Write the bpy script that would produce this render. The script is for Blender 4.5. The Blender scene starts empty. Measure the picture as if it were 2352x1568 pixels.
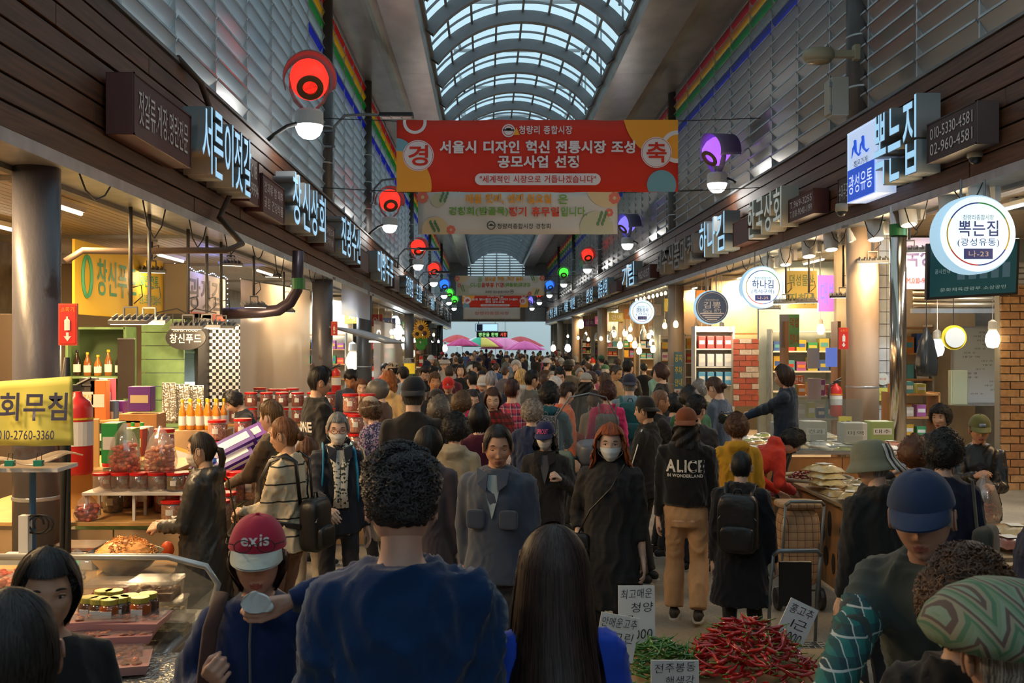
import bpy, math, random
import numpy as np
from mathutils import Vector, Matrix, Euler, noise
random.seed(7); R=random.Random(11)
C=bpy.context.scene.collection
sc=bpy.context.scene
PI=math.pi
# ---------------------------------------------------------------- camera
F=2352*35/36.0; CH=2.1; VX,VY=1118.0,790.0
cd=bpy.data.cameras.new('camera'); cam=bpy.data.objects.new('camera',cd); C.objects.link(cam)
cam.location=(0,0,CH); cam.rotation_euler=(PI/2,0,0)
cd.lens=35; cd.sensor_width=36; cd.shift_x=58/2352; cd.shift_y=6/2352; cd.clip_start=.05; cd.clip_end=400
cd.dof.use_dof=True; cd.dof.focus_distance=8.0; cd.dof.aperture_fstop=9.0
sc.camera=cam
# ---------------------------------------------------------------- world / exposure
w=bpy.data.worlds.new('world'); sc.world=w; w.use_nodes=True
wn=w.node_tree.nodes; wl=w.node_tree.links
bg=wn['Background']
tc=wn.new('ShaderNodeTexCoord'); nz=wn.new('ShaderNodeTexNoise'); nz.inputs['Scale'].default_value=2.2; nz.inputs['Detail'].default_value=5
cr=wn.new('ShaderNodeValToRGB'); cr.color_ramp.elements[0].position=.35; cr.color_ramp.elements[1].position=.7
cr.color_ramp.elements[0].color=(.40,.56,.64,1); cr.color_ramp.elements[1].color=(.66,.80,.84,1)
wl.new(tc.outputs['Generated'],nz.inputs['Vector']); wl.new(nz.outputs[0],cr.inputs[0]); wl.new(cr.outputs[0],bg.inputs[0])
bg.inputs[1].default_value=1.9
sc.view_settings.view_transform='Standard'; sc.view_settings.look='None'; sc.view_settings.gamma=1
sc.view_settings.use_curve_mapping=False; sc.view_settings.exposure=0.0
sc.cycles.use_denoising=True
sc.cycles.max_bounces=6; sc.cycles.diffuse_bounces=3; sc.cycles.glossy_bounces=3; sc.cycles.transparent_max_bounces=10; sc.cycles.transmission_bounces=4
sc.cycles.sample_clamp_indirect=4.0; sc.cycles.caustics_reflective=False; sc.cycles.caustics_refractive=False
def at(px,py,Y): return Vector(((px-VX)*Y/F, Y, CH-(py-VY)*Y/F))
def xat(px,Y): return (px-VX)*Y/F
def zat(py,Y): return CH-(py-VY)*Y/F
def lamp(name,loc,power,col=(1,.8,.55),rad=.06,typ='POINT',rot=None,size=None,spot=None):
    d=bpy.data.lights.new(name,typ); d.energy=power; d.color=col
    if typ=='AREA': d.shape='RECTANGLE'; d.size,d.size_y=size
    else: d.shadow_soft_size=rad
    if spot: d.spot_size=spot; d.spot_blend=.6
    o=bpy.data.objects.new(name,d); o.location=loc
    if rot: o.rotation_euler=rot
    C.objects.link(o); return o
# ---------------------------------------------------------------- materials
MATS={}
def mat(name,col=(.5,.5,.5),rough=.6,metal=0,emit=None,es=1,nvar=0,nscale=8,stretch=(1,1,1),bump=0,bscale=40,trans=0,spec=.5,coat=0,alpha=1,objcol=False,sheen=0,tex='Object'):
    if name in MATS: return MATS[name]
    m=bpy.data.materials.new(name); m.use_nodes=True; N=m.node_tree.nodes; L=m.node_tree.links
    b=N['Principled BSDF']; b.inputs['Base Color'].default_value=(*col,1); b.inputs['Roughness'].default_value=rough; b.inputs['Metallic'].default_value=metal
    b.inputs['Specular IOR Level'].default_value=spec; b.inputs['Coat Weight'].default_value=coat; b.inputs['Transmission Weight'].default_value=trans
    b.inputs['Alpha'].default_value=alpha; b.inputs['Sheen Weight'].default_value=sheen
    if emit: b.inputs['Emission Color'].default_value=(*emit,1); b.inputs['Emission Strength'].default_value=es
    src=None
    if objcol:
        oi=N.new('ShaderNodeObjectInfo'); src=oi.outputs['Color']; L.new(src,b.inputs['Base Color'])
    if nvar or bump:
        t=N.new('ShaderNodeTexCoord'); mp=N.new('ShaderNodeMapping'); mp.inputs['Scale'].default_value=stretch; L.new(t.outputs[tex],mp.inputs[0])
    if nvar:
        n=N.new('ShaderNodeTexNoise'); n.inputs['Scale'].default_value=nscale; n.inputs['Detail'].default_value=5; L.new(mp.outputs[0],n.inputs['Vector'])
        r=N.new('ShaderNodeMapRange'); r.inputs['From Min'].default_value=.3; r.inputs['From Max'].default_value=.7; r.inputs['To Min'].default_value=1-nvar; r.inputs['To Max'].default_value=1+nvar
        L.new(n.outputs[0],r.inputs['Value'])
        mx=N.new('ShaderNodeMix'); mx.data_type='RGBA'; mx.blend_type='MULTIPLY'; mx.inputs[0].default_value=1
        if src: L.new(src,mx.inputs[6])
        else: mx.inputs[6].default_value=(*col,1)
        L.new(r.outputs[0],mx.inputs[7]); L.new(mx.outputs[2],b.inputs['Base Color'])
    if bump:
        n2=N.new('ShaderNodeTexNoise'); n2.inputs['Scale'].default_value=bscale; n2.inputs['Detail'].default_value=3; L.new(mp.outputs[0],n2.inputs['Vector'])
        bp=N.new('ShaderNodeBump'); bp.inputs['Strength'].default_value=bump; bp.inputs['Distance'].default_value=.02; L.new(n2.outputs[0],bp.inputs['Height']); L.new(bp.outputs[0],b.inputs['Normal'])
    MATS[name]=m; return m
def nodes(m): return m.node_tree.nodes, m.node_tree.links, m.node_tree.nodes['Principled BSDF']
def sheet(name,tcol,dcol,mixt=.5,rough=.3,gl=.12):
    """thin see-through sheet: part lets light through, part scatters it, part mirrors it"""
    if name in MATS: return MATS[name]
    m=bpy.data.materials.new(name); m.use_nodes=True; N=m.node_tree.nodes; L=m.node_tree.links; N.clear()
    o=N.new('ShaderNodeOutputMaterial'); a=N.new('ShaderNodeBsdfTransparent'); a.inputs[0].default_value=(*tcol,1)
    t=N.new('ShaderNodeBsdfTranslucent'); t.inputs[0].default_value=(*dcol,1); d=N.new('ShaderNodeBsdfDiffuse'); d.inputs[0].default_value=(*dcol,1)
    g=N.new('ShaderNodeBsdfGlossy'); g.inputs[1].default_value=rough; g.inputs[0].default_value=(.9,.9,.9,1)
    m1=N.new('ShaderNodeMixShader'); m1.inputs[0].default_value=.4; L.new(t.outputs[0],m1.inputs[1]); L.new(d.outputs[0],m1.inputs[2])
    m2=N.new('ShaderNodeMixShader'); m2.inputs[0].default_value=mixt; L.new(m1.outputs[0],m2.inputs[1]); L.new(a.outputs[0],m2.inputs[2])
    m3=N.new('ShaderNodeMixShader'); m3.inputs[0].default_value=gl; L.new(m2.outputs[0],m3.inputs[1]); L.new(g.outputs[0],m3.inputs[2])
    L.new(m3.outputs[0],o.inputs[0]); MATS[name]=m; return m
def emi(name,col,s=1): return mat(name,(.02,.02,.02) if s>2 else tuple(c*.5 for c in col),rough=.5,emit=col,es=s)
# ---------------------------------------------------------------- geometry collector
class G:
    def __init__(s): s.v=[]; s.f=[]; s.m=[]; s.n=0; s.cur=0
    def add(s,vs,fs,M=None,m=None):
        if M is not None: vs=[M@Vector(v) for v in vs]
        s.v.extend([tuple(v) for v in vs]); n=s.n; s.f.extend([tuple(i+n for i in f) for f in fs]); s.m.extend([s.cur if m is None else m]*len(fs)); s.n+=len(vs); return s
    def box(s,c,d,rz=0,M=None,m=None,top=1):
        x,y,z=d[0]/2,d[1]/2,d[2]/2; t=top
        vs=[(-x,-y,-z),(x,-y,-z),(x,y,-z),(-x,y,-z),(-x*t,-y*t,z),(x*t,-y*t,z),(x*t,y*t,z),(-x*t,y*t,z)]
        T=Matrix.Translation(c)@Matrix.Rotation(rz,4,'Z')
        if M is not None: T=T@M if M.to_translation().length==0 else M@T
        return s.add(vs,[(0,3,2,1),(4,5,6,7),(0,1,5,4),(1,2,6,5),(2,3,7,6),(3,0,4,7)],T,m)
    def bb(s,x0,x1,y0,y1,z0,z1,m=None): return s.box(((x0+x1)/2,(y0+y1)/2,(z0+z1)/2),(abs(x1-x0),abs(y1-y0),abs(z1-z0)),m=m)
    def tube(s,pts,r,n=8,cap=True,m=None,flat=1,up=None):
        pts=[Vector(p) for p in pts]; rs=r if isinstance(r,(list,tuple)) else [r]*len(pts)
        vs=[];fs=[];pu=None
        for i,p in enumerate(pts):
            a=pts[max(0,i-1)]; b=pts[min(len(pts)-1,i+1)]; d=(b-a)
            d=d.normalized() if d.length>1e-9 else Vector((0,0,1))
            if pu is None:
                u=up and Vector(up) or (Vector((0,0,1)) if abs(d.z)<.9 else Vector((1,0,0)))
            else: u=pu
            sd=d.cross(u)
            if sd.length<1e-6: sd=d.cross(Vector((.3,.5,.8)))
            sd.normalize(); u=sd.cross(d).normalized(); pu=u
            for k in range(n):
                t=2*PI*k/n; vs.append(p+sd*math.cos(t)*rs[i]+u*math.sin(t)*rs[i]*flat)
        for i in range(len(pts)-1):
            for k in range(n): fs.append((i*n+k,i*n+(k+1)%n,(i+1)*n+(k+1)%n,(i+1)*n+k))
        if cap: fs.append(tuple(range(n-1,-1,-1))); fs.append(tuple((len(pts)-1)*n+k for k in range(n)))
        return s.add(vs,fs,None,m)
    def lathe(s,prof,n=16,M=None,m=None,sy=1):
        vs=[];fs=[];k=len(prof)
        for (r,z) in prof:
            for j in range(n): t=2*PI*j/n; vs.append((r*math.cos(t),r*sy*math.sin(t),z))
        for i in range(k-1):
            for j in range(n): fs.append((i*n+j,i*n+(j+1)%n,(i+1)*n+(j+1)%n,(i+1)*n+j))
        if prof[0][0]>1e-5: fs.append(tuple(range(n-1,-1,-1)))
        if prof[-1][0]>1e-5: fs.append(tuple((k-1)*n+j for j in range(n)))
        return s.add(vs,fs,M,m)
    def ball(s,c,r,n=12,k=8,M=None,m=None):
        r=(r,r,r) if not isinstance(r,(list,tuple)) else r
        vs=[(0,0,-1)]; fs=[]
        for i in range(1,k):
            a=-PI/2+PI*i/k
            for j in range(n): t=2*PI*j/n; vs.append((math.cos(a)*math.cos(t),math.cos(a)*math.sin(t),math.sin(a)))
        vs.append((0,0,1)); L=len(vs)-1
        for j in range(n): fs.append((0,1+(j+1)%n,1+j)); fs.append((L,L-n+j,L-n+(j+1)%n))
        for i in range(k-2):
            for j in range(n): a=1+i*n; fs.append((a+j,a+(j+1)%n,a+n+(j+1)%n,a+n+j))
        T=Matrix.Translation(c)@(M or Matrix())@Matrix.Diagonal((*r,1))
        return s.add(vs,fs,T,m)
    def grid(s,fn,nu,nv,m=None,closeu=False):
        vs=[fn(i/nu,j/nv) for j in range(nv+1) for i in range(nu+(0 if closeu else 1))]; w_=nu if closeu else nu+1; fs=[]
        for j in range(nv):
            for i in range(nu): a=j*w_+i; b=j*w_+(i+1)%w_; fs.append((a,b,b+w_,a+w_))
        return s.add(vs,fs,None,m)
    def build(s,name,mats,parent=None,smooth=False,loc=None,rot=None,kind=None,solid=0,bev=0,**p):
        me=bpy.data.meshes.new(name); me.from_pydata(s.v,[],s.f)
        if not isinstance(mats,(list,tuple)): mats=[mats]
        for q in mats: me.materials.append(q)
        if len(mats)>1: me.polygons.foreach_set('material_index',s.m)
        if smooth: me.polygons.foreach_set('use_smooth',[True]*len(me.polygons))
        o=bpy.data.objects.new(name,me); C.objects.link(o)
        if parent: o.parent=parent
        if loc is not None: o.location=loc
        if rot is not None: o.rotation_euler=rot
        if kind: o['kind']=kind
        if solid: q=o.modifiers.new('s','SOLIDIFY'); q.thickness=solid; q.offset=0
        if bev: q=o.modifiers.new('b','BEVEL'); q.width=bev; q.segments=2; q.limit_method='ANGLE'
        return o
def tag(o,label,cat,group=None):
    o['label']=label; o['category']=cat
    if group: o['group']=group
    return o
def root(name,loc,label=None,cat=None,group=None,rz=0,kind=None):
    o=bpy.data.objects.new(name,None); C.objects.link(o); o.location=loc; o.rotation_euler=(0,0,rz)
    if label: tag(o,label,cat,group)
    if kind: o['kind']=kind
    return o
def copy_tree(o,parent=None):
    c=o.copy(); C.objects.link(c)
    if parent: c.parent=parent
    for ch in list(o.children): copy_tree(ch,c)
    return c
def box(name,c,d,m,parent=None,rz=0,bev=0,kind=None,rot=None):
    return G().box((0,0,0),d).build(name,m,parent,loc=c,rot=rot or (0,0,rz),bev=bev,kind=kind)
ORD=['first','second','third','fourth','fifth','sixth','seventh','eighth','ninth','tenth','eleventh','twelfth','thirteenth','fourteenth','fifteenth','sixteenth','seventeenth','eighteenth','nineteenth','twentieth','twenty-first','twenty-second','twenty-third','twenty-fourth','twenty-fifth','twenty-sixth']
# ---------------------------------------------------------------- lettering
FONT=[None]
_tc={}
TS=bpy.data.scenes.new('workbench')      # objects are evaluated here, away from the big scene; removed at the end
def evalmesh(o):
    TS.collection.objects.link(o); TS.view_layers[0].update(); dg=TS.view_layers[0].depsgraph
    me=bpy.data.meshes.new_from_object(o.evaluated_get(dg)); TS.collection.objects.unlink(o); return me
CHARS="""!\"%&'()+,-./0123456789:?ABCDEFGHIJKLMNOPQRSTUVWXYZabcdefghijklmnopqrstuvwxyz가갈감강거건게겠견경계고골공곶과관광구국그근금급기김나남내네년념는니다대덕도동두드듭디란량로류른름리린림마매명모목무문물미믿박밤방봉부비뽁뽕사산삼상생서석선성세셋소송수슈스습시식신안양어업역염영오온요우운울월위유육으은을음의이인일입자장적전젓정제조종주즉지직진집째차참창천첫청체최추축침켓키통퍼포푸품픈하한합해햇혁현협홍화환회휴희"""
def glyphs(ext,off):
    """all letters evaluated at once, one per line, then taken apart"""
    k=(ext>0,off)
    if k in _tc: return _tc[k]
    c=bpy.data.curves.new('t','FONT'); c.body='\n'.join(CHARS); c.size=1; c.extrude=1 if ext else 0; c.offset=off; c.align_x='LEFT'; c.resolution_u=3; c.space_line=3.0
    o=bpy.data.objects.new('t',c); me=evalmesh(o); bpy.data.objects.remove(o); bpy.data.curves.remove(c)
    n=len(me.vertices); v=np.empty(n*3); me.vertices.foreach_get('co',v); v=v.reshape(-1,3); p=len(me.polygons); lt=np.empty(p,int); me.polygons.foreach_get('loop_total',lt); lv=np.empty(len(me.loops),int); me.loops.foreach_get('vertex_index',lv); bpy.data.meshes.remove(me)
    ln=np.round((.33-v[:,1])/3.0).astype(int); st=np.concatenate([[0],np.cumsum(lt)]); fl=ln[lv[st[:-1]]]; out={}
    for i,ch in enumerate(CHARS):
        vi=np.where(ln==i)[0]
        if len(vi)==0: continue
        mp=np.full(n,-1); mp[vi]=np.arange(len(vi)); fi=np.where(fl==i)[0]; vv=v[vi].copy(); vv[:,1]+=3.0*i
        fs=[mp[lv[st[f]:st[f+1]]] for f in fi]; adv=.95 if ord(ch)>0x3000 else vv[:,0].max()+.05
        out[ch]=(vv,fs,adv)
    _tc[k]=out; return out
def text(s,M,w,h,m,parent=None,ext=0,off=0,name='lettering',italic=0,mats=None,sp=1,keep=False,line=1.0,align='CENTER'):
    """fit the word s into a w x h box; M places it (x along the line, y up, z towards the reader)"""
    gl=glyphs(ext,round(off*200)/200); vs=[];fs=[];n=0;x=0
    for ch in s:
        if ch not in gl: x+=.35; continue
        vv,ff,adv=gl[ch]; q=vv.copy(); q[:,0]+=x; vs.append(q); fs+= [f+n for f in ff]; n+=len(q); x+=adv*sp
    if not vs: return None
    a=np.vstack(vs); mn=a.min(0); mxx=a.max(0); d=np.maximum(mxx-mn,1e-6); a[:,:2]-=((mn+mxx)/2)[:2]
    fx=w/d[0]; fy=h/d[1]
    if keep: fx=fy=min(fx,fy)
    a[:,0]*=fx; a[:,1]*=fy; 
    a[:,2]*=ext
    M=np.array(M); a=a@M[:3,:3].T+M[:3,3]
    lt=np.array([len(f) for f in fs]); lv=np.concatenate(fs); me=bpy.data.meshes.new(name); me.vertices.add(len(a)); me.vertices.foreach_set('co',a.ravel()); me.loops.add(len(lv)); me.loops.foreach_set('vertex_index',lv)
    me.polygons.add(len(lt)); me.polygons.foreach_set('loop_start',np.concatenate([[0],np.cumsum(lt)[:-1]])); me.polygons.foreach_set('loop_total',lt); me.update(calc_edges=True)
    for q in (mats or [m]): me.materials.append(q)
    o=bpy.data.objects.new(name,me); C.objects.link(o)
    if parent: o.parent=parent
    return o
def frame(origin,xd,yd,zd=None):
    x=Vector(xd).normalized(); y=Vector(yd).normalized(); z=x.cross(y) if zd is None else Vector(zd)
    return Matrix(((x.x,y.x,z.x,origin[0]),(x.y,y.y,z.y,origin[1]),(x.z,y.z,z.z,origin[2]),(0,0,0,1)))
# ================================================================ the market hall
XL,XR=-3.0,4.95            # faces of the two timber fascias
ZLB,ZLT=3.44,4.82          # left fascia bottom / top
ZRB,ZRT=3.80,5.12
ZS=8.95; YN,YF=-9.0,84.0   # soffit height, near and far end
M_floor=mat('floor_paving',(.30,.25,.185),.55,nvar=.35,nscale=1.1,bump=.25,bscale=60)
N_,L_,B_=nodes(M_floor)    # speckled aggregate
_t=N_.new('ShaderNodeTexCoord'); _v=N_.new('ShaderNodeTexVoronoi'); _v.inputs['Scale'].default_value=55; L_.new(_t.outputs['Object'],_v.inputs['Vector'])
_r=N_.new('ShaderNodeMapRange'); _r.inputs['From Max'].default_value=.6; _r.inputs['To Min'].default_value=.75; _r.inputs['To Max'].default_value=1.15; L_.new(_v.outputs['Distance'],_r.inputs[0])
_m=N_.new('ShaderNodeMix'); _m.data_type='RGBA'; _m.blend_type='MULTIPLY'; _m.inputs[0].default_value=1
_src=B_.inputs['Base Color'].links[0].from_socket; L_.new(_src,_m.inputs[6]); L_.new(_r.outputs[0],_m.inputs[7]); L_.new(_m.outputs[2],B_.inputs['Base Color'])
M_plank=mat('stained_timber',(.088,.036,.017),.5,nvar=.5,nscale=3.2,stretch=(3,.35,9),bump=.2,bscale=30)
M_plank2=mat('stained_timber_red',(.105,.040,.018),.5,nvar=.45,nscale=4,stretch=(3,.5,9),bump=.2,bscale=30)
M_dark=mat('dark_void',(.015,.014,.013),.8)
M_steel=mat('grey_painted_steel',(.16,.165,.17),.45,nvar=.15,nscale=5,bump=.05)
M_rib=mat('roof_rib_paint',(.17,.18,.19),.5,nvar=.12,nscale=4)
M_col=mat('column_paint',(.065,.06,.057),.42,nvar=.3,nscale=3.5,stretch=(1,1,.5),bump=.12,bscale=20)
M_colw=mat('column_beige',(.55,.40,.28),.45,nvar=.16,nscale=3,stretch=(1,1,.35),bump=.1,bscale=15)
M_alu=mat('aluminium',(.48,.50,.51),.35,metal=.7,nvar=.15,nscale=6)
M_gut=mat('gutter_steel',(.42,.40,.37),.30,metal=.55,nvar=.2,nscale=2.2,stretch=(1,.5,1),bump=.15,bscale=3)
M_soff=mat('soffit_panel',(.30,.29,.27),.4,metal=.2,nvar=.12,nscale=3)
M_ceil=mat('shop_ceiling_panel',(.52,.44,.33),.38,nvar=.12,nscale=4,stretch=(1,.3,1),bump=.05)
M_glaze=sheet('roof_glazing',(.72,.82,.86),(.75,.80,.82),.72,.2,.05)
M_louv=sheet('louvre_glass',(.62,.68,.72),(.62,.66,.68),.34,.22,.14)
M_louvr=sheet('louvre_glass_right',(.40,.40,.40),(.42,.41,.40),.2,.22,.2)
LC={'r':sheet('louvre_red',(.7,.02,.02),(.75,.03,.03),.4,.2,.1),'y':sheet('louvre_yellow',(.8,.62,.02),(.85,.65,.03),.4,.2,.1),
    'g':sheet('louvre_green',(.01,.4,.1),(.02,.5,.15),.4,.2,.1),'b':sheet('louvre_blue',(.02,.06,.6),(.02,.09,.75),.4,.2,.1)}
# floor
G().bb(-12,14,YN,YF+30,-.2,0).build('floor',M_floor,kind='structure')
# fascias: planks one by one
def fascia(side,x,zb,zt,rows):
    s=-1 if side=='left' else 1
    r_=root('trim_1' if s<0 else 'trim_2',(x,0,0),kind='structure')
    G().bb(s*.03,s*.30,YN,YF,zb+.01,zt-.01).build('backing_board',M_dark,r_,kind='structure')
    h=(zt-zb)/rows; mesh={}
    for j in range(rows):
        L=6.4; y=YN+(1.9*j)%L-L
        while y<YF:
            y0=max(y,YN); y1=min(y+L,YF)
            if y1-y0>.2 and y0<62:
                if y1>56: y1=YF
                g=G(); t=.032+.006*((j*7+int(y))%3); g.bb(-s*t+s*.03,s*.03,y0+.004,y1-.004,zb+j*h+.009,zb+(j+1)*h-.009)
                g.build('plank',M_plank if (j+int(y/L))%2 else M_plank2,r_,bev=.006)
                if y1==YF: break
            y+=L
    G().bb(-s*.035,s*.33,YN,YF,zt,zt+.035).build('capping',M_steel,r_)
    G().bb(-s*.02,s*.5,YN,YF,zb-.09,zb).build('gutter_channel',M_alu,r_)
    G().bb(s*.32,s*.40,YN,YF,zb-.13,zb+.25).build('rear_angle',M_steel,r_)
fascia('left',XL,ZLB,ZLT,8); fascia('right',XR,ZRB,ZRT,7)
# canopies over the shops, with ribbed lining strips
def canopy(side,x0,x1,z):
    s=1 if x1>x0 else -1
    r_=root('ceiling' if s<0 else 'ceiling_right',(0,0,0),kind='structure')
    G().bb(x0,x1,YN,YF,z+.06,z+.16).build('canopy_slab',M_dark,r_)
    n=int(abs(x1-x0)/.1); n_=0
    # strips run along the hall; near strips single, the far ones joined
    far=G()
    for i in range(n):
        a=x0+s*(i*.1+.006); b=x0+s*(i*.1+.094)
        G().bb(a,b,4,26,z,z+.05).build('ceiling_strip',M_ceil,r_); far.bb(a,b,26.01,YF,z,z+.05)
    far.build('far_strips',M_ceil,r_,kind='stuff')
    for k in range(5):
        y=8+k*4.4; G().bb(x0,x1,y,y+.05,z-.045,z-.002).build('joint_cover',M_alu,r_)
canopy('left',-3.4,-6.4,ZLB+.02); canopy('right',5.35,9.0,ZRB+.02)
# outer walls behind the shops
G().bb(-6.7,-6.4,YN,YF,0,4.0).build('wall_left',mat('left_back_wall',(.24,.21,.17),.7,nvar=.2),kind='structure')
G().bb(9.0,9.3,YN,YF,0,9).build('wall_right',mat('right_back_wall',(.20,.18,.16),.7,nvar=.2),kind='structure')  # unseen upper part added to block daylight behind the right louvres
G().bb(-6.7,9.3,YN-.3,YN,0,7).build('wall_back',mat('rear_wall',(.25,.24,.23),.7,nvar=.2),kind='structure')  # unseen end wall added to keep sky light out from behind
G().bb(5.6,9.0,YN,YF,ZRB+.3,ZRB+.4).build('wall_right_canopy_roof',M_dark,kind='structure')
# louvred glass side walls
def louvres(side,x,zb,y0):
    s=-1 if side=='left' else 1; gm=M_louv if s<0 else M_louvr
    r_=root('window_1' if s<0 else 'window_2',(x,0,0),kind='structure')
    zt=ZS; n=17; p=(zt-zb-.06)/n; W=1.5
    g=G(); g.bb(-s*.02,s*.05,-9,YF,zb,zb+.05); g.bb(-s*.02,s*.05,-9,YF,zt-.06,zt); g.build('window_rail',M_alu,r_)
    nb=0; y=y0-12
    def slat(g,y,j):
        z=zb+.06+j*p; a=-s*.075; b=s*.055      # top edge leans in over the street, bottom edge sits back
        q=[(b,y+.03,z),(b,y+W-.03,z),(a,y+W-.03,z+p*1.12),(a,y+.03,z+p*1.12)]; t=s*.008
        g.add(q+[(v[0]+t,v[1],v[2]+.006) for v in q],[(0,1,2,3),(7,6,5,4),(0,4,5,1),(1,5,6,2),(2,6,7,3),(3,7,4,0)])
    far=G(); fc={k:G() for k in 'rygb'}; me={}
    while y<YF:
        near=y0-1<=y<y0+15*W-.1
        g=G(); g.bb(-s*.055,s*.05,y-.016,y+.016,zb,zt)
        if y>y0-2 and y<60: g.build('mullion',M_alu,r_)
        else: far.bb(-s*.07,s*.05,y-.016,y+.016,zb,zt,)
        ci={n-2:'r',n-3:'y',n-4:'g',n-6:'b'}
        for j in range(n):
            c=ci.get(j); c=c if (c and y>(11 if s>0 else 17)) else None
            if near and (zb+(j+1)*p-CH)/max(y,.1)*F<860:
                q=G(); slat(q,0,j); k=j
                if k not in me: me[k]=None
                ms=LC[c] if c else gm
                o=q.build('louvre_slat',ms,r_); o.location=(0,y,0)
                e=G(); z=zb+.06+j*p; e.bb(-s*.070,-s*.083,.03,W-.03,z+p*1.12-.014,z+p*1.12+.012); e.build('slat_edge',M_alu,o)
            else:
                slat(fc[c] if c else far,y,j)
        y+=W
    far.build('far_slats',gm,r_,kind='stuff')
    for c in fc:
        if fc[c].n: fc[c].build('far_coloured_slats',LC[c],r_,kind='stuff')
louvres('left',XL-.2,ZLT+.04,7.06); louvres('right',XR+.2,ZRT+.04,7.3)
# soffit and rounded gutters either side of the vault
VX0,VX1=-1.33,3.02; ZV=8.9
def gutter(name,s,xw,xv):
    pr=[(xw,ZS+.02),(xw-s*.0,ZS)]
    x1=xw-s*.82
    prof=[(xw,ZS),(x1,ZS),(x1,ZS-.02)]
    n=8
    for i in range(n+1):
        a=PI/2*i/n; prof.append((x1-s*.42*math.sin(a)*1.0 ,ZS-.02-.30*(1-math.cos(a))))
    prof+= [(xv+s*.03,ZS-.34),(xv+s*.03,ZV-.42+.05),(xv,ZV-.30),(xv,ZV+.10)]
    ys=[YN]+[i*6.0 for i in range(0,15)]+[YF]
    r_=root(name,(0,0,0),kind='structure')
    for i in range(len(ys)-1):
        g=G(); vs=[];k=len(prof)
        for y in (ys[i]+.006,ys[i+1]-.006):
            for (x,z) in prof: vs.append((x,y,z))
        fs=[(j,j+1,k+j+1,k+j) for j in range(k-1)]
        g.add(vs,fs); g.build('gutter_section',M_gut,r_,smooth=False,solid=.02)
gutter('ceiling_gutter_left',-1,XL-.32,VX0); gutter('ceiling_gutter_right',1,XR+.32,VX1)
# barrel vault: ribs, glazing panels, purlins
cx=(VX0+VX1)/2; hw=(VX1-VX0)/2; sag=1.05; rad=(hw*hw+sag*sag)/(2*sag); zc=ZV+sag-rad; amax=math.asin(hw/rad)
def arc(a,r=rad): return (cx+r*math.sin(a),zc+r*math.cos(a))
vr=root('ceiling_vault',(0,0,0),kind='structure')
def archmesh(w_,d,r0=rad,n=22):
    g=G(); vs=[];
    for i in range(n+1):
        a=-amax*1.02+2.04*amax*i/n
        for (rr,yy) in ((r0,-w_/2),(r0,w_/2),(r0-d,w_/2),(r0-d,-w_/2)):
            x,z=arc(a,rr); vs.append((x,yy,z))
    fs=[]
    for i in range(n):
        for k in range(4): fs.append((i*4+k,i*4+(k+1)%4,i*4+4+(k+1)%4,i*4+4+k))
    g.add(vs,fs); return g
rib=None; thin=None
RS=2.18; y=21.3-RS*13; k=0
g=G(); NP=8
while y<YF:
    if rib is None: rib=archmesh(.2,.27).build('rib',M_rib,vr); thin=archmesh(.028,.05).build('glazing_bar',M_rib,vr); o,o2=rib,thin
    else: o=rib.copy(); C.objects.link(o); o2=thin.copy(); C.objects.link(o2)
    o.location.y=y; o2.location.y=y+RS/3
    o3=thin.copy(); C.objects.link(o3); o3.location.y=y+2*RS/3; k+=1; y+=RS
yend=y-RS
for i in range(NP+1):
    a=-amax+2*amax*i/NP; x,z=arc(a,rad-.03)
    if i in(0,NP): G().bb(x-.06,x+.06,YN,yend,z-.05,z+.06).build('edge_beam',M_rib,vr)
    else: G().bb(x-.025,x+.025,YN,yend,z-.03,z+.03).build('purlin',M_rib,vr)
pan=None
y=21.3-RS*13
while y<yend-.1:
    for i in range(NP//2):
        a0=-amax+4*amax*i/NP; a1=-amax+4*amax*(i+1)/NP
        q=G(); 
        vs=[];n=4
        for e in range(n+1):
            x,z=arc(a0+(a1-a0)*e/n,rad+.02); vs+= [(x,y+.02,z),(x,y+RS-.02,z)]
        q.add(vs,[(2*e,2*e+2,2*e+3,2*e+1) for e in range(n)]); q.build('glazing_panel',M_glaze,vr,smooth=True)
    y+=RS
# upper outer truss seen through the glazing
g=G()
for yy in range(0,80,4):
    g.tube([(VX0+.4,yy,ZV+1.45),(VX1-.4,yy,ZV+1.45)],.05,6); g.tube([(VX1-.7,yy,ZV+.2),(VX1-.1,yy+2.2,ZV+1.4)],.04,6); g.tube([(VX0+.7,yy,ZV+.3),(VX0+.5,yy+2.2,ZV+1.4)],.04,6)
    g.tube([(VX1-.35,yy,ZV+.0),(VX1-.35,yy,ZV+1.5)],.03,6); g.tube([(VX1-.15,yy+1,ZV-.1),(VX1-.15,yy+1,ZV+1.3)],.025,6)
g.build('outer_truss',M_rib,vr)
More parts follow.
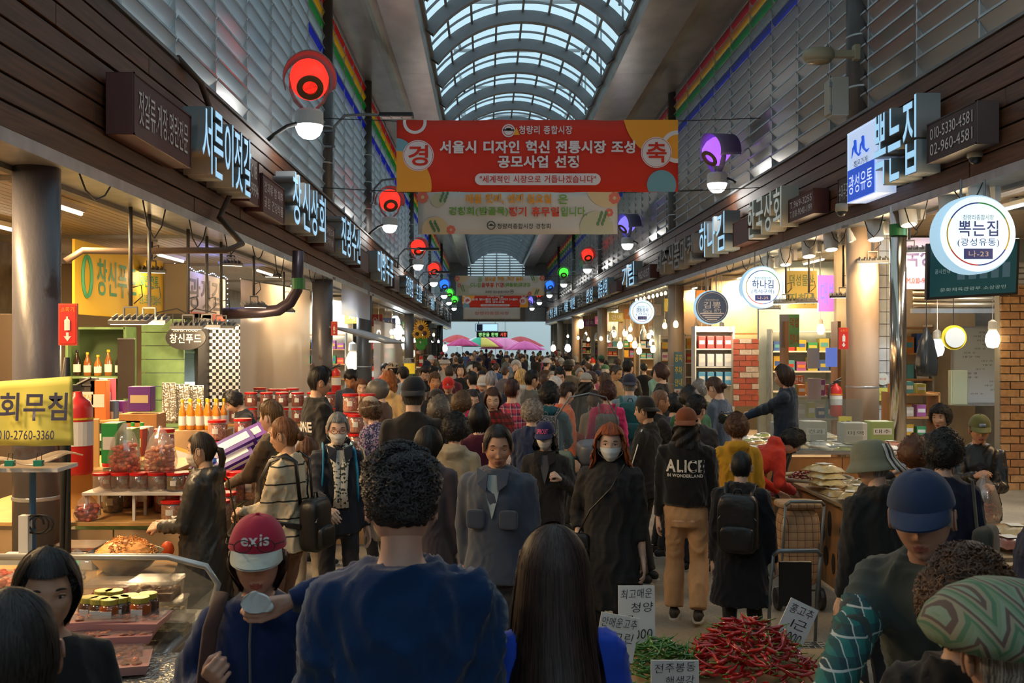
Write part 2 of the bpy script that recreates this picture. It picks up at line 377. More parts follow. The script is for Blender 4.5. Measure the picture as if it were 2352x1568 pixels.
# walkway rails on the right edge of the vault
# columns through the canopies
def column(x,y,r,ztop,m,mu,lab,zc_):
    o=root('column',(x,y,0),kind='structure')
    g=G(); g.lathe([(r,0),(r,zc_)],28); g.build('shaft',m,o,smooth=True)
    g=G(); g.lathe([(r*1.28,zc_-.06),(r*1.28,zc_-.02)],28); g.build('collar',M_steel,o)
    g=G(); g.lathe([(r,zc_),(r,ztop)],28); g.build('upper_shaft',mu,o,smooth=True)
    for k,z in enumerate((1.0,1.5,5.6,6.3,7.0)):
        G().lathe([(r+.004,z),(r+.006,z+.005),(r+.006,z+.022),(r+.004,z+.027)],28).build('strap_band',M_alu,o)
    return o
M_coldk=mat('column_bluegrey',(.085,.085,.105),.38,nvar=.35,nscale=3,stretch=(1,1,.4),bump=.12)
N_,L_,B_=nodes(M_coldk)
_t=N_.new('ShaderNodeTexCoord'); _n=N_.new('ShaderNodeTexNoise'); _n.inputs['Scale'].default_value=3.5; _n.inputs['Detail'].default_value=8; L_.new(_t.outputs['Object'],_n.inputs['Vector'])
_r=N_.new('ShaderNodeMapRange'); _r.inputs['From Min'].default_value=.60; _r.inputs['From Max'].default_value=.66; L_.new(_n.outputs[0],_r.inputs[0])
_m=N_.new('ShaderNodeMix'); _m.data_type='RGBA'; L_.new(_r.outputs[0],_m.inputs[0]); L_.new(B_.inputs['Base Color'].links[0].from_socket,_m.inputs[6]); _m.inputs[7].default_value=(.05,.03,.025,1); L_.new(_m.outputs[2],B_.inputs['Base Color'])
column(-3.2,7.08,.16,3.5,M_coldk,M_coldk,'',3.42)
for y in (19.4,26.0,41,54,68): column(-3.2,y,.2,ZS,M_coldk if y<22 else M_col,M_col,'',3.42)
for y in (13.7,27.2,44.5,58,70): column(5.17,y,.215,ZS,M_colw,M_col,'',3.75)
for y in (19.8,): pass
# far gable with its slatted screen, lower beam and the open end
gr=root('wall_front',(0,YF,0),kind='structure')
for k in range(26):
    z=CH+3.2+k*.22; G().bb(-1.6,3.2,-.1,.02,z,z+.17).build('slat',mat('gable_slat',(.30,.34,.36),.5,nvar=.1),gr)
for k in range(5): G().bb(-1.4+k*1.1,-1.32+k*1.1,-.2,-.12,CH+3.1,CH+8.5).build('post',M_rib,gr)
G().bb(-9,-1.6,-.1,.1,CH+1.9,13).build('side_panel',M_steel,gr); G().bb(3.2,12,-.1,.1,CH+1.9,13).build('side_panel',M_steel,gr)
G().bb(-9,-4.2,-.1,.1,0,CH+1.9).build('side_panel',M_steel,gr); G().bb(5.4,12,-.1,.1,0,CH+1.9).build('side_panel',M_steel,gr)
G().bb(-20,22,YF+30,YF+31,0,7).build('wall_street_end',mat('street_render',(.62,.66,.68),.7),kind='structure')
G().bb(-1.6,3.2,-.5,.3,CH+1.9,CH+3.1).build('beam',mat('brown_beam',(.10,.07,.05),.6),gr)
# ================================================================ people
class A:   # numpy mesh piece
    def __init__(s,v,lt,lv,mi): s.v=v; s.lt=lt; s.lv=lv; s.mi=mi
    @staticmethod
    def G(g): 
        return A(np.array(g.v,float).reshape(-1,3),np.array([len(f) for f in g.f],int),np.array([i for f in g.f for i in f],int),np.array(g.m,int))
    @staticmethod
    def M(me):
        n=len(me.vertices); v=np.empty(n*3); me.vertices.foreach_get('co',v); p=len(me.polygons); lt=np.empty(p,int); me.polygons.foreach_get('loop_total',lt)
        lv=np.empty(len(me.loops),int); me.loops.foreach_get('vertex_index',lv); mi=np.zeros(p,int); return A(v.reshape(-1,3),lt,lv,mi)
    def x(s,M,mi=None):
        M=np.array(M); v=s.v@M[:3,:3].T+M[:3,3]; lv=s.lv
        if np.linalg.det(M[:3,:3])<0:
            lv=lv.copy(); o=np.concatenate([[0],np.cumsum(s.lt)])
            if (s.lt==4).all(): lv=lv.reshape(-1,4)[:,::-1].ravel()
            else: lv=np.concatenate([lv[o[i]:o[i+1]][::-1] for i in range(len(s.lt))])
        return A(v,s.lt,lv,s.mi if mi is None else np.full(len(s.lt),mi))
def join(ps):
    n=0; lv=[]
    for p in ps: lv.append(p.lv+n); n+=len(p.v)
    return A(np.vstack([p.v for p in ps]),np.concatenate([p.lt for p in ps]),np.concatenate(lv),np.concatenate([p.mi for p in ps]))
def a_obj(a,name,mats,parent=None,smooth=True,col=None):
    me=bpy.data.meshes.new(name); me.vertices.add(len(a.v)); me.vertices.foreach_set('co',a.v.ravel()); me.loops.add(len(a.lv)); me.loops.foreach_set('vertex_index',a.lv)
    me.polygons.add(len(a.lt)); st=np.concatenate([[0],np.cumsum(a.lt)[:-1]]); me.polygons.foreach_set('loop_start',st); me.polygons.foreach_set('loop_total',a.lt)
    if not isinstance(mats,(list,tuple)): mats=[mats]
    for q in mats: me.materials.append(q)
    me.polygons.foreach_set('material_index',np.minimum(a.mi,len(mats)-1)); me.polygons.foreach_set('use_smooth',np.full(len(a.lt),smooth)); me.update(calc_edges=True); me.validate()
    o=bpy.data.objects.new(name,me); C.objects.link(o)
    if parent: o.parent=parent
    if col: o.color=(*col,1)
    return o
_tmpo=[None]
def remesh(g,vox,it=3,fac=.5):
    me=bpy.data.meshes.new('tmp'); me.from_pydata(g.v,[],g.f)
    o=bpy.data.objects.new('tmp',me)
    q=o.modifiers.new('r','REMESH'); q.mode='VOXEL'; q.voxel_size=vox
    if it: q=o.modifiers.new('s','SMOOTH'); q.iterations=it; q.factor=fac
    m2=evalmesh(o); a=A.M(m2); bpy.data.meshes.remove(m2)
    bpy.data.objects.remove(o); bpy.data.meshes.remove(me); return a
def normals(a):
    n=np.zeros_like(a.v)
    if (a.lt==4).all():
        f=a.lv.reshape(-1,4); fn=np.cross(a.v[f[:,2]]-a.v[f[:,0]],a.v[f[:,3]]-a.v[f[:,1]])
        for k in range(4): np.add.at(n,f[:,k],fn)
    l=np.linalg.norm(n,axis=1); l[l<1e-9]=1; return n/l[:,None]
def folds(a,amp,seed=0,k=26,dirz=.35):
    rs=np.random.RandomState(seed); p=a.v; w_=p+.05*np.sin(p[:,[1,2,0]]*9+rs.rand(3)*6)+.02*np.sin(p[:,[2,0,1]]*23+rs.rand(3)*6); h=0
    for i in range(5):
        d=rs.randn(3)*[1,1,dirz]; d/=np.linalg.norm(d); ph=(w_@d)*k*(1+.5*i)+rs.rand()*6; m=.5+.5*np.sin((p@rs.randn(3))*7+rs.rand()*6); h=h+(1-np.abs(np.sin(ph)))**2*m/(1+.45*i)
    a.v=a.v+normals(a)*((h-.6)*amp)[:,None]; return a
def gs(x,z,x0,z0,sx,sz): return math.exp(-((x-x0)/sx)**2-((z-z0)/sz)**2)
def g2(x,z,x0,z0,sx,sz): return gs(x,z,x0,z0,sx,sz)+gs(x,z,-x0,z0,sx,sz)
HW,HDF,HDB,HH=.075,.094,.100,.118
def hbase(az,el,t=0):
    dx,dy,dz=math.sin(az)*math.cos(el),math.cos(az)*math.cos(el),math.sin(el)
    hd=HDF if dy>0 else HDB; x=dx*(HW+t); y=dy*(hd+t); z=dz*(HH+t)
    if z<0:
        q=min(1,-z/.118); x*=1-.34*q*q; 
        if y<0: y*=1-.42*q
        else: y=y*(1-.10*q)+.010*q*(1-abs(dx))
    if y>0: y*=1-.06*(dx*dx)
    return [x,y,z]
def hface(az,el,fem=0,age=0):
    x,y,z=hbase(az,el)
    if math.cos(az)>0:
        m=min(1,math.cos(az)*1.6); k=1-.25*fem; f=0
        f+=.009*k*gs(x,z,0,0,.009,.5)*max(0,min(1,(.024-z)/.05))*(1 if z>-.036 else math.exp(-((z+.036)/.008)**2))
        f+=.0085*k*gs(x,z,0,-.030,.009,.010)+.005*g2(x,z,.0125,-.035,.0055,.006)-.004*gs(x,z,0,-.050,.02,.006)
        f-=.010*g2(x,z,.031,.009,.017,.012); f+=.0045*(1-.5*fem)*g2(x,z,.030,.031,.022,.008)
        f+=(.005+.001*age)*g2(x,z,.044,-.022,.018,.018)-.004*age*g2(x,z,.030,-.052,.006,.016)-.005*age*g2(x,z,.045,-.055,.014,.018)
        f+=.006*gs(x,z,0,-.061,.019,.0048)+.0065*gs(x,z,0,-.073,.0165,.0055)-.0045*gs(x,z,0,-.067,.024,.0020)
        f-=.003*gs(x,z,0,-.083,.02,.005); f+=.007*gs(x,z,0,-.100,.019,.012)
        y+=f*m
    return (x,y,z)
_hc={}
def head_geo(fem=0,age=0,lod=1,eyes='open'):
    k=(fem,age,lod,eyes)
    if k in _hc: return _hc[k]
    nu,nv=(56,64) if lod>1 else ((36,36) if lod==1 else (16,14)); g=G()
    vs=[];fs=[];mi=[]
    for j in range(nv+1):
        e=-PI/2+PI*j/nv; el=e*.999
        for i in range(nu):
            t=-PI+2*PI*i/nu; az=t-.5*math.sin(t); vs.append(hface(az,el,fem,age))
    for j in range(nv):
        for i in range(nu):
            f=(j*nu+i,j*nu+(i+1)%nu,(j+1)*nu+(i+1)%nu,(j+1)*nu+i); c=[sum(vs[q][d] for q in f)/4 for d in range(3)]
            fs.append(f[::-1]); lip=c[1]>.05 and (c[0]/(.021 if lod else .026))**2+((c[2]+.067)/.0105)**2<1
            mi.append(3 if lip else 0)
    g.add(vs,fs); g.m=mi
    for s in (-1,1):
        ex=s*.031; ys=hface(math.atan2(ex/HW,1/1.05*math.sqrt(max(0,1-(ex/HW)**2))*1.0),math.asin(.009/HH),fem,age)[1]
        n1=(12,8) if lod>1 else (8,5)
        g.ball((ex,ys-.0048,.009),(.0135,.0085,.0052),*n1,m=0 if eyes=='down' else 1)
        if lod:
            if eyes!='down': g.ball((ex,ys+.0014,.0085),(.0056,.0030,.0050),10,6,m=2)
            zt=.0142 if eyes!='down' else .0045; dz=-.004 if eyes!='down' else .004
            pts=[(ex+s*(-.0155+.031*q),ys+.0035-(.0075*(2*q-1)**2),zt+dz*(2*q-1)**2*1.3+(.001 if eyes!='down' else 0)) for q in [i/6 for i in range(7)]]
            g.tube(pts,.0019,5,m=2)
            if eyes!='down': g.tube([(p[0],p[1]+.0010,p[2]+.0040) for p in pts],.0032,5,m=0)
            g.tube([(ex+s*(-.015+.034*q),ys+.0125-(.011*q*q),.0305+.005*math.sin(q*PI)) for q in [i/5 for i in range(6)]],[.002,.0034,.0036,.0032,.0026,.001],5,m=4,flat=.9)
        g.ball((s*(HW+.004),-.004,-.004),(.009,.018,.031),10,8,M=Matrix.Rotation(.15*s,4,'Z')@Matrix.Rotation(-.2,4,'X'),m=0)
        if lod>1: g.tube([(s*(HW+.012),-.004+.016*math.cos(a),-.002+.028*math.sin(a)) for a in [i*PI/8-1.2 for i in range(12)]],.0035,6,m=0)
    a=A.G(g); _hc[k]=a; return a
def sm(a,b,x): t=max(0,min(1,(x-a)/(b-a))); return t*t*(3-2*t)
def hair_surface(style,seed=0):
    """returns S(az,s): point for azimuth az (0 is the face side) and s 0 crown .. 1 ends"""
    D=math.radians
    def S(az,s,out=0):
        aa=abs(math.degrees(az)); c=style
        if c in('short','crop','fade'):
            eh=34-3*math.cos(az*3) if aa<46 else 34-36*sm(46,66,aa)+17*sm(70,80,aa)-(38 if c!='fade' else 30)*sm(104,124,aa)
            e_=90-(90-eh)*s; t=(.022 if c=='short' else .009 if c=='crop' else .022); th=(.004 if c!='short' else .007)+t*sm(2,48,e_)
            if c=='fade': th+=.013*sm(-24,6,e_)+noise.noise(Vector(hbase(az,D(e_),0))*50)*.013*sm(-20,10,e_)
            el=90-(90-eh)*s
            p=hbase(az,D(el),th*(1-.6*s**6)+out); 
            if c=='short' and aa<60: p[2]+=.006*(1-s); p[1]+=.004
        elif c=='part':   # older man: combed to one side, high forehead
            eh=44 if aa<40 else 44-46*sm(40,66,aa)+17*sm(70,80,aa)-38*sm(104,124,aa); el=90-(90-eh)*s
            p=hbase(az,D(el),.018*(.5+.5*sm(-25,45,el))*(1-.5*s**6)+out)
        elif c in('perm','afro','puff'):
            t={'perm':.030,'afro':.038,'puff':.034}[c]; eh=26 if aa<45 else 26-48*sm(45,75,aa)-14*sm(100,140,aa); el=90-(90-eh)*s
            n=noise.noise(Vector(hbase(az,D(el),0))*38+Vector((seed*3.1,0,0)))*.011+noise.noise(Vector(hbase(az,D(el),0))*90)*.006
            p=hbase(az,D(el),(t+n)*(1-.55*s**8)+out)
        elif c in('bob','long','mid','straight','wavy'):
            L={'bob':-.105,'mid':-.17,'long':-.50,'straight':-.25,'wavy':-.19}[c]; t={'bob':.020,'mid':.022,'long':.026,'straight':.018,'wavy':.028}[c]
            fr=36; 
            if aa<48: el=90-(90-fr)*s; p=hbase(az,D(el),t*(.6+.4*(1-s))+out)
            else:
                k=sm(48,70,aa); zl=.07*(1-k)+L*k+( .05 if c=='bob' else .07)*(1-sm(58,120,aa))*(1 if aa>58 else 1)*k
                q=s
                if q<.45: el=90-(90-(fr*(1-k)+0*k))*q/.45; p=hbase(az,D(el),t*(.7+.3*math.cos(D(el)))+out)
                else:
                    el=fr*(1-k); b=hbase(az,D(el),t+out); u=(q-.45)/.55; z=b[2]+(zl-b[2])*u
                    fl={'bob':-.12,'mid':.06,'long':.55,'straight':0,'wavy':.25}[c]; sc_=1+fl*u-(.25*u*u if c=='bob' else 0)
                    wv=(.010*math.sin(z*70+az*5+seed) if c in('wavy','mid') else .004*math.sin(az*17+seed)*(u)) 
                    p=[b[0]*sc_+wv*math.sin(az),b[1]*(sc_ if b[1]<0 else 1-.2*u)+wv*math.cos(az)-(.05*sm(.25,.6,u) if c=='long' else 0),z]
        elif c in('pony','bun','updo'):
            eh=38 if aa<48 else 38-38*sm(48,66,aa)+15*sm(70,80,aa)-40*sm(104,128,aa); el=90-(90-eh)*s; p=hbase(az,D(el),.014*(.6+.4*(1-s))+out)
        else: p=hbase(az,D(90-60*s),.01+out)
        return p
    return S
_hr={}
def hair_geo(style,lod=1,seed=0,strands=None,bare=False):
    k=(style,lod,seed,strands,bare)
    if k in _hr: return _hr[k]
    S=hair_surface(style,seed); g=G(); nu,nv=(60,26) if lod>1 else ((36,16) if lod==1 else (16,8)); s0=.42 if bare else 0
    rr=random.Random(seed+5); vs=[];fs=[]
    rough=.003 if style in('short','crop','part','fade','updo','bun') else .002
    for j in range(nv+1):
        for i in range(nu):
            az=-PI+2*PI*i/nu; p=S(az,s0+(1-s0)*j/nv); p[0]+=rr.gauss(0,rough*.4); p[1]+=rr.gauss(0,rough*.4); p[2]+=rr.gauss(0,rough*.5); vs.append(p)
    for j in range(nv):
        for i in range(nu): fs.append((j*nu+i,(j+1)*nu+i,(j+1)*nu+(i+1)%nu,j*nu+(i+1)%nu))
    # inner return so the shell has body
    n0=len(vs)
    for i in range(nu): p=vs[nv*nu+i]; vs.append([p[0]*.86,p[1]*.86,p[2]+.004])
    for i in range(nu): fs.append((nv*nu+i,n0+i,n0+(i+1)%nu,nv*nu+(i+1)%nu))
    g.add(vs,fs)
    if style=='pony': g.tube([(0,-.098,.01),(0,-.135,-.005),(0,-.145,-.06),(.005,-.13,-.13),(0,-.12,-.18)],[.016,.026,.026,.02,.006],10)
    if style in('bun','updo'): g.ball((0,-.118,-.012 if style=='bun' else .02),(.034,.030,.034),12,8)
    ns=strands if strands is not None else {0:0,1:260,2:1600}[lod]
    curly=style in('perm','afro','puff','fade')
    for q in range(ns):
        az=rr.uniform(-PI,PI); 
        if curly and True:
            s=rr.uniform(max(s0,.03),.99 if style!='fade' else .90); c=Vector(S(az,s,.001)); d=c.normalized(); u=d.cross(Vector((rr.gauss(0,1),rr.gauss(0,1),rr.gauss(0,1)))).normalized(); w_=d.cross(u); r=rr.uniform(.005,.010); w2=.0013 if lod>1 else .002
            pts=[]; n=7 if lod>1 else 5; tot=rr.uniform(3.5,6)
            for e in range(n): a=tot*e/(n-1); pts.append(c+u*math.cos(a)*r+w_*math.sin(a)*r+d*(.009*math.sin(a*.7)+.002))
        else:
            a0=rr.uniform(s0,.7); a1=min(1.0,a0+rr.uniform(.2,.6)); n=7 if style in('long','wavy','mid') else 5; w2=(.0011 if lod>1 else .002); pts=[]; da=rr.gauss(0,.05); o1=rr.uniform(0,.004); o2=rr.uniform(-.002,.009 if style in('short','wavy','mid','fade') else .005)
            if rr.random()<.4: a1=1.0
            for e in range(n): t=e/(n-1); pts.append(Vector(S(max(-PI,min(PI,az+da*t*t)),a0+(a1-a0)*t,.001+o1*(1-t)+o2*t)))
            if a1==1.0 and not curly: pts.append(pts[-1]+(pts[-1]-pts[-2])*.35+Vector((rr.gauss(0,.002),rr.gauss(0,.002),-.002)))
        vs=[];fs=[]; m=len(pts)
        for e in range(m):
            d=(pts[min(m-1,e+1)]-pts[max(0,e-1)]); nn=pts[e].normalized(); sd=d.cross(nn); sd=sd.normalized() if sd.length>1e-9 else Vector((1,0,0)); ww=w2*(1 if e<m-1 else .3); vs+= [pts[e]-sd*ww,pts[e]+sd*ww]
        g.add(vs,[(2*e,2*e+1,2*e+3,2*e+2) for e in range(m-1)])
    a=A.G(g); _hr[k]=a; return a
def hat_geo(kind):
    k=('hat',kind)
    if k in _hr: return _hr[k]
    g=G(); D=math.radians; t=.020; out=[]
    if kind in('cap','cap_low','flat'):
        vs=[];nu=40;nv=12
        for j in range(nv+1):
            for i in range(nu):
                az=-PI+2*PI*i/nu; e0=20-6*math.cos(az)*0; el=90-(90-18-(-8 if abs(az)>2 else 0)*0)*j/nv; p=hbase(az,D(el),t+.006*math.sin(j/nv*PI)+.0015*abs(math.cos(az*3))); p[2]+=.004; vs.append(p)
        fs=[(j*nu+i,(j+1)*nu+i,(j+1)*nu+(i+1)%nu,j*nu+(i+1)%nu) for j in range(nv) for i in range(nu)]
        g.add(vs,fs); g.ball((0,0,.146),(.008,.008,.005),8,5)
        def fn(u,v):
            az=D(-58+116*u); p=hbase(az,D(18),t+.001); ext=.075*(math.sin(u*PI)**.6); x=p[0]*(1+.05*v); y=p[1]+ext*v; return (x,y,p[2]+.006-.012*v-.022*v*v*.6-.30*abs(x)**1.6*v)
        b=G(); b.grid(fn,16,6); b.grid(lambda u,v:(fn(1-u,v)[0],fn(1-u,v)[1],fn(1-u,v)[2]-.005),16,6)
        out=[A.G(g),A.G(b)]
    elif kind=='bucket':
        prof=[(.001,.152),(.05,.148),(.078,.13),(.094,.09),(.100,.045),(.103,.028),(.118,.004),(.136,-.024),(.134,-.028),(.114,-.002),(.099,.022)]
        g.lathe(prof[::-1],36,sy=1.18); out=[A.G(g)]
    elif kind=='newsboy':
        prof=[(.001,.165),(.06,.160),(.11,.135),(.150,.095),(.165,.06),(.150,.035),(.105,.022)]
        g.lathe(prof[::-1],36,sy=1.2)
        b=G(); 
        def fn(u,v):
            az=D(-60+120*u); p=hbase(az,D(14),.024); ext=.07*math.sin(u*PI)**.6; return (p[0]*(1+.1*v),p[1]+.04*v+ext*v,p[2]+.008-.03*v*v-.3*abs(p[0])**1.6*v)
        b.grid(fn,14,5); b.grid(lambda u,v:(fn(1-u,v)[0],fn(1-u,v)[1],fn(1-u,v)[2]-.006),14,5); out=[A.G(g),A.G(b)]
    elif kind=='helmet':
        g.ball((0,-.005,.03),(.128,.148,.135),28,18); a=A.G(g); out=[a]
    elif kind=='knit':
        vs=[];nu=40;nv=14
        for j in range(nv+1):
            for i in range(nu): az=-PI+2*PI*i/nu; p=hbase(az,D(90-72*j/nv),.03+.003*math.sin(i*2.5)*math.cos(j*2.1)); vs.append(p)
        g.add(vs,[(j*nu+i,(j+1)*nu+i,(j+1)*nu+(i+1)%nu,j*nu+(i+1)%nu) for j in range(nv) for i in range(nu)]); g.tube([hbase(-PI+2*PI*i/24,D(16),.026) for i in range(25)],.012,8,cap=False); out=[A.G(g)]
    _hr[k]=out; return out
def mask_geo():
    g=G(); D=math.radians
    def fn(u,v):
        az=D(-66+132*u); el=D(-62+56*v); p=hbase(az,el,.007); c=math.cos(az); ridge=.016*max(0,c)**2*math.sin(v*PI)**.7; return (p[0]*(1-.05*v),p[1]+ridge+.005*c*(1-v)+ .0022*math.sin(v*PI*6),p[2]+.003)
    g.grid(fn,20,14)
    for s in (-1,1):
        for q in (-20,-50): p=hbase(D(64*s),D(q),.008); g.tube([p,(s*.080,.02,p[2]*.6-.0),(s*.083,-.006,-.02+.03*(q==-20))],.0012,4)
    return A.G(g)
def glasses_geo():
    g=G()
    for s in (-1,1):
        g.tube([(s*.031+.023*math.cos(a),.096+.002*math.cos(a*1),.007+.017*math.sin(a)) for a in [i*2*PI/16 for i in range(17)]],.0016,5,cap=False)
        g.tube([(s*.054,.094,.012),(s*.078,.07,.012),(s*.083,-.005,.008)],.0015,5)
    g.tube([(-.009,.098,.01),(0,.101,.013),(.009,.098,.01)],.0015,5); return A.G(g)
_hd={}
def hand_geo(pose='relaxed',lod=1):
    """right hand, wrist at origin, fingers along -z, palm towards -x, thumb towards +y"""
    k=(pose,lod)
    if k in _hd: return _hd[k]
    g=G(); n=7
    cur={'relaxed':(.25,.45,.35),'grip':(1.0,1.35,.9),'flat':(.05,.1,.05),'hold':(.6,.8,.5)}[pose]
    for i,(y,L,r,dz) in enumerate(((.030,.070,.0088,0),(.010,.078,.0092,.004),(-.010,.072,.0086,.001),(-.029,.057,.0076,-.007))):
        b=Vector((0,y,-.086-dz)); g.tube([(0,y*.45,.0),(.002,y*.8,-.04),b],[.015,.0145,.0115],n); sp=y*.9
        ang=0; p=b; pts=[b]; L3=(.46,.30,.24); j=1+.07*(i-1)
        for q in range(3):
            ang+=cur[q]*j; d=Vector((-math.sin(ang),sp*.6*max(0,math.cos(ang)),-math.cos(ang))); p=p+d*L*L3[q]; pts.append(p)
        g.tube(pts,[r,r*.95,r*.86,r*.72],n); g.ball(pts[-1],r*.74,8,6)
        for q in pts[:3]: g.ball(q,r*1.02,8,6)
    tc_={'relaxed':.5,'grip':1.3,'flat':.1,'hold':.9}[pose]
    t=[Vector((-.002,.014,-.012)),Vector((-.012,.036,-.040)),Vector((-.012-.016*tc_,.050-.006*tc_,-.066)),Vector((-.012-.034*tc_,.052-.016*tc_,-.090+.008*tc_))]
    g.tube(t,[.016,.0125,.0102,.0082],n); g.ball(t[-1],.0084,8,6); g.ball(t[1],.0125,8,6); g.ball(t[2],.0105,8,6)
    g.tube([(0,0,.03),(0,0,-.02)],[.024,.026],10,flat=.75)
    a=remesh(g,.0042 if lod>1 else .0065,2); _hd[k]=a; return a
# --- garments and bodies
def ik(a,b,l1,l2,pole):
    a=Vector(a);b=Vector(b);d=b-a; L=min(d.length,(l1+l2)*.999); d.normalize(); x=(l1*l1-l2*l2+L*L)/(2*L); h=math.sqrt(max(0,l1*l1-x*x)); p=Vector(pole); p=(p-d*p.dot(d)); p=p.normalized() if p.length>1e-6 else Vector((0,-1,0)); return a+d*x+p*h, a+d*L
TOPS={ # z,hw,hd,yoff
 'tee':[(.80,.172,.134,0),(.88,.168,.130,0),(.97,.152,.116,0),(1.06,.145,.110,0),(1.18,.150,.115,.004),(1.29,.158,.117,.004),(1.36,.155,.100,0),(1.405,.125,.080,-.004),(1.44,.082,.064,-.010)],
 'jacket':[(.79,.185,.142,0),(.88,.180,.138,0),(1.0,.160,.124,0),(1.15,.160,.124,.004),(1.28,.165,.124,.003),(1.36,.160,.108,0),(1.41,.130,.090,-.005),(1.455,.086,.078,-.010)],
 'crop':[(.93,.150,.118,0),(.95,.172,.134,0),(1.08,.172,.134,0),(1.2,.170,.130,.004),(1.3,.168,.126,.003),(1.365,.160,.108,0),(1.41,.130,.092,-.005),(1.465,.084,.076,-.010)],
 'coat':[(.50,.220,.17,0),(.66,.205,.158,0),(.84,.186,.145,0),(1.0,.165,.130,0),(1.15,.162,.126,.004),(1.28,.165,.126,.003),(1.36,.160,.108,0),(1.41,.130,.090,-.005),(1.455,.086,.078,-.010)]}
M_skin=mat('skin',objcol=True,rough=.48,nvar=.08,nscale=14,bump=.05,bscale=220); nodes(M_skin)[2].inputs['Subsurface Weight'].default_value=0
M_eyew=mat('eye_white',(.62,.58,.54),.25); M_iris=mat('iris_dark',(.012,.008,.006),.3); M_lip=mat('lips',(.33,.10,.085),.4); M_brow=mat('brow_hair',(.02,.015,.012),.7)
M_hair=mat('hair',objcol=True,rough=.50,nvar=.25,nscale=40,stretch=(1,1,.3),spec=.4)
N,L,b=nodes(M_hair); ge=N.new('ShaderNodeNewGeometry'); mr=N.new('ShaderNodeMapRange'); mr.inputs['To Min'].default_value=.45; mr.inputs['To Max'].default_value=2.6; L.new(ge.outputs['Random Per Island'],mr.inputs[0]); mx=N.new('ShaderNodeMix'); mx.data_type='RGBA'; mx.blend_type='MULTIPLY'; mx.inputs[0].default_value=1; L.new(b.inputs['Base Color'].links[0].from_socket,mx.inputs[6]); L.new(mr.outputs[0],mx.inputs[7]); L.new(mx.outputs[2],b.inputs['Base Color'])
M_cloth=mat('cloth',objcol=True,rough=.82,nvar=.10,nscale=9,bump=.28,bscale=9,sheen=.15,spec=.3)
M_shiny=mat('shell_fabric',objcol=True,rough=.42,nvar=.08,nscale=8,bump=.35,bscale=11)
M_knit=mat('knit',objcol=True,rough=.9,nvar=.15,nscale=120,bump=.5,bscale=160,sheen=.3)
M_rubber=mat('shoe_rubber',objcol=True,rough=.6)
def plaid(name,c0,c1,c2,sc_=14,w_=.3):
    if name in MATS: return MATS[name]
    m=mat(name,c0,.85); N,L,b=nodes(m); t=N.new('ShaderNodeTexCoord'); sep=N.new('ShaderNodeSeparateXYZ'); L.new(t.outputs['Object'],sep.inputs[0])
    def band(sock,s,th):
        a=N.new('ShaderNodeMath'); a.operation='MULTIPLY'; a.inputs[1].default_value=s; L.new(sock,a.inputs[0]); f=N.new('ShaderNodeMath'); f.operation='FRACT'; L.new(a.outputs[0],f.inputs[0]); q=N.new('ShaderNodeMath'); q.operation='LESS_THAN'; q.inputs[1].default_value=th; L.new(f.outputs[0],q.inputs[0]); return q.outputs[0]
    ad=N.new('ShaderNodeMath'); ad.operation='ADD'; L.new(sep.outputs[0],ad.inputs[0]); L.new(sep.outputs[1],ad.inputs[1])
    cur=None
    for (so,s,th,c) in ((ad.outputs[0],sc_,w_,c1),(sep.outputs[2],sc_,w_,c1),(ad.outputs[0],sc_,.07,c2),(sep.outputs[2],sc_,.07,c2)):
        x=N.new('ShaderNodeMix'); x.data_type='RGBA'; f=band(so,s,th); h=N.new('ShaderNodeMath'); h.operation='MULTIPLY'; h.inputs[1].default_value=.6 if c is c1 else .85; L.new(f,h.inputs[0]); L.new(h.outputs[0],x.inputs[0])
        if cur: L.new(cur,x.inputs[6])
        else: x.inputs[6].default_value=(*c0,1)
        x.inputs[7].default_value=(*c,1); cur=x.outputs[2]
    L.new(cur,b.inputs['Base Color']); return m
def stripes(name,c0,c1,freq,th,axis=2,off=0,objcol=False,zz=0):
    if name in MATS: return MATS[name]
    m=mat(name,c0,.85,bump=.3,bscale=12); N,L,b=nodes(m); t=N.new('ShaderNodeTexCoord'); sep=N.new('ShaderNodeSeparateXYZ'); L.new(t.outputs['Object'],sep.inputs[0]); a=N.new('ShaderNodeMath'); a.operation='MULTIPLY_ADD'; a.inputs[1].default_value=freq; a.inputs[2].default_value=off; L.new(sep.outputs[axis],a.inputs[0]); src=a.outputs[0]
    if zz:
        w1=N.new('ShaderNodeMath'); w1.operation='PINGPONG'; w1.inputs[1].default_value=.03; L.new(sep.outputs[0],w1.inputs[0]); w2=N.new('ShaderNodeMath'); w2.operation='MULTIPLY_ADD'; w2.inputs[1].default_value=zz; L.new(w1.outputs[0],w2.inputs[0]); L.new(src,w2.inputs[2]); src=w2.outputs[0]
    f=N.new('ShaderNodeMath'); f.operation='FRACT'; L.new(src,f.inputs[0])
    if isinstance(c1,list):
        r=N.new('ShaderNodeValToRGB'); r.color_ramp.interpolation='CONSTANT'; 
        for i,c in enumerate(c1):
            e=r.color_ramp.elements[i] if i<2 else r.color_ramp.elements.new(i/len(c1)); e.position=i/len(c1); e.color=(*c,1)
        L.new(f.outputs[0],r.inputs[0]); L.new(r.outputs[0],b.inputs['Base Color'])
    else:
        q=N.new('ShaderNodeMath'); q.operation='LESS_THAN'; q.inputs[1].default_value=th; L.new(f.outputs[0],q.inputs[0]); x=N.new('ShaderNodeMix'); x.data_type='RGBA'; L.new(q.outputs[0],x.inputs[0]); x.inputs[6].default_value=(*c0,1); x.inputs[7].default_value=(*c1,1); L.new(x.outputs[2],b.inputs['Base Color'])
    return m
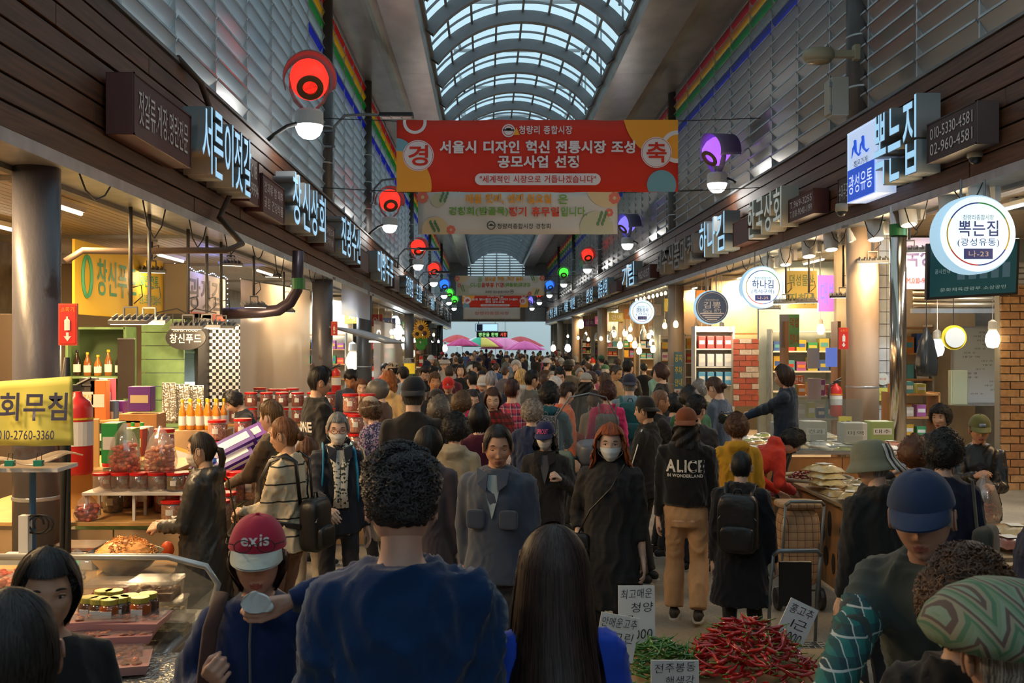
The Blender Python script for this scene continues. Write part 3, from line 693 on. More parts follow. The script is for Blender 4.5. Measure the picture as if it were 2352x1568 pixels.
def speckle(name,c0,c1,sc_=60,th=.45,c2=None):
    if name in MATS: return MATS[name]
    m=mat(name,c0,.85); N,L,b=nodes(m); t=N.new('ShaderNodeTexCoord'); v=N.new('ShaderNodeTexVoronoi'); v.inputs['Scale'].default_value=sc_; L.new(t.outputs['Object'],v.inputs['Vector']); r=N.new('ShaderNodeValToRGB'); r.color_ramp.interpolation='CONSTANT'; r.color_ramp.elements[0].color=(*c1,1); r.color_ramp.elements[1].position=th; r.color_ramp.elements[1].color=(*c0,1)
    if c2: e=r.color_ramp.elements.new(th*.5); e.color=(*c2,1)
    s=N.new('ShaderNodeSeparateColor'); L.new(v.outputs['Color'],s.inputs[0]); L.new(s.outputs[0],r.inputs[0]); L.new(r.outputs[0],b.inputs['Base Color']); return m
ARM={'down':(.225,.04,.815),'fwd':(.12,.36,1.02),'hold':(.08,.30,1.05),'carry':(.20,.10,.86),'strap':(.13,.13,1.22),'face':(.03,.155,1.44),'pocket':(.20,.07,.90),'phone':(.08,.26,1.42),'reach':(.15,.50,1.12),'back':(.22,-.10,.84),'up':(.10,.30,1.35)}
SKIN=(.70,.46,.34)
NP_=[0]
def person(px,py,Y,yaw,label,top='jacket',tc=(.05,.05,.06),tm=None,pc=(.03,.03,.035),pm=None,hair='short',hc=(.012,.010,.010),head=(0,0),arms=('down','down'),lean=0,fem=0,age=0,fat=1.0,lod=1,hat=None,hatc=(.02,.02,.03),hatm=None,brimc=None,hatyaw=0,mask=None,glasses=None,eyes='open',walk=0,z0=0,sleeve='long',skin=SKIN,shoec=(.02,.02,.02),hood=None,collar=None,seed=None,group=None,h=None,extra=None,hands=('relaxed','relaxed'),palms=(None,None),hairseed=0,strands=None,fullhair=False,xy=None,pants='long',squash=1,cuff=None,foldamp=1.0):
    NP_[0]+=1; seed=NP_[0] if seed is None else seed; SL=.94 if fem else 1.0
    B0=Vector((0,0,.92)); la=math.radians(lean)
    def bend(p,ang=la):
        p=Vector(p); t=sm(.84,1.16,p.z)
        return B0+Matrix.Rotation(-ang*t,3,'X')@(p-B0) if ang else p
    Rt=Matrix.Rotation(-la,3,'X')
    sw=.158*SL*(.5+.5*fat)
    nb=bend((0,-.014,1.435)); hy,hp=math.radians(head[0]),math.radians(head[1])
    Hr=(Matrix.Rotation(-la*.55,3,'X')@Matrix.Rotation(hy,3,'Z')@Matrix.Rotation(-hp,3,'X'))
    nd=Rt@Vector((0,.014,.060)); hc0=nb+nd+Hr@Vector((0,.018,.078))
    HM=Matrix.Translation(hc0)@Hr.to_4x4()
    topz=max((HM@Vector((0,0,.118+(.028 if hat else .02)))).z,(HM@Vector((0,-.05,.11))).z)
    if h is None:
        zt=CH-(py-VY)*Y/F; sca=(zt-z0)/topz
    else: sca=h/1.72; 
    tot=root('person',(0,0,z0),label,'person',group)
    # arms
    J={}
    for s,i in ((-1,0),(1,1)):
        sh=bend((s*sw,-.008,1.352)); a=arms[i]; t=ARM[a] if isinstance(a,str) else a
        tgt=bend((t[0]*s if isinstance(a,str) else t[0],t[1],t[2])) if (isinstance(a,str) and a not in('down','carry')) else Vector((t[0]*s if isinstance(a,str) else t[0],t[1]+(sh.y if isinstance(a,str) else 0),t[2]+(sh.z-1.352 if isinstance(a,str) else 0)))
        pole=Vector((s*.45,-.8,-.35)) if a not in('down','carry') else Vector((s*.2,-1,0))
        el,wr=ik(sh,tgt,.285,.25,pole); J[s]=(sh,el,wr,a)
    # legs
    hip={s:Vector((s*.09*SL,0,.90)) for s in(-1,1)}; st=walk*.16
    ft={-1:Vector((-.10,st,.085+ (0 if st>=0 else .02))),1:Vector((.10,-st,.085+(.03 if st>0 else 0)))}
    vox=.020 if lod==1 else (.015 if lod>1 else .032)
    # --- skin body: one continuous mesh
    g=G(); rs=[]
    def loft(rows,ex=1.0,n=20,gg=None):
        vs=[];fs=[]
        for (z,w_,d_,yo) in rows:
            for k in range(n):
                t=2*PI*k/n; c,s_=math.cos(t),math.sin(t); q=.85; vs.append(bend((math.copysign(abs(c)**q,c)*w_*SL*ex,math.copysign(abs(s_)**q,s_)*d_*ex+yo,z)))
        for j in range(len(rows)-1):
            for k in range(n): fs.append((j*n+k,j*n+(k+1)%n,(j+1)*n+(k+1)%n,(j+1)*n+k))
        fs.append(tuple(range(n-1,-1,-1))); fs.append(tuple((len(rows)-1)*n+k for k in range(n))); gg.add(vs,fs)
    loft([(z,w_*.86,d_*.86,y) for (z,w_,d_,y) in TOPS['tee']],1,16,g)
    g.tube([nb+Rt@Vector((0,-.004,-.05)),nb,hc0+Hr@Vector((0,-.022,-.05)),hc0],[.062*SL,.055*SL,.052*SL,.05],12)
    for s in(-1,1):
        sh,el,wr,a=J[s]; g.tube([sh,el,wr],[.045,.036,.026*(.95 if fem else 1.05)],10); g.ball(sh,.046,8,6); g.ball(el,.037,8,6)
        kn,_=ik(hip[s],ft[s],.42,.41,(0,1,0)); g.tube([hip[s],kn,ft[s]],[.078,.052,.036],10); g.ball(kn,.053,8,6); J[('k',s)]=kn
    body=remesh(g,vox*1.1 if lod else .04,3)
    parts=[body.x(Matrix()),head_geo(fem,age,lod,eyes).x(HM)]
    for s,i in ((-1,0),(1,1)):
        sh,el,wr,a=J[s]; d=(wr-el).normalized(); hp_=hands[i]; pal=palms[i]
        p=Vector(pal) if pal else Vector((-s,.15,0)) if a in('down','carry','back') else Vector((-s*.6,-.2,-.55)); p=(p-d*p.dot(d)).normalized()
        z_=-d; x_=(-p if s>0 else p); 
        if s>0: M=Matrix(((x_.x,(z_.cross(x_)).x,z_.x,wr.x),(x_.y,(z_.cross(x_)).y,z_.y,wr.y),(x_.z,(z_.cross(x_)).z,z_.z,wr.z),(0,0,0,1)))
        else:
            yy=(-p).cross(-z_)   # thumb side
            M=Matrix(((-p.x,yy.x,z_.x,wr.x),(-p.y,yy.y,z_.y,wr.y),(-p.z,yy.z,z_.z,wr.z),(0,0,0,1)))
        if lod: parts.append(hand_geo(hp_,lod).x(M))
        else: parts.append(hand_geo(hp_,1).x(M))
        J[('h',s)]=wr+d*.09; J[('m',s)]=M
    bo=a_obj(join(parts),'body',[M_skin,M_eyew,M_iris,M_lip,M_brow],tot,col=skin)
    # --- top
    rows=TOPS[top if top in TOPS else 'jacket']; lo=top!='tee'
    g=G(); loft([(z,w_*fat,d_*fat*(1.05 if fat>1 else 1),y) for (z,w_,d_,y) in rows],1,24,g)
    k=1.22 if lo else 1.08
    for s in(-1,1):
        sh,el,wr,a=J[s]; e2=wr if sleeve=='long' else (el if sleeve=='elbow' else sh.lerp(el,.62)); 
        if sleeve=='long': e2=el.lerp(wr,cuff or .97); g.tube([sh,sh.lerp(el,.5),el,el.lerp(wr,.5),e2],[.053*k*fat,.053*k*fat,.048*k*fat,.044*k,.036*k],12); g.ball(el,.050*k*fat,10,8)
        elif sleeve=='elbow': g.tube([sh,sh.lerp(el,.5),el.lerp(wr,.1)],[.062*k,.058*k,.052*k],12)
        else: g.tube([sh,e2],[.064*k*fat,.060*k*fat],12)
        g.ball(sh,.053*k*fat,12,8); g.tube([nb+Rt@Vector((s*.03,0,-.03)),sh+Rt@Vector((-s*.01,0,.004))],[.045*k,.050*k],12)
    ck=collar
    if ck in('stand','shirt','turtle'): g.tube([nb+Rt@Vector((0,-.006,-.03)),nb+Rt@Vector((0,.002,.030 if ck!='turtle' else .05))],[.084*SL,.070*SL],16)
    if ck=='crew': g.tube([nb+Rt@Vector((.070*SL*math.cos(a),.066*math.sin(a)+.004,-.004-.010*math.sin(a))) for a in [i*PI/8 for i in range(17)]],.010,6)
    if hood=='down': g.ball(nb+Rt@Vector((0,-.075,-.015)),(.115,.065,.065),14,10); g.tube([nb+Rt@Vector((x,y,z)) for x,y,z in((-.06,.06,-.03),(-.085,0,.01),(-.05,-.07,.02),(.05,-.07,.02),(.085,0,.01),(.06,.06,-.03))],.026,8)
    ta=remesh(g,vox,2 if lod<2 else 3)
    if lod: folds(ta,(.0150 if lo else .010)*foldamp,seed,34,.22)
    to=a_obj(ta,'top_garment' if not lo else 'jacket',tm or M_cloth,tot,col=tc)
    # --- trousers
    g=G(); loft([(.76,.125,.095,0),(.84,.150,.112,0),(.93,.148,.108,0),(1.0,.130,.095,0)],fat*.99,18,g)
    kz=1.18 if pants=='wide' else 1
    for s in(-1,1):
        kn=J[('k',s)]; g.tube([hip[s]-Vector((0,0,-.02)),kn,kn.lerp(ft[s],.5),ft[s]+Vector((0,0,.005))],[.084*fat,.066*kz,.062*kz*kz,.054*kz*kz],12); g.ball(kn,.068*kz,10,8)
    pa=remesh(g,vox,2)
    if lod: folds(pa,.013,seed+9,26)
    a_obj(pa,'trousers',pm or M_cloth,tot,col=pc)
    for s in(-1,1):
        g=G(); f=ft[s]; z=f.z-.085
        g.ball((f.x,f.y-.03,z+.045),(.040,.055,.045),10,8); g.ball((f.x,f.y+.07,z+.032),(.045,.095,.030),12,8); g.tube([(f.x,f.y,z+.04),(f.x,f.y,z+.085)],[.042,.038],10)
        sa=remesh(g,.012,2) if lod>0 else A.G(g)
        so=a_obj(sa,'shoe',M_rubber,tot,col=shoec)
        if lod>1 or (lod==1 and Y<9): g=G(); g.lathe([(.047,z),(.048,z+.014)],18,M=Matrix.Translation((f.x,f.y+.035,0))@Matrix.Diagonal((1,2.7,1,1))); g.build('sole',mat('sole_white',(.6,.58,.55),.6),so)
    # --- hair, hats
    if hair:
        hg=hair_geo(hair,lod,hairseed,strands,bool(hat) and not fullhair); ho=a_obj(hg.x(HM@Matrix.Scale(1,4)),'hair',M_hair,tot,col=hc)
    if hat:
        hs=hat_geo(hat); Mh=HM@Matrix.Rotation(math.radians(hatyaw),4,'Z')@Matrix.Rotation(-.06,4,'X'); sc2={'bucket':.98,'newsboy':1}.get(hat,1)
        co=a_obj(hs[0].x(Mh),{'bucket':'bucket_hat','helmet':'helmet','knit':'knitted_hat','newsboy':'flat_cap'}.get(hat,'cap'),hatm or M_cloth,tot,col=hatc)
        if len(hs)>1: a_obj(hs[1].x(Mh),'brim',hatm or M_cloth,co,col=brimc or hatc)
    if mask: a_obj(_mask.x(HM),'face_mask',M_cloth,tot,col=mask)
    if glasses: a_obj(_gls.x(HM),'glasses',M_rubber,tot,col=glasses)
    # --- place: head over the pixel column at distance Y
    s3=sca; yaw=yaw-math.degrees(math.atan2(px-VX,F)) if not xy else yaw; ya=math.radians(yaw); tot.rotation_euler=(0,0,ya); tot.scale=(s3,s3,s3)
    hw_=Matrix.Rotation(ya,3,'Z')@Vector((hc0.x*s3,hc0.y*s3,0))
    if xy: tot.location=(xy[0],xy[1],z0)
    else: tot.location=((px-VX)*Y/F-hw_.x,Y-hw_.y,z0)
    info=dict(o=tot,J=J,HM=HM,s=s3,nb=nb,bend=bend,M=Matrix.Translation(tot.location)@Matrix.Rotation(ya,4,'Z')@Matrix.Scale(s3,4),top=ta,topo=to,SL=SL,fat=fat)
    if s3*1.72<1.42 or s3*1.72>1.92: print('HEIGHT',label,round(s3*1.72,2))
    return info
_mask=mask_geo(); _gls=glasses_geo()
# ================================================================ hanging signs, banners, lamps
M_white=mat('white_paint',(.75,.74,.70),.45); M_black=mat('black_plastic',(.02,.02,.022),.4); M_red=mat('red_plastic',(.55,.02,.015),.35)
M_cable=mat('black_cable',(.015,.015,.015),.6); M_galv=mat('galvanised_pipe',(.22,.24,.25),.4,metal=.5); M_pole=mat('drop_pole_paint',(.07,.075,.08),.45)
M_litw=emi('lit_face_white',(.40,.72,1.0),.8); M_lamp=emi('lamp_globe_white',(1,.98,.95),6); M_warm=emi('bulb_warm',(1,.78,.42),9); M_cool=emi('bulb_cool',(.85,.95,1),9)
M_signbox=mat('sign_side_grey',(.24,.27,.28),.5); M_brown=mat('sign_brown',(.07,.018,.016),.45); M_txtw=mat('lettering_white',(.70,.68,.66),.5)
BX=Vector((1,0,0)); UP=Vector((0,0,1)); LB=Vector((0,1,0)); RB=Vector((0,-1,0))
def fsign(side,Y0,Y1,z0,z1,s,label,lit=True,depth=.27,x=None,fm=None,bm=None,name='letter_sign'):
    """block letters standing off a fascia, one child per letter"""
    L=side=='l'; sd=1 if L else -1; x=x if x is not None else (XL+.03 if L else XR-.03)
    o=root(name,(x,(Y0+Y1)/2,(z0+z1)/2),label,'sign'); n=len(s); w_=abs(Y1-Y0)/n; h=z1-z0
    xd=LB if L else RB; y0=min(Y0,Y1) if L else max(Y0,Y1)
    for i,ch in enumerate(s):
        if ch==' ': continue
        yc=y0+(i+.5)*w_*(1 if L else -1)
        M=frame((sd*(depth*.5+.02),yc-(Y0+Y1)/2,0),xd,UP)
        t=text(ch,M,w_*.86,h*.92,bm or M_signbox,o,ext=depth*.5,off=.012,name='letter')
        M2=frame((sd*(depth+.024),yc-(Y0+Y1)/2,0),xd,UP)
        text(ch,M2,w_*.84,h*.90,fm or (M_litw if lit else M_txtw),t,off=.006,name='lit_face' if lit else 'face')
    g=G()
    for k in (.3,.7): g.tube([(0,(k-.5)*abs(Y1-Y0)*.8,0),(sd*.05,(k-.5)*abs(Y1-Y0)*.8,0)],.015,6)
    g.build('bracket',M_galv,o); return o
def bsign(side,Y0,Y1,z0,z1,lines,label,col=None,tcol=None,depth=.22,x=None,cat='sign',align=None):
    L=side=='l'; sd=1 if L else -1; x=x if x is not None else (XL+.03 if L else XR-.03)
    yc,zc_=(Y0+Y1)/2,(z0+z1)/2; o=root('phone_sign',(x,yc,zc_),label,cat)
    g=G(); g.bb(0,sd*depth,-abs(Y1-Y0)/2,abs(Y1-Y0)/2,-(z1-z0)/2,(z1-z0)/2); g.build('sign_box',col or M_brown,o,bev=.008)
    g=G(); a=abs(Y1-Y0)/2;b=(z1-z0)/2
    for (p,q,r_,s_) in ((-a,a,b-.015,b),(-a,a,-b,-b+.015),(-a,-a+.015,-b,b),(a-.015,a,-b,b)): g.bb(sd*depth,sd*(depth+.008),p,q,r_,s_)
    g.build('edge_trim',col or M_brown,o)
    nl=len(lines); hh=(z1-z0)*.78/max(nl,1)
    for i,t in enumerate(lines):
        if t: text(t,frame((sd*(depth+.006),0,(nl/2-i-.5)*hh),LB if L else RB,UP),abs(Y1-Y0)*(.86 if len(t)>4 else .12*len(t)+.2),hh*.72,tcol or M_txtw,o)
    return o
def Yl(px,x=-2.8): return x*F/(px-VX)
def zf(py,Y): return zat(py,Y)
# --- left fascia signs (channel letters run from the near end to the far end)
fsign('l',9.35,11.35,3.72,4.44,'서른이젓갈','lit block letter sign beside the nearest dark red board on the left cladding')
bsign('l',7.75,9.25,3.73,4.22,['젓갈류.게장.명란전문'],'dark red box sign with white lettering, nearest on the left cladding')
bsign('l',11.5,12.0,3.75,4.3,['018','-9994'],'dark red phone number box behind the nearest lit letters')
bsign('l',12.2,13.5,3.72,4.20,['건과류 밤 대추','곶감 건강식품'],'dark red box sign lettered in two rows before the second lit sign',col=M_brown)
fsign('l',13.7,16.6,3.75,4.55,'창신상회','second lit block letter sign along the left cladding')
bsign('l',16.8,18.0,3.75,4.2,['건과일도매','산지직송'],'dark red box sign between second and third lit letter signs')
fsign('l',18.3,21.2,3.75,4.55,'진광수산','third lit block letter sign on the left cladding')
bsign('l',21.6,23.2,3.75,4.2,[''],'blank dark red box sign after the third lit letter sign')
fsign('l',24.4,28.6,3.7,4.5,'미방두푸','bright blue-white lit letter sign, fourth along the left cladding')
bsign('l',29.6,31.4,3.75,4.2,[''],'blank brown box sign after the fourth lit letter sign')
cols=['fifth','sixth','seventh','eighth','ninth','tenth','eleventh','twelfth','thirteenth']
W5=['건강한집','온고을','수협','동해상회','제일','성주','대구','참기름','우리집']
Y=33.0
for i,wd in enumerate(W5):
    fsign('l',Y,Y+3.2,3.75,4.45,wd[:4],'%s block letter sign along the left cladding from the near end'%cols[i],lit=i in(0,1,3),fm=None if i in(0,1,3) else M_txtw)
    if i%2==0: bsign('l',Y+3.4,Y+4.6,3.75,4.2,[''],'brown box sign just past the %s left letter sign'%cols[i])
    Y+=4.9
# --- right fascia
def Yr(px,x=4.72): return x*F/(px-VX)
o=bsign('r',12.9,11.95,3.92,4.82,['',''],'blue and white lit shop board at the head of the brightest right sign',col=mat('lit_board_white',(.7,.78,.9),.5,emit=(.42,.55,.80),es=.8),depth=.24)
g=G(); g.bb(0,-.006,-.44,.44,-.2,.2); M_blue=mat('sign_blue',(.01,.05,.42),.4,emit=(.02,.10,.62),es=.7)
q=g.build('blue_panel',M_blue,o,loc=(-.252,0,-.24)); text('광성유통',frame((-.262,0,-.24),RB,UP),.78,.24,mat('lit_letter_white',(.8,.85,.9),.5,emit=(.7,.8,.95),es=.8),o)
g=G()
for s in(0,1): g.tube([(-.256,.30-s*.26,.10),(-.256,.24-s*.26,.22),(-.256,.18-s*.26,.30),(-.256,.16-s*.26,.16),(-.256,.06-s*.26,.10),(-.256,-.02-s*.26,.12)],[.004,.014,.02,.016,.014,.004],6)
g.build('wave_mark',M_blue,o); text('뽁은가게',frame((-.256,0,-.0),RB,UP),.45,.10,M_brow,o)
fsign('r',11.95,10.72,3.92,4.85,'뽁는집','brightest lit block letter sign, nearest on the right cladding',depth=.26)
bsign('r',10.62,9.55,4.02,4.44,['010-5330-4581','02-960-4581'],'dark brown phone number box nearest on the right cladding',col=mat('sign_charcoal',(.045,.028,.028),.5))
bsign('r',13.6,12.95,3.95,4.35,['슈퍼푸드 견과'],'small dark box lettered super food beside the blue lit board',col=mat('sign_charcoal',(.045,.028,.028),.5),depth=.12)
fsign('r',17.7,15.6,3.92,4.62,'한국상회','unlit beige block letter sign, second on the right cladding',lit=False,bm=mat('letter_cream',(.50,.48,.40),.5),fm=mat('letter_face_cream_glow',(.72,.74,.68),.5,emit=(.5,.6,.6),es=.25))  # cream faces carry a faint glow of their own though the sign is unlit
bsign('r',15.5,14.3,3.98,4.34,['T.969-3255','T.010-9040-1199'],'dark brown phone number box beside the second right letter sign')
fsign('r',21.6,19.2,3.9,4.72,'하나김','bright lit three letter sign, third on the right cladding',depth=.3)
bsign('r',19.0,17.9,3.95,4.4,[''],'blank brown box sign between second and third right letter signs')
fsign('r',27.2,22.2,3.92,4.62,'제주식품마켓','unlit grey block letters weathered, fourth on the right cladding',lit=False,bm=mat('letter_grey',(.22,.20,.19),.5),fm=mat('letter_face_grey',(.30,.28,.27),.5))
fsign('r',34.2,31.2,3.95,4.75,'기림','lit two letter sign, fifth on the right cladding'); bsign('r',31.0,28.6,4.0,4.4,['962-0157'],'brown phone box beside the fifth right letter sign')
fsign('r',41.5,38.2,3.95,4.7,'경동상회','lit four letter sign, sixth on the right cladding'); bsign('r',38,36,4.0,4.4,[''],'brown box sign beside the sixth right letter sign')
Y=43.5
for i,wd in enumerate(['삼성','금강','대현','서울','부국','남해','한성','광명']):
    fsign('r',Y+3.0,Y,3.95,4.65,wd,'%s block letter sign along the right cladding from the near end'%cols[i+2] if i+2<9 else 'farthest block letter sign but on the right cladding',lit=i%3!=1)
    if i%2==0: bsign('r',Y+3.6,Y+3.1,4.0,4.4,[''],'brown box sign just past the %s right letter sign'%cols[i+2])
    Y+=4.4
# --- coloured street lanterns
def lantern(x,y,z,col,label,arm,turn=0,tilt=.5):
    o=root('street_lantern',(x,y,z),label,'lamp',rz=turn)
    ec=emi('lens_%d_%d_%d'%tuple(int(c*99) for c in col),col,1.25); shc=sheet('lantern_hood',(.6,.45,.45),(.42,.34,.34),.12,.25,.12) if col[0]>.8 and col[1]<.4 else mat('hood_grey_%d%d'%(int(col[0]*9),int(col[2]*9)),tuple(.22+.25*c for c in col),.4)
    g=G(); g.ball((0,0,0),(.195,.195,.18),24,12); 
    vs=[];prof=[(.001,-.17),(.09,-.155),(.15,-.105),(.185,-.03),(.195,.02)]
    g=G(); g.lathe(prof,28); g.build('lower_globe',M_lamp,o,smooth=True)
    g=G(); g.lathe([(.20,.02),(.20,.20),(.17,.235),(.08,.25)],28); g.build('collar_housing',mat('housing_white',(.62,.62,.6),.4),o,smooth=False)
    T=Matrix.Translation((0,-.02,.66))@Matrix.Rotation(PI/2+tilt*1.5,4,'X')
    # drum lens: ball with a front ring, axis along local z
    g=G(); g.lathe([(.06,-.27),(.18,-.24),(.255,-.14),(.275,0),(.245,.14),(.175,.20)],28,M=T); l=g.build('lens',ec,o,smooth=True)
    g=G(); g.lathe([(.165,.20),(.185,.21),(.185,.235),(.105,.235),(.105,.19)],28,M=T); g.build('ring',mat('ring_brass',(.16,.10,.045),.5,metal=.4),l)
    g=G(); g.lathe([(.105,.20),(.09,.05),(.001,.02)],20,M=T); g.build('inner_cone',ec,l,smooth=True)
    # cheek plates joining the drum to the collar
    for s in(-1,1):
        g=G(); g.tube([(s*.06,0,.22),(s*.20,-.02,.36),(s*.262,-.02,.52),(s*.262,-.02,.72)],[.05,.06,.055,.04],8,flat=.35); g.build('yoke_arm',shc,o)
    # curved hood above
    vs=[];fs=[];n=20
    T2=Matrix.Translation((0,-.02,.66))@Matrix.Rotation(PI/2+tilt*.2,4,'X')
    for i in range(n+1):
        a=-.35+(PI+.7)*i/n
        for (r_,zz) in((.33,-.36),(.35,.0),(.37,.24-.10*abs(math.cos(a)))): vs.append((r_*math.cos(a),r_*math.sin(a),zz))
    for i in range(n):
        for k in(0,1): fs.append((i*3+k,i*3+k+1,i*3+k+4,i*3+k+3))
    g=G(); g.add(vs,fs,T2@Matrix.Rotation(0,4,'Z')); g.build('hood',shc,o,smooth=True,solid=.012)
    a=arm; g=G(); loc=Vector((x,y,z)); Ri=Matrix.Rotation(-turn,3,'Z')
    e=Ri@(Vector(a)-loc); s0=Vector((0,0,.1)); m=s0.lerp(e,.55)+Vector((0,0,.06)); g.tube([s0,m,s0.lerp(e,.85)+Vector((0,0,.03)),e],[.03,.03,.03,.03],10); g.build('arm',M_cable,o,smooth=True)
    return o
RC={'r':(1,.035,.02),'b':(.03,.20,.95),'g':(.08,.75,.06),'p':(.42,.12,1.0),'v':(.22,.18,1.0)}
Ls=[(710,300,14.0,'r','large red-lensed lantern above the nearest left signs'),(895,528,25.6,'r','red-lensed lantern left of the white banner'),(960,618,36.3,'r','red-lensed lantern, third from the near end on the left'),(996,658,47,'r','red-lensed lantern, fourth on the left before the blue one'),(1020,687,58.5,'b','blue-lensed lantern on the left side'),(1031,703,68,'g','nearer of the two green-lensed lanterns on the left'),(1043,716,76,'g','farther of the two green-lensed lanterns on the left')]
for i,(px,py,Y,c,l) in enumerate(Ls):
    p=at(px,py-8,Y); lantern(p.x,p.y,p.z,RC[c],l,(XL,Y-.35,p.z-.25),turn=.25)
    lamp('lamp_light',(p.x,p.y,p.z-.25),26 if i<3 else 18,(1,.96,.9),.18)
Rs=[(1647,432,19.9,'p','large purple-lensed lantern at the banner right end',-1.2),(1441,570,32.7,'v','blue-violet lantern behind the white banner right end',-1.2),(1349,627,45.5,'r','red-lensed lantern on the right side',.15),(1295,661,57,'g','green-lensed lantern on the right side',-.1),(1262,686,66,'b','blue-lensed lantern on the right side',.3),(1239,703,74,'r','small far red-lensed lantern on the right',.2),(1222,716,80,'v','farthest violet lantern on the right',-1)]
for i,(px,py,Y,c,l,t) in enumerate(Rs):
    p=at(px,py-8,Y); lantern(p.x,p.y,p.z,RC[c],l,(XR,Y-.1,p.z+.02),turn=t)
    lamp('lamp_light',(p.x,p.y,p.z-.25),26 if i<3 else 18,(1,.96,.9),.18)
for (x,y,z) in((-2.6,2.7,5.3),(-2.6,-5,5.3),(4.5,7,5.4),(4.5,-4,5.4)): lamp('lamp_light',(x,y,z),65,(.92,.95,.95),.2)  # added fill lights out of frame, no lanterns here; they brighten the foreground
# floodlight arms and old street lamp
def flood(x,y,z,pole,label,L=1.0):
    o=root('floodlight',(x,y,z),label,'lamp'); s=1 if pole[0]<x else -1
    g=G(); g.add([(a,b,c) for a in(-.33,.33) for b,c in((-.14,-.035),(.14,-.035),(.11,.045),(-.11,.045))],[(0,1,2,3),(7,6,5,4),(0,4,5,1),(1,5,6,2),(2,6,7,3),(3,7,4,0)]); g.build('lamp_head',M_black,o,bev=.02)
    for k in(-.2,0,.2): G().bb(k-.08,k+.08,-.10,.10,-.048,-.036).build('led_panel',mat('led_off',(.45,.33,.30),.4),o)
    e=Vector(pole)-Vector((x,y,z)); g=G(); g.tube([(-s*.30,0,.0),(-s*.55,0,.02),(e.x+s*.28,e.y,.0),(e.x+s*.08,e.y,-.22),(e.x+s*.05,e.y,-.62)],.028,10); g.build('bracket_arm',M_galv,o,smooth=True)
    g=G(); g.bb(e.x-s*.14,e.x+s*.1,e.y-.02,e.y+.02,-.32,-.28); g.bb(e.x-s*.14,e.x+s*.1,e.y-.02,e.y+.02,-.62,-.58); g.build('pole_clamp',M_galv,o); return o
flood(-1.74,19.2,at(0,265,19.2).z,(-3.02,19.2,0),'black floodlight on a curved arm beside the big red lantern')
flood(-1.8,25.8,at(0,412,25.8).z,(-3.0,25.9,0),'black floodlight behind the red banner left edge')
flood(-1.9,33,at(0,572,33).z,(-3.0,33.0,0),'black floodlight next to the third red lantern'); flood(-1.9,43,at(0,625,43).z,(-3.0,43.0,0),'small black floodlight beyond the third red lantern')
p=at(1880,128,13.2)
o=root('street_lamp',p,'old round beige street lamp head on the right dark column','lamp')
g=G(); g.lathe([(.001,.09),(.10,.10),(.19,.075),(.21,.02),(.205,-.03),(.17,-.07)],28,sy=.8); g.build('lamp_cap',mat('lamp_beige',(.34,.30,.20),.5),o,smooth=True)
g=G(); g.lathe([(.17,-.07),(.14,-.10),(.001,-.12)],28,sy=.8); g.build('lens',mat('lamp_lens',(.35,.28,.16),.2),o,smooth=True)
g=G(); g.box((.32,0,.02),(.36,.10,.09)); g.box((.50,0,.04),(.08,.12,.2)); g.build('arm',mat('lamp_beige',(.34,.30,.20),.5),o,bev=.01)
p=at(1925,225,13.0); o=root('junction_box',p,'grey-beige cabinet strapped to the right dark column','box'); G().bb(-.12,.10,-.12,.12,-.25,.25).build('case',mat('cabinet_beige',(.36,.35,.29),.5),o,bev=.01); G().bb(-.15,-.12,-.10,.10,-.22,.22).build('door',mat('cabinet_beige',(.36,.35,.29),.5),o,bev=.008)
for k in(-.15,.15): box('hinge',(-.14,-.12,k),(.03,.02,.06),M_galv,o)
# --- banners
def banner(Y,x0,x1,z0,z1,col,label,name='banner'):
    o=root(name,((x0+x1)/2,Y,(z0+z1)/2),label,'banner'); W,H=x1-x0,z1-z0
    g=G(); nu=24; g.grid(lambda u,v:((u-.5)*W,.03*math.sin(u*9)*(v-.5)+.02*math.sin(u*23+v*3),(v-.5)*H+.004*math.sin(u*40)),nu,6); g.build('cloth',col,o,smooth=True,solid=.004)
    return o,W,H
def disc(o,x,z,r,m,y=-.03,r2=0,a0=0,a1=2*PI,name='print_disc',sx=1):
    g=G(); n=40; vs=[];fs=[]
    for i in range(n+1): a=a0+(a1-a0)*i/n; vs+= [(x+r*math.cos(a)*sx,y,z+r*math.sin(a)),(x+r2*math.cos(a)*sx,y,z+r2*math.sin(a))]
    fs=[(2*i,2*i+1,2*i+3,2*i+2) for i in range(n)]; g.add(vs,fs); return g.build(name,m,o)
def clipdisc(o,x,z,r,m,W,H,y=-.03,r2=0,name='print_disc'):
    g=G(); n=48; vs=[]
    for i in range(n+1):
        a=2*PI*i/n
        for q in (r,r2): vs.append((max(-W/2,min(W/2,x+q*math.cos(a))),y,max(-H/2,min(H/2,z+q*math.sin(a)))))
    g.add(vs,[(2*i,2*i+1,2*i+3,2*i+2) for i in range(n)]); return g.build(name,m,o)
M_bred=mat('banner_red',(.62,.030,.012),.8); M_bor=mat('banner_orange',(.85,.36,.03),.7); M_bbl=mat('banner_blue',(.16,.36,.45),.7); M_bw=mat('banner_print_white',(.74,.70,.74),.7); M_bl=mat('banner_white',(.62,.60,.56),.7)
Y=17.7; q=Y/F
def mirr(M,mi): return M
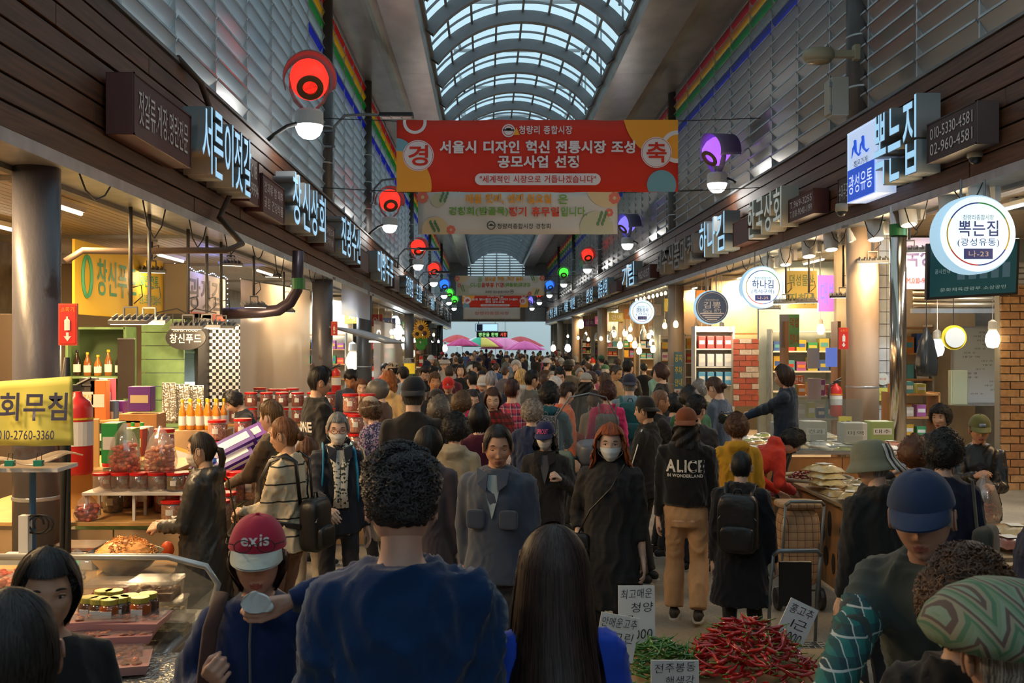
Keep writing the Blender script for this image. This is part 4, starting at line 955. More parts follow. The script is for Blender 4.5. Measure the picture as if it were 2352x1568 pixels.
def redbanner(Y,x0,x1,z0,z1,label,rev=False,rich=True):
    o,W,H=banner(Y,x0,x1,z0,z1,M_bred,label); s=W/646.; f=(lambda px,py:(((px-911)*s-W/2),(H/2-(py-280)*H/161.)))
    ys=-.045; XD=BX if not rev else -BX; fx=1 if not rev else -1
    def T(t,px,py,w_,h,m,off=.0):
        a,b=f(px,py); text(t,frame((fx*a,ys*1.05,b),XD,UP),w_*s,h*H/161.,m,o,off=off)
    a,b=f(1490,278); clipdisc(o,fx*(W/2-.02*W),H*.62,W*.175,M_bor,W,H,ys*.6); clipdisc(o,-fx*W*.5,-H*.42,W*.125,M_bor,W,H,ys*.6); clipdisc(o,-fx*W*.5,H*.02,W*.058,M_bbl,W,H,ys*.58)
    a,b=f(1519,425); clipdisc(o,fx*a,b,W*.052,M_bbl,W,H,ys*.62)
    a,b=f(953,285); clipdisc(o,fx*a,b,W*.042,M_bw,W,H,ys*.64,W*.031,name='print_ring'); a,b=f(1555,340); clipdisc(o,fx*a,b,W*.058,M_bw,W,H,ys*.64,W*.043,name='print_ring')
    for (px,py,ch) in((961,360,'경'),(1507,353,'축')):
        a,b=f(px,py); disc(o,fx*a,b,35.5*s,M_bw,ys*.8); disc(o,fx*a,b,33.5*s,M_bred,ys*.85,32.5*s,name='print_ring'); T(ch,px,py,46,46,M_bred,.02)
    T('서울시 디자인 혁신 전통시장 조성',1234,341,448,29,M_bw,.035); T('공모사업 선정',1236,374,186,28,M_bw,.035); T('청량리 종합시장',1253,303,122,19,M_bw,.015)
    a,b=f(1235,413); g=G(); w2=144*s; h2=13*H/161.
    g.bb(-w2+h2,w2-h2,-.001,.001,-h2,h2); g.build('pill_panel',M_bw,o,loc=(fx*a,ys*.8,b)); disc(o,fx*a-w2+h2,b,h2,M_bw,ys*.8); disc(o,fx*a+w2-h2,b,h2,M_bw,ys*.8)
    T('"세계적인 시장으로 거듭나겠습니다"',1235,413,266,17,M_bred,.012)
    a,b=f(1168,303); disc(o,fx*a,b-.01,15*s,M_bw,ys*.8); disc(o,fx*a,b-.01,12*s,M_bred,ys*.84,10.5*s,name='print_ring'); g=G(); g.bb(-.10,.10,-.001,.001,-.012,.012); g.bb(-.04,.04,-.001,.001,0,.035); g.build('gate_mark',M_brow,o,loc=(fx*a,ys*.9,b)); 
    g=G(); g.add([(-.06,0,0),(0,0,.14),(.06,0,0)],[(0,1,2)]); g.build('fan_mark',M_bor,o,loc=(fx*a+fx*.14,ys*.9,b-.09)); 
    return o
redbanner(17.7,xat(911,17.7),xat(1557,17.7),zat(441,17.7),zat(276,17.7),'wide red banner with white Korean lettering hung across the aisle')
M_bg=mat('print_green',(.16,.34,.04),.7); M_bo2=mat('print_orange',(.80,.33,.03),.7); M_br2=mat('print_red',(.68,.07,.03),.7); M_bbe=mat('print_beige',(.66,.52,.30),.7); M_bpk=mat('print_coral',(.70,.17,.12),.7); M_bgd=mat('print_leaf',(.12,.24,.12),.7)
def whitebanner(Y,x0,x1,z0,z1,label,rev=False):
    o,W,H=banner(Y,x0,x1,z0,z1,M_bl,label); s=W/458.; fx=-1 if rev else 1; ys=-.045; XD=BX*fx
    f=(lambda px,py:(fx*((px-960)*s-W/2),(H/2-(py-443)*H/96.)))
    def T(t,px,py,w_,h,m,off=.0): a,b=f(px,py); text(t,frame((a,ys*1.05,b),XD,UP),w_*s,h*H/96.,m,o,off=off)
    T('매월 첫째, 셋째 일요일',1168,459,196,23,M_bo2,.035); T('은',1293,460,22,22,M_bg,.02)
    T('경청회(밤골목)',1099,488,136,22,M_bg,.03); T('정기 휴무일',1226,488,116,22,M_br2,.035); T('입니다.',1318,488,60,22,M_bg,.02); T('청량리종합시장 경청회',1203,521,122,12,M_brow,.01)
    a,b=f(1000,530); clipdisc(o,a,b,.20*H*1.6,M_bbe,W,H,ys*.55); a,b=f(1395,430); clipdisc(o,a,b,.5*H,M_bbe,W,H,ys*.55); a,b=f(1006,462); clipdisc(o,a,b,.17*H,mat('print_pale_green',(.52,.52,.36),.7),W,H,ys*.5); a,b=f(1370,525); clipdisc(o,a,b,.4*H,mat('print_pale_green',(.52,.52,.36),.7),W,H,ys*.5)
    a,b=f(1128,519); disc(o,a,b,10*s,M_brow,ys*.8,8*s,name='print_ring'); g=G(); g.bb(-.06,.06,-.001,.001,-.01,.01); g.bb(-.03,.03,-.001,.001,0,.03); g.build('gate_mark',M_brow,o,loc=(a,ys*.85,b))
    for (px,py,r_) in((971,455,13),(1036,529,10),(1411,457,13),(1399,490,9)):
        for k in range(7): a,b=f(px+r_*.62*math.cos(k*.9),py+r_*.62*math.sin(k*.9)); disc(o,a,b,r_*.45*s,M_bpk,ys*(.7+.01*k),name='petal')
        a,b=f(px,py); disc(o,a,b,r_*.3*s,M_bbe,ys*.9,name='petal')
    for (px,py,dx,dy) in((1378,515,3,-8),(1003,530,-3,-6),(1017,462,3,-8)):
        for k in range(4):
            for t in(-1,1): a,b=f(px+dx*k+t*5,py+dy*k); disc(o,a,b,5*s,M_bgd,ys*.75,name='leaf_print',sx=.6)
    return o
whitebanner(22.5,xat(960,22.5),xat(1418,22.5),zat(538,22.5),zat(441,22.5),'white banner with flowers and Korean lettering below the red banner')
whitebanner(44,xat(1047,44),xat(1250,44),zat(679,44),zat(633,44),'far white banner seen from its back, hung above the crowd',rev=True)
redbanner(49,xat(1062,49),xat(1213,49),zat(706,49),zat(676,49),'faded red banner seen from behind, far down the aisle',rev=True)
o,W,H=banner(53,xat(1064,53),xat(1195,53),zat(733,53),zat(705,53),M_bl,'lowest and farthest pale banner above the umbrellas'); text('서비스 오픈!!',frame((0,.06,H*.25),-BX,UP),W*.5,H*.2,M_bg,o); text('청량리종합시장',frame((0,-.06,0),BX,UP),W*.6,H*.25,M_br2,o)
# banner ropes
for (Y,x0,x1,z) in((17.7,xat(911,17.7),xat(1557,17.7),zat(278,17.7)),(17.7,xat(911,17.7),xat(1557,17.7),zat(440,17.7)),(22.5,xat(960,22.5),xat(1418,22.5),zat(443,22.5)),(44,xat(1047,44),xat(1250,44),zat(635,44)),(49,xat(1062,49),xat(1213,49),zat(678,49)),(53,xat(1064,53),xat(1195,53),zat(707,53))):
    for (a,b) in((x0,XL+.0),(x1,XR)): 
        o=root('banner_rope',(a,Y,z),'thin rope from the %s %s corner'%({17.7:'red banner '+('top' if z>CH+3.5 else 'bottom'),22.5:'flowered white banner',44:'far white banner',49:'faded red banner',53:'lowest pale banner'}[Y],'left' if b<0 else 'right'),'rope'); G().tube([(0,0,0),((b-a),.3,.12)],.008,5).build('cord',M_cable,o)
# --- round lit shop signs hanging under the right canopy
def roundsign(px,py,Y,r,t1,t2,t3,label,dark=False,rich=1):
    p=at(px,py,Y); o=root('round_sign',p,label,'sign',rz=0)
    M_l=emi('round_lit_face',(.72,.90,1.0),1.05) if not dark else mat('round_navy_face',(.02,.04,.09),.4,emit=(.02,.05,.10),es=.5)
    T=Matrix.Rotation(PI/2,4,'X'); g=G(); g.lathe([(r*.92,-.12),(r,-.09),(r,.07),(r*.94,.1)],48,M=T); g.build('rim',emi('round_rim_glow',(.45,.72,.92),.8),o,smooth=False)
    disc(o,0,0,r*.95,M_l,-.105,name='face'); 
    c4=[mat('arc_red',(.7,.05,.05),.5),mat('arc_green',(.02,.45,.10),.5),mat('arc_yellow',(.75,.6,.04),.5),mat('arc_blue',(.03,.09,.55),.5)]
    if not dark:
        seq=[1,2,3,0,1,2,3,0]; seq=[1,2,3,0,1,2,3,0]
        for k in range(6): disc(o,0,0,r*.80,c4[[1,2,3,0,1,2][k] if k<4 else [2,3,1][k-4]],-.112,r*.765,PI/2-(k+1)*PI/3,PI/2-k*PI/3,name='arc_mark')
    else:
        disc(o,0,0,r*.88,M_bw,-.112,r*.85,name='ring_mark')
        for k in range(4): G().bb(-r*.7+k*.05,r*.7-k*.05,-.002,.002,-.012,.012).build('bar_mark',M_bw,o,loc=(0,-.112,-r*(.36+.12*k)))
    ink=mat('ink_blue',(.02,.05,.38),.5) if not dark else M_bw
    text('청량리종합시장',frame((0,-.115,r*.42),BX,UP),r*.78,r*.13,mat('ink_teal',(.05,.16,.22),.5) if not dark else M_bw,o)
    text(t1,frame((0,-.115,r*.14 if not dark else .05),BX,UP),r*1.0,r*.40,ink,o,off=.012); text(t2,frame((0,-.115,-r*.22),BX,UP),r*1.05,r*.22,ink if not dark else M_bw,o)
    if t3: 
        g=G(); g.bb(-r*.36,r*.36,-.003,.003,-r*.13,r*.13); g.build('number_plate',ink,o,loc=(0,-.113,-r*.50)); text(t3,frame((0,-.119,-r*.50),BX,UP),r*.5,r*.16,M_bw,o,off=.01)
    g=G(); 
    for s in(-.3,.3): g.tube([(r*s,0,r*.9),(r*s,0,max(r+.1,3.72-p.z))],.012,6)
    g.build('hanger',M_galv,o); return o
roundsign(2234,540,9.8,.386,'뽁는집','(광성유통)','나-23','large round lit sign reading Na-23 under the right canopy')
roundsign(1748,660,17.4,.37,'하나김','(즉석구이)','나-25','round lit sign reading Na-25 between the spotlights')
roundsign(1633,706,21.7,.37,'김뽕','Since 1975','','round navy sign reading Since 1975',dark=True)
roundsign(1474,716,30.8,.38,'경동상사','(견과)','나-31','farthest round lit sign among the hanging bulbs')
# CCTV dome, cameras
for (px,py,Y,l) in((1933,484,12.9,'small beige dome camera on a black conduit'),(2240,360,10.0,'dark bullet camera on a round plate by the right cladding')):
    p=at(px,py,Y); o=root('security_camera',p,l,'camera'); g=G(); g.lathe([(.075,.09),(.08,0),(.07,-.01)],20); g.ball((0,0,-.02),(.062,.062,.055),14,8,m=1); g.build('housing',[mat('lamp_beige',(.34,.30,.20),.5),M_black],o,smooth=True)

for i in range(9):
    for sd,x,z,Ys in(('left',-2.99,3.36,7.6+i*1.35),('right',4.94,3.72,10.2+i*1.25)):
        o=root('eave_cable',(x,Ys,z),'%s black cable loop from the near end along the %s eave'%(ORD[i],sd),'cable'); d=.16+.05*((i*3)%4); G().tube([(0,-.30,0),(0,-.18,-d*.7),(0,0,-d),(0,.2,-d*.6),(0,.32,0)],.007,5).build('cable',M_cable,o,smooth=True)
# ================================================================ the crowd
def carry(inf,name,label,cat='bag'):
    o=root(name,inf['M'].to_translation(),label,cat); o.rotation_euler=inf['o'].rotation_euler.copy(); o.scale=inf['o'].scale.copy(); return o
def rbox(c,d,vox=.02,sm_=4,amp=.004,seed=0,e=.42):
    nu,nv=28,18; V=[];Fc=[]
    f=lambda t: math.copysign(abs(t)**e,t)
    for j in range(nv+1):
        b=-PI/2+PI*j/nv
        for i in range(nu): a=2*PI*i/nu; V.append((c[0]+d[0]/2*f(math.cos(a))*f(math.cos(b)),c[1]+d[1]/2*f(math.sin(a))*f(math.cos(b)),c[2]+d[2]/2*f(math.sin(b))))
    for j in range(nv):
        for i in range(nu): Fc.append((j*nu+i,j*nu+(i+1)%nu,(j+1)*nu+(i+1)%nu,(j+1)*nu+i))
    g=G(); g.add(V,Fc); a=A.G(g); return folds(a,amp,seed,30) if amp else a
def backpack(inf,label,col,size=(.29,.15,.42),m=None,pocket=None,strapc=None,zc=1.17,logo=None):
    o=carry(inf,'backpack',label,'backpack'); b=inf['bend']; m=m or M_shiny; y=-.135*inf['fat']-size[1]/2
    a=rbox((0,y,zc),size,.018,6,.006,3); a.v=np.array([b(v) for v in a.v]); a_obj(a,'bag_body',m,o,col=col)
    a=rbox((0,y-size[1]*.5,zc-size[2]*.22),(size[0]*.8,.07,size[1]*.0+size[2]*.42),.016,5,.004,5); a.v=np.array([b(v) for v in a.v]); a_obj(a,'pocket',m,o,col=pocket or col)
    z=inf['nb'].z
    for s in(-1,1):
        pts=[b((s*.09,y+size[1]*.45,zc+size[2]*.40)),b((s*.10,-.115,1.41)),b((s*.105,-.04,1.452)),b((s*.115,.07,1.41)),b((s*.125,.135,1.28)),b((s*.135,.12,1.1)),b((s*.15,.0,1.0)),b((s*.13,y+size[1]*.3,.98))]
        g=G(); g.tube(pts,.021,8,flat=.35,up=(0,.3,1)); g.build('shoulder_strap',m,o,smooth=True).color=(*(strapc or col),1)
    g=G(); g.tube([b((-.03,y,zc+size[2]*.5)),b((-.02,y,zc+size[2]*.5+.035)),b((.02,y,zc+size[2]*.5+.035)),b((.03,y,zc+size[2]*.5))],.007,6); g.build('top_handle',m,o,smooth=True).color=(*col,1)
    g=G(); g.tube([b((x*size[0]*.46,y-size[1]*.42,zc+size[2]*(.34-.25*x*x))) for x in(-1,-.8,-.4,0,.4,.8,1)],.004,5); g.build('zip',M_galv,o)
    return o
def totebag(inf,label,col,side=1,size=(.34,.12,.38),z=.78,y=-.02,m=None,x=.30,strap=True):
    o=carry(inf,'shoulder_bag',label,'bag'); a=rbox((side*x,y,z),(size[1],size[0],size[2]),.02,6,.010,7); a_obj(a,'bag_body',m or M_cloth,o,col=col)
    if strap:
        for d in(-.08,.08):
            g=G(); g.tube([(side*x,y+d,z+size[2]*.45),(side*(x-.04),y+d*.8,1.15),(side*.17,y+d*.4,1.43),(side*.15,y,1.44)],.014,8,flat=.4); g.build('strap',m or M_cloth,o,smooth=True).color=(*col,1)
    return o
def crossbody(inf,label,col,side=1,z=.95,size=(.20,.08,.22)):
    o=carry(inf,'shoulder_bag',label,'bag'); a=rbox((side*.19,.12,z),(size[0]*.8,size[1],size[2]),.016,5,.005,2); a_obj(a,'bag_body',M_shiny,o,col=col)
    g=G(); g.tube([(side*.19,.13,z+.1),(side*.10,.165,1.15),(-side*.04,.16,1.30),(-side*.10,.06,1.44),(-side*.10,-.05,1.44)],.006,6); g.build('strap',M_shiny,o,smooth=True).color=(*col,1); return o
def ontext(inf,words,zc,w_,h,m,y=None,back=True,name='lettering',x=0,fn=0):
    """word sewn on the back of a jacket, shaped to the cloth"""
    M=frame((x,0,zc),(1,0,0),UP) if back else frame((x,0,zc),(-1,0,0),UP)
    t=text(words,M,w_,h,m,inf['topo'],off=.03,name=name); me=t.data
    import mathutils
    bm_=mathutils.bvhtree.BVHTree.FromPolygons([tuple(v) for v in inf['top'].v],[tuple(f) for f in inf['top'].lv.reshape(-1,4)])
    for v in me.vertices:
        s=-1 if back else 1; h_=bm_.ray_cast(Vector((v.co.x,s*1.0,v.co.z)),Vector((0,-s,0)))
        v.co.y=(h_[0].y if h_[0] else s*.13)+s*.005
    return t
BK=(.010,.009,.009); DB=(.045,.022,.012); BR=(.10,.04,.02); GY=(.20,.19,.18)
K=(.014,.014,.016); NV=(.012,.018,.05)
# ---- nearest figures
f1=person(922,1040,2.62,0,'person in a plain dark blue sweatshirt seen from behind, nearest in mid aisle','jacket',(.007,.032,.105),hair='fade',lod=2,collar='crew',fat=1.14,arms=('down','down'),skin=(.60,.38,.30),hc=(.013,.011,.012),strands=5000,tm=mat('fleece_navy',objcol=True,rough=.95,nvar=.12,nscale=5,bump=.12,bscale=300,sheen=.35,spec=.1),foldamp=1.3,hairseed=3)
f2=person(1272,1205,2.7,8,'person with very long dark hair seen from behind, in a bright blue jacket','jacket',(.012,.06,.50),hair='long',hc=(.020,.011,.010),lod=2,fem=1,strands=5000,skin=(.5,.32,.23))
f3=person(592,1178,2.95,170,'person in a pink cap holding a tissue to the nose, navy half-zip fleece','jacket',(.012,.028,.10),hair='bob',hc=(.035,.015,.012),lod=2,fem=1,head=(6,2),arms=((-.115,.185,1.475),'strap'),hands=('hold','grip'),hat='cap',hatc=(.42,.018,.055),brimc=(.45,.50,.46),eyes='down',collar='stand',tm=mat('fleece_navy'),palms=((.5,-.8,.2),(0,-1,0)),skin=(.55,.34,.26))
f4=person(108,1252,2.65,196,'person with a short black bob and black top at the lower left corner','tee',(.010,.011,.013),hair='bob',hc=BK,lod=2,fem=1,head=(-14,6),skin=(.50,.30,.21),eyes='open',collar=None,strands=2500)
f5=person(22,1345,1.75,12,'dark head cropped by the left edge of the frame, only an ear showing','jacket',K,hair='crop',lod=2,skin=(.42,.22,.16),strands=2500)
f6=person(2118,1172,2.95,160,'person in a blue cap and grey-green vest bending over the peppers, plaid sleeves','jacket',(.035,.05,.048),hair='crop',hc=GY,lod=2,lean=22,head=(14,-6),arms=('hold',(.12,.66,1.00)),hands=('hold','relaxed'),hat='cap',hatc=(.016,.035,.09),eyes='down',skin=(.46,.26,.19),fat=1.08,sleeve='elbow',h=1.78)
f7=person(2222,1272,2.35,-12,'person with fluffy dark brown curls, lower right, dark clothes','jacket',(.012,.012,.014),hair='afro',hc=(.05,.022,.010),lod=2,fem=1,strands=3500,hairseed=5)
f8=person(2312,1352,1.95,28,'person under a wide green zigzag knit flat cap at the lower right corner','jacket',(.03,.03,.03),hair='crop',hc=GY,lod=2,hat='newsboy',skin=(.50,.30,.22),hatm=stripes('zigzag_knit',(.2,.3,.2),[(.16,.24,.15),(.07,.17,.10),(.24,.24,.17),(.10,.07,.06),(.19,.27,.20)],18,.5,zz=34))
f9=person(2452,1000,3.6,60,'person in a quilted navy puffer cropped by the right edge','jacket',(.010,.016,.045),hair='short',lod=2,fat=1.25,tm=stripes('puffer_navy',(.012,.02,.055),(.004,.006,.018),13,.10,axis=2))
# ---- second rank
f10=person(2003,1012,5.3,42,'person in a grey-green bucket hat with stripes and black hooded jacket','jacket',(.016,.017,.018),hair='crop',hc=GY,lod=2,fem=1,hat='bucket',hatc=(.20,.21,.15),hood='down',head=(20,6),fat=1.12,age=1)
f11=person(2168,992,5.7,-10,'person with round black permed hair and navy sweater, bag on the right shoulder','jacket',(.010,.013,.035),hair='afro',hc=BK,lod=2,fem=1,fat=1.05)
totebag(f11,'dark grey-green shoulder bag on the navy sweater person',(.045,.048,.04),side=1,x=.24,z=.98)
f12=person(2100,1004,6.3,15,'person with puffy brown hair holding a phone beside the bucket hat','jacket',(.03,.03,.028),hair='afro',hc=(.10,.035,.012),lod=1,fem=1,arms=('phone','down'))
o=carry(f12,'phone','smartphone held up beside the bucket hat','phone'); w_=f12['J'][('h',-1)]; q=root('phone_dummy',(0,0,0)); bpy.data.objects.remove(q); G().box((w_.x,w_.y+.02,w_.z+.05),(.075,.012,.15)).build('phone_body',M_black,o,bev=.005); G().box((w_.x,w_.y+.012,w_.z+.05),(.066,.002,.135)).build('screen',mat('screen_dim',(.1,.12,.15),.2,emit=(.2,.25,.35),es=.4),o)
f13=person(2250,950,7.85,186,'stallholder in an olive cap and black jacket looking down at a bag of peanuts','jacket',(.016,.014,.013),hair='crop',lod=2,hat='cap',hatc=(.14,.14,.045),head=(4,6),eyes='down',arms=((-.06,.34,1.12),(.06,.40,1.22)),hands=('grip','hold'),collar='stand',tm=M_shiny,skin=(.58,.30,.18))
f14=person(2160,930,9.2,160,'smiling person with permed black hair behind the right counter','jacket',(.03,.03,.035),hair='perm',hc=BK,lod=2,fem=1,age=1,skin=(.56,.33,.22),z0=0)
f15=person(1703,1034,6.5,-6,'short person with a black backpack pulling a trolley','coat',(.013,.013,.018),hair='crop',hc=BK,lod=2,arms=('down',(.26,.02,.80)),hands=('relaxed','grip'),fat=1.08,collar='stand')
backpack(f15,'black backpack with a small triangular badge',(.012,.012,.013),size=(.31,.17,.46))
f16=person(1576,934,7.56,-4,'person in a black fleece lettered ALICE with a rust cap turned backwards','crop',(.012,.012,.013),hair='mid',hc=BK,lod=2,hat='cap',hatc=(.20,.055,.018),hatyaw=180,arms=('down','down'),pc=(.50,.30,.155),fat=1.1,walk=.5,pants='wide',tm=mat('fleece_navy'),shoec=(.03,.025,.02))
ontext(f16,'ALICE',1.26,.30,.10,mat('applique_cream',(.70,.66,.58),.9)); ontext(f16,'IN WONDERLAND',1.185,.28,.026,mat('applique_cream'))
f17=person(1692,950,8.2,8,'person with curly brown hair in a mustard yellow hooded jacket','jacket',(.50,.27,.015),hair='perm',hc=(.07,.03,.014),lod=2,fem=1,hood='down',arms=('fwd','down'),fat=1.06)
f18=person(1818,1022,9.4,-62,'person in a red and grey padded jacket bending over a basket','jacket',(.60,.04,.02),hair='perm',hc=BK,lod=2,lean=62,head=(0,10),arms=((-.1,.50,.72),(.10,.55,.75)),h=1.64,hood='down',fem=1)
f19=person(1402,972,6.2,168,'person with wavy copper hair, white mask and black padded jacket','coat',(.014,.014,.016),hair='wavy',hc=(.24,.055,.014),lod=2,fem=1,mask=(.62,.68,.72),head=(12,4),arms=('down','pocket'),hands=('relaxed','hold'),collar='turtle',fat=1.12,strands=2600,cuff=.55,skin=(.60,.40,.30),tm=plaid('quilted_black',(.013,.013,.015),(.010,.010,.012),(.006,.006,.007),16,.5))
crossbody(f19,'small black quilted bag on a chain strap',(.012,.012,.013),side=1,z=.88)
f20=person(1143,974,5.6,168,'elderly person in an open slate-blue jacket over a pale shirt','jacket',(.055,.070,.105),hair='part',hc=(.018,.014,.012),lod=2,age=1,head=(16,10),eyes='down',collar='shirt',arms=('down','back'),fat=1.12,skin=(.54,.29,.19))
def shirtfront(inf,c):
    b=inf['bend']; g=G(); g.add([b((-.055,.120,1.42)),b((.055,.120,1.42)),b((.030,.142,1.28)),b((.0,.148,1.17)),b((-.030,.142,1.28))],[(0,4,3,2,1)]); o=g.build('shirt_front',M_cloth,inf['o'],solid=.012); o.color=(*c,1)
    for s in(-1,1):
        g=G(); g.add([b((s*.025,.135,1.43)),b((s*.095,.11,1.46)),b((s*.085,.145,1.37)),b((s*.035,.152,1.33))],[(0,1,2,3)]); o=g.build('collar_wing',M_cloth,inf['o'],solid=.012); o.color=(*[min(1,q*1.2) for q in inf['topo'].color[:3]],1)
shirtfront(f20,(.30,.38,.42))
for s in(-1,1):
    a=rbox((s*.095,.142,1.17),(.11,.03,.11),.012,3,0); a_obj(a,'chest_pocket',M_cloth,f20['o'],col=(.05,.065,.098))
f21=person(1252,965,7.7,176,'person in a navy cap with pink letters, white mask and dark cardigan','jacket',(.022,.020,.020),hair='mid',hc=BK,lod=2,fem=1,mask=(.66,.66,.68),hat='cap',hatc=(.015,.02,.085),head=(-8,6),arms=('strap','down'),hands=('grip','relaxed'))
shirtfront(f21,(.10,.10,.11))
f22=person(985,975,6.4,-20,'person with smooth black hair in a long mauve-grey coat','coat',(.060,.048,.058),hair='bob',hc=BK,lod=2,fem=1,hood='down',fat=1.12,head=(-15,0))
f23=person(1046,950,7.4,-15,'person with a dark perm in a light beige jacket','jacket',(.36,.31,.22),hair='perm',hc=BK,lod=2,fem=1,hood='down',fat=1.05)
f24=person(950,862,7.6,-3,'tall person in a black tee and black cap seen from behind','tee',(.012,.011,.012),hair='crop',hc=(.05,.048,.045),lod=2,hat='cap',hatc=(.010,.012,.02),hatyaw=180,sleeve='elbow',fat=1.16,head=(-4,0),collar='shirt',foldamp=.8)
f25=person(776,944,7.1,188,'person with grey hair, glasses, white mask and a white patterned scarf','jacket',(.022,.026,.040),hair='updo',hc=(.16,.155,.15),lod=2,fem=1,mask=(.72,.70,.66),glasses=(.25,.05,.05),head=(-6,10),eyes='down',age=1,arms=('down','fwd'))
shirtfront(f25,(.55,.52,.45))
for s in(-1,1):
    g=G(); b=f25['bend']; g.tube([b((s*.05,.02,1.45)),b((s*.06,.10,1.42)),b((s*.030,.155,1.30)),b((s*.022,.165,1.12)),b((s*.03,.165,1.00))],[.03,.032,.028,.026,.03],10,flat=.5); g.build('scarf_end',speckle('scarf_print',(.62,.60,.52),(.04,.05,.04),70,.28),f25['o'],smooth=True)
backpack(f25,'bright blue rucksack straps over a navy jacket',(.02,.22,.42),size=(.30,.14,.40),strapc=(.02,.26,.48))
totebag(f25,'cream canvas tote bag with black edging at an elbow',(.55,.46,.33),side=-1,x=.27,z=.92,y=.10,size=(.36,.07,.36))
f26=person(652,955,6.5,62,'person in a cream sweater with thin black stripes beside the jar stall','jacket',(.6,.5,.35),hair='bun',hc=(.14,.055,.02),lod=2,fem=1,age=1,arms=('hold','fwd'),hands=('grip','hold'),pc=(.16,.085,.05),pants='wide',tm=stripes('breton',(.62,.52,.36),(.02,.018,.016),8.5,.085,off=.3),skin=(.60,.35,.22),foldamp=1.3,head=(6,6))
crossbody(f26,'black rucksack hanging on the back of the striped sweater person',(.014,.013,.012),side=1,z=1.0); 
backpack(f26,'black drawstring rucksack behind the striped sweater',(.012,.012,.013),size=(.26,.15,.36),zc=.98)
f27=person(622,921,7.9,60,'older person with short brown hair behind the striped sweater','jacket',(.10,.07,.04),hair='short',hc=(.12,.07,.03),lod=1,age=1,arms=('fwd','fwd'))
f28=person(462,990,6.3,66,'person in a white mask and long charcoal raincoat at the jar table','coat',(.030,.029,.028),hair='pony',hc=(.03,.020,.013),lod=2,fem=1,mask=(.72,.66,.58),arms=('hold','hold'),hands=('hold','hold'),hood='down',tm=M_shiny,head=(8,4),fat=1.08,skin=(.60,.38,.25))
o=carry(f28,'shoulder_bag','olive strap bag across the charcoal raincoat','bag'); g=G(); g.tube([(.05,.14,1.42),(.12,.0,1.46),(.13,-.12,1.36),(.16,-.16,1.1),(.18,-.14,.95)],.013,8,flat=.5); g.build('strap',M_cloth,o,smooth=True).color=(.12,.09,.02,1); a=rbox((.20,-.12,.84),(.10,.22,.22),.018,5,.006,2); a_obj(a,'bag_body',M_cloth,o,col=(.05,.045,.03))
f29=person(735,843,9.5,-70,'person in a black sweatshirt with white letters standing by the red-lidded jars','jacket',(.013,.013,.014),hair='short',hc=BK,lod=2,head=(-10,4),arms=('fwd','down'),skin=(.60,.35,.22),fat=1.08)
ontext(f29,'DONE',1.20,.26,.09,mat('lettering_white'))
f30=person(705,1000,7.5,-25,'person in a dark navy anorak half hidden behind the striped sweater','jacket',(.014,.016,.045),hair='mid',hc=(.10,.04,.015),lod=1,fem=1,fat=1.1,pc=(.40,.36,.30))
backpack(f30,'black rucksack on the navy anorak',(.012,.012,.014))
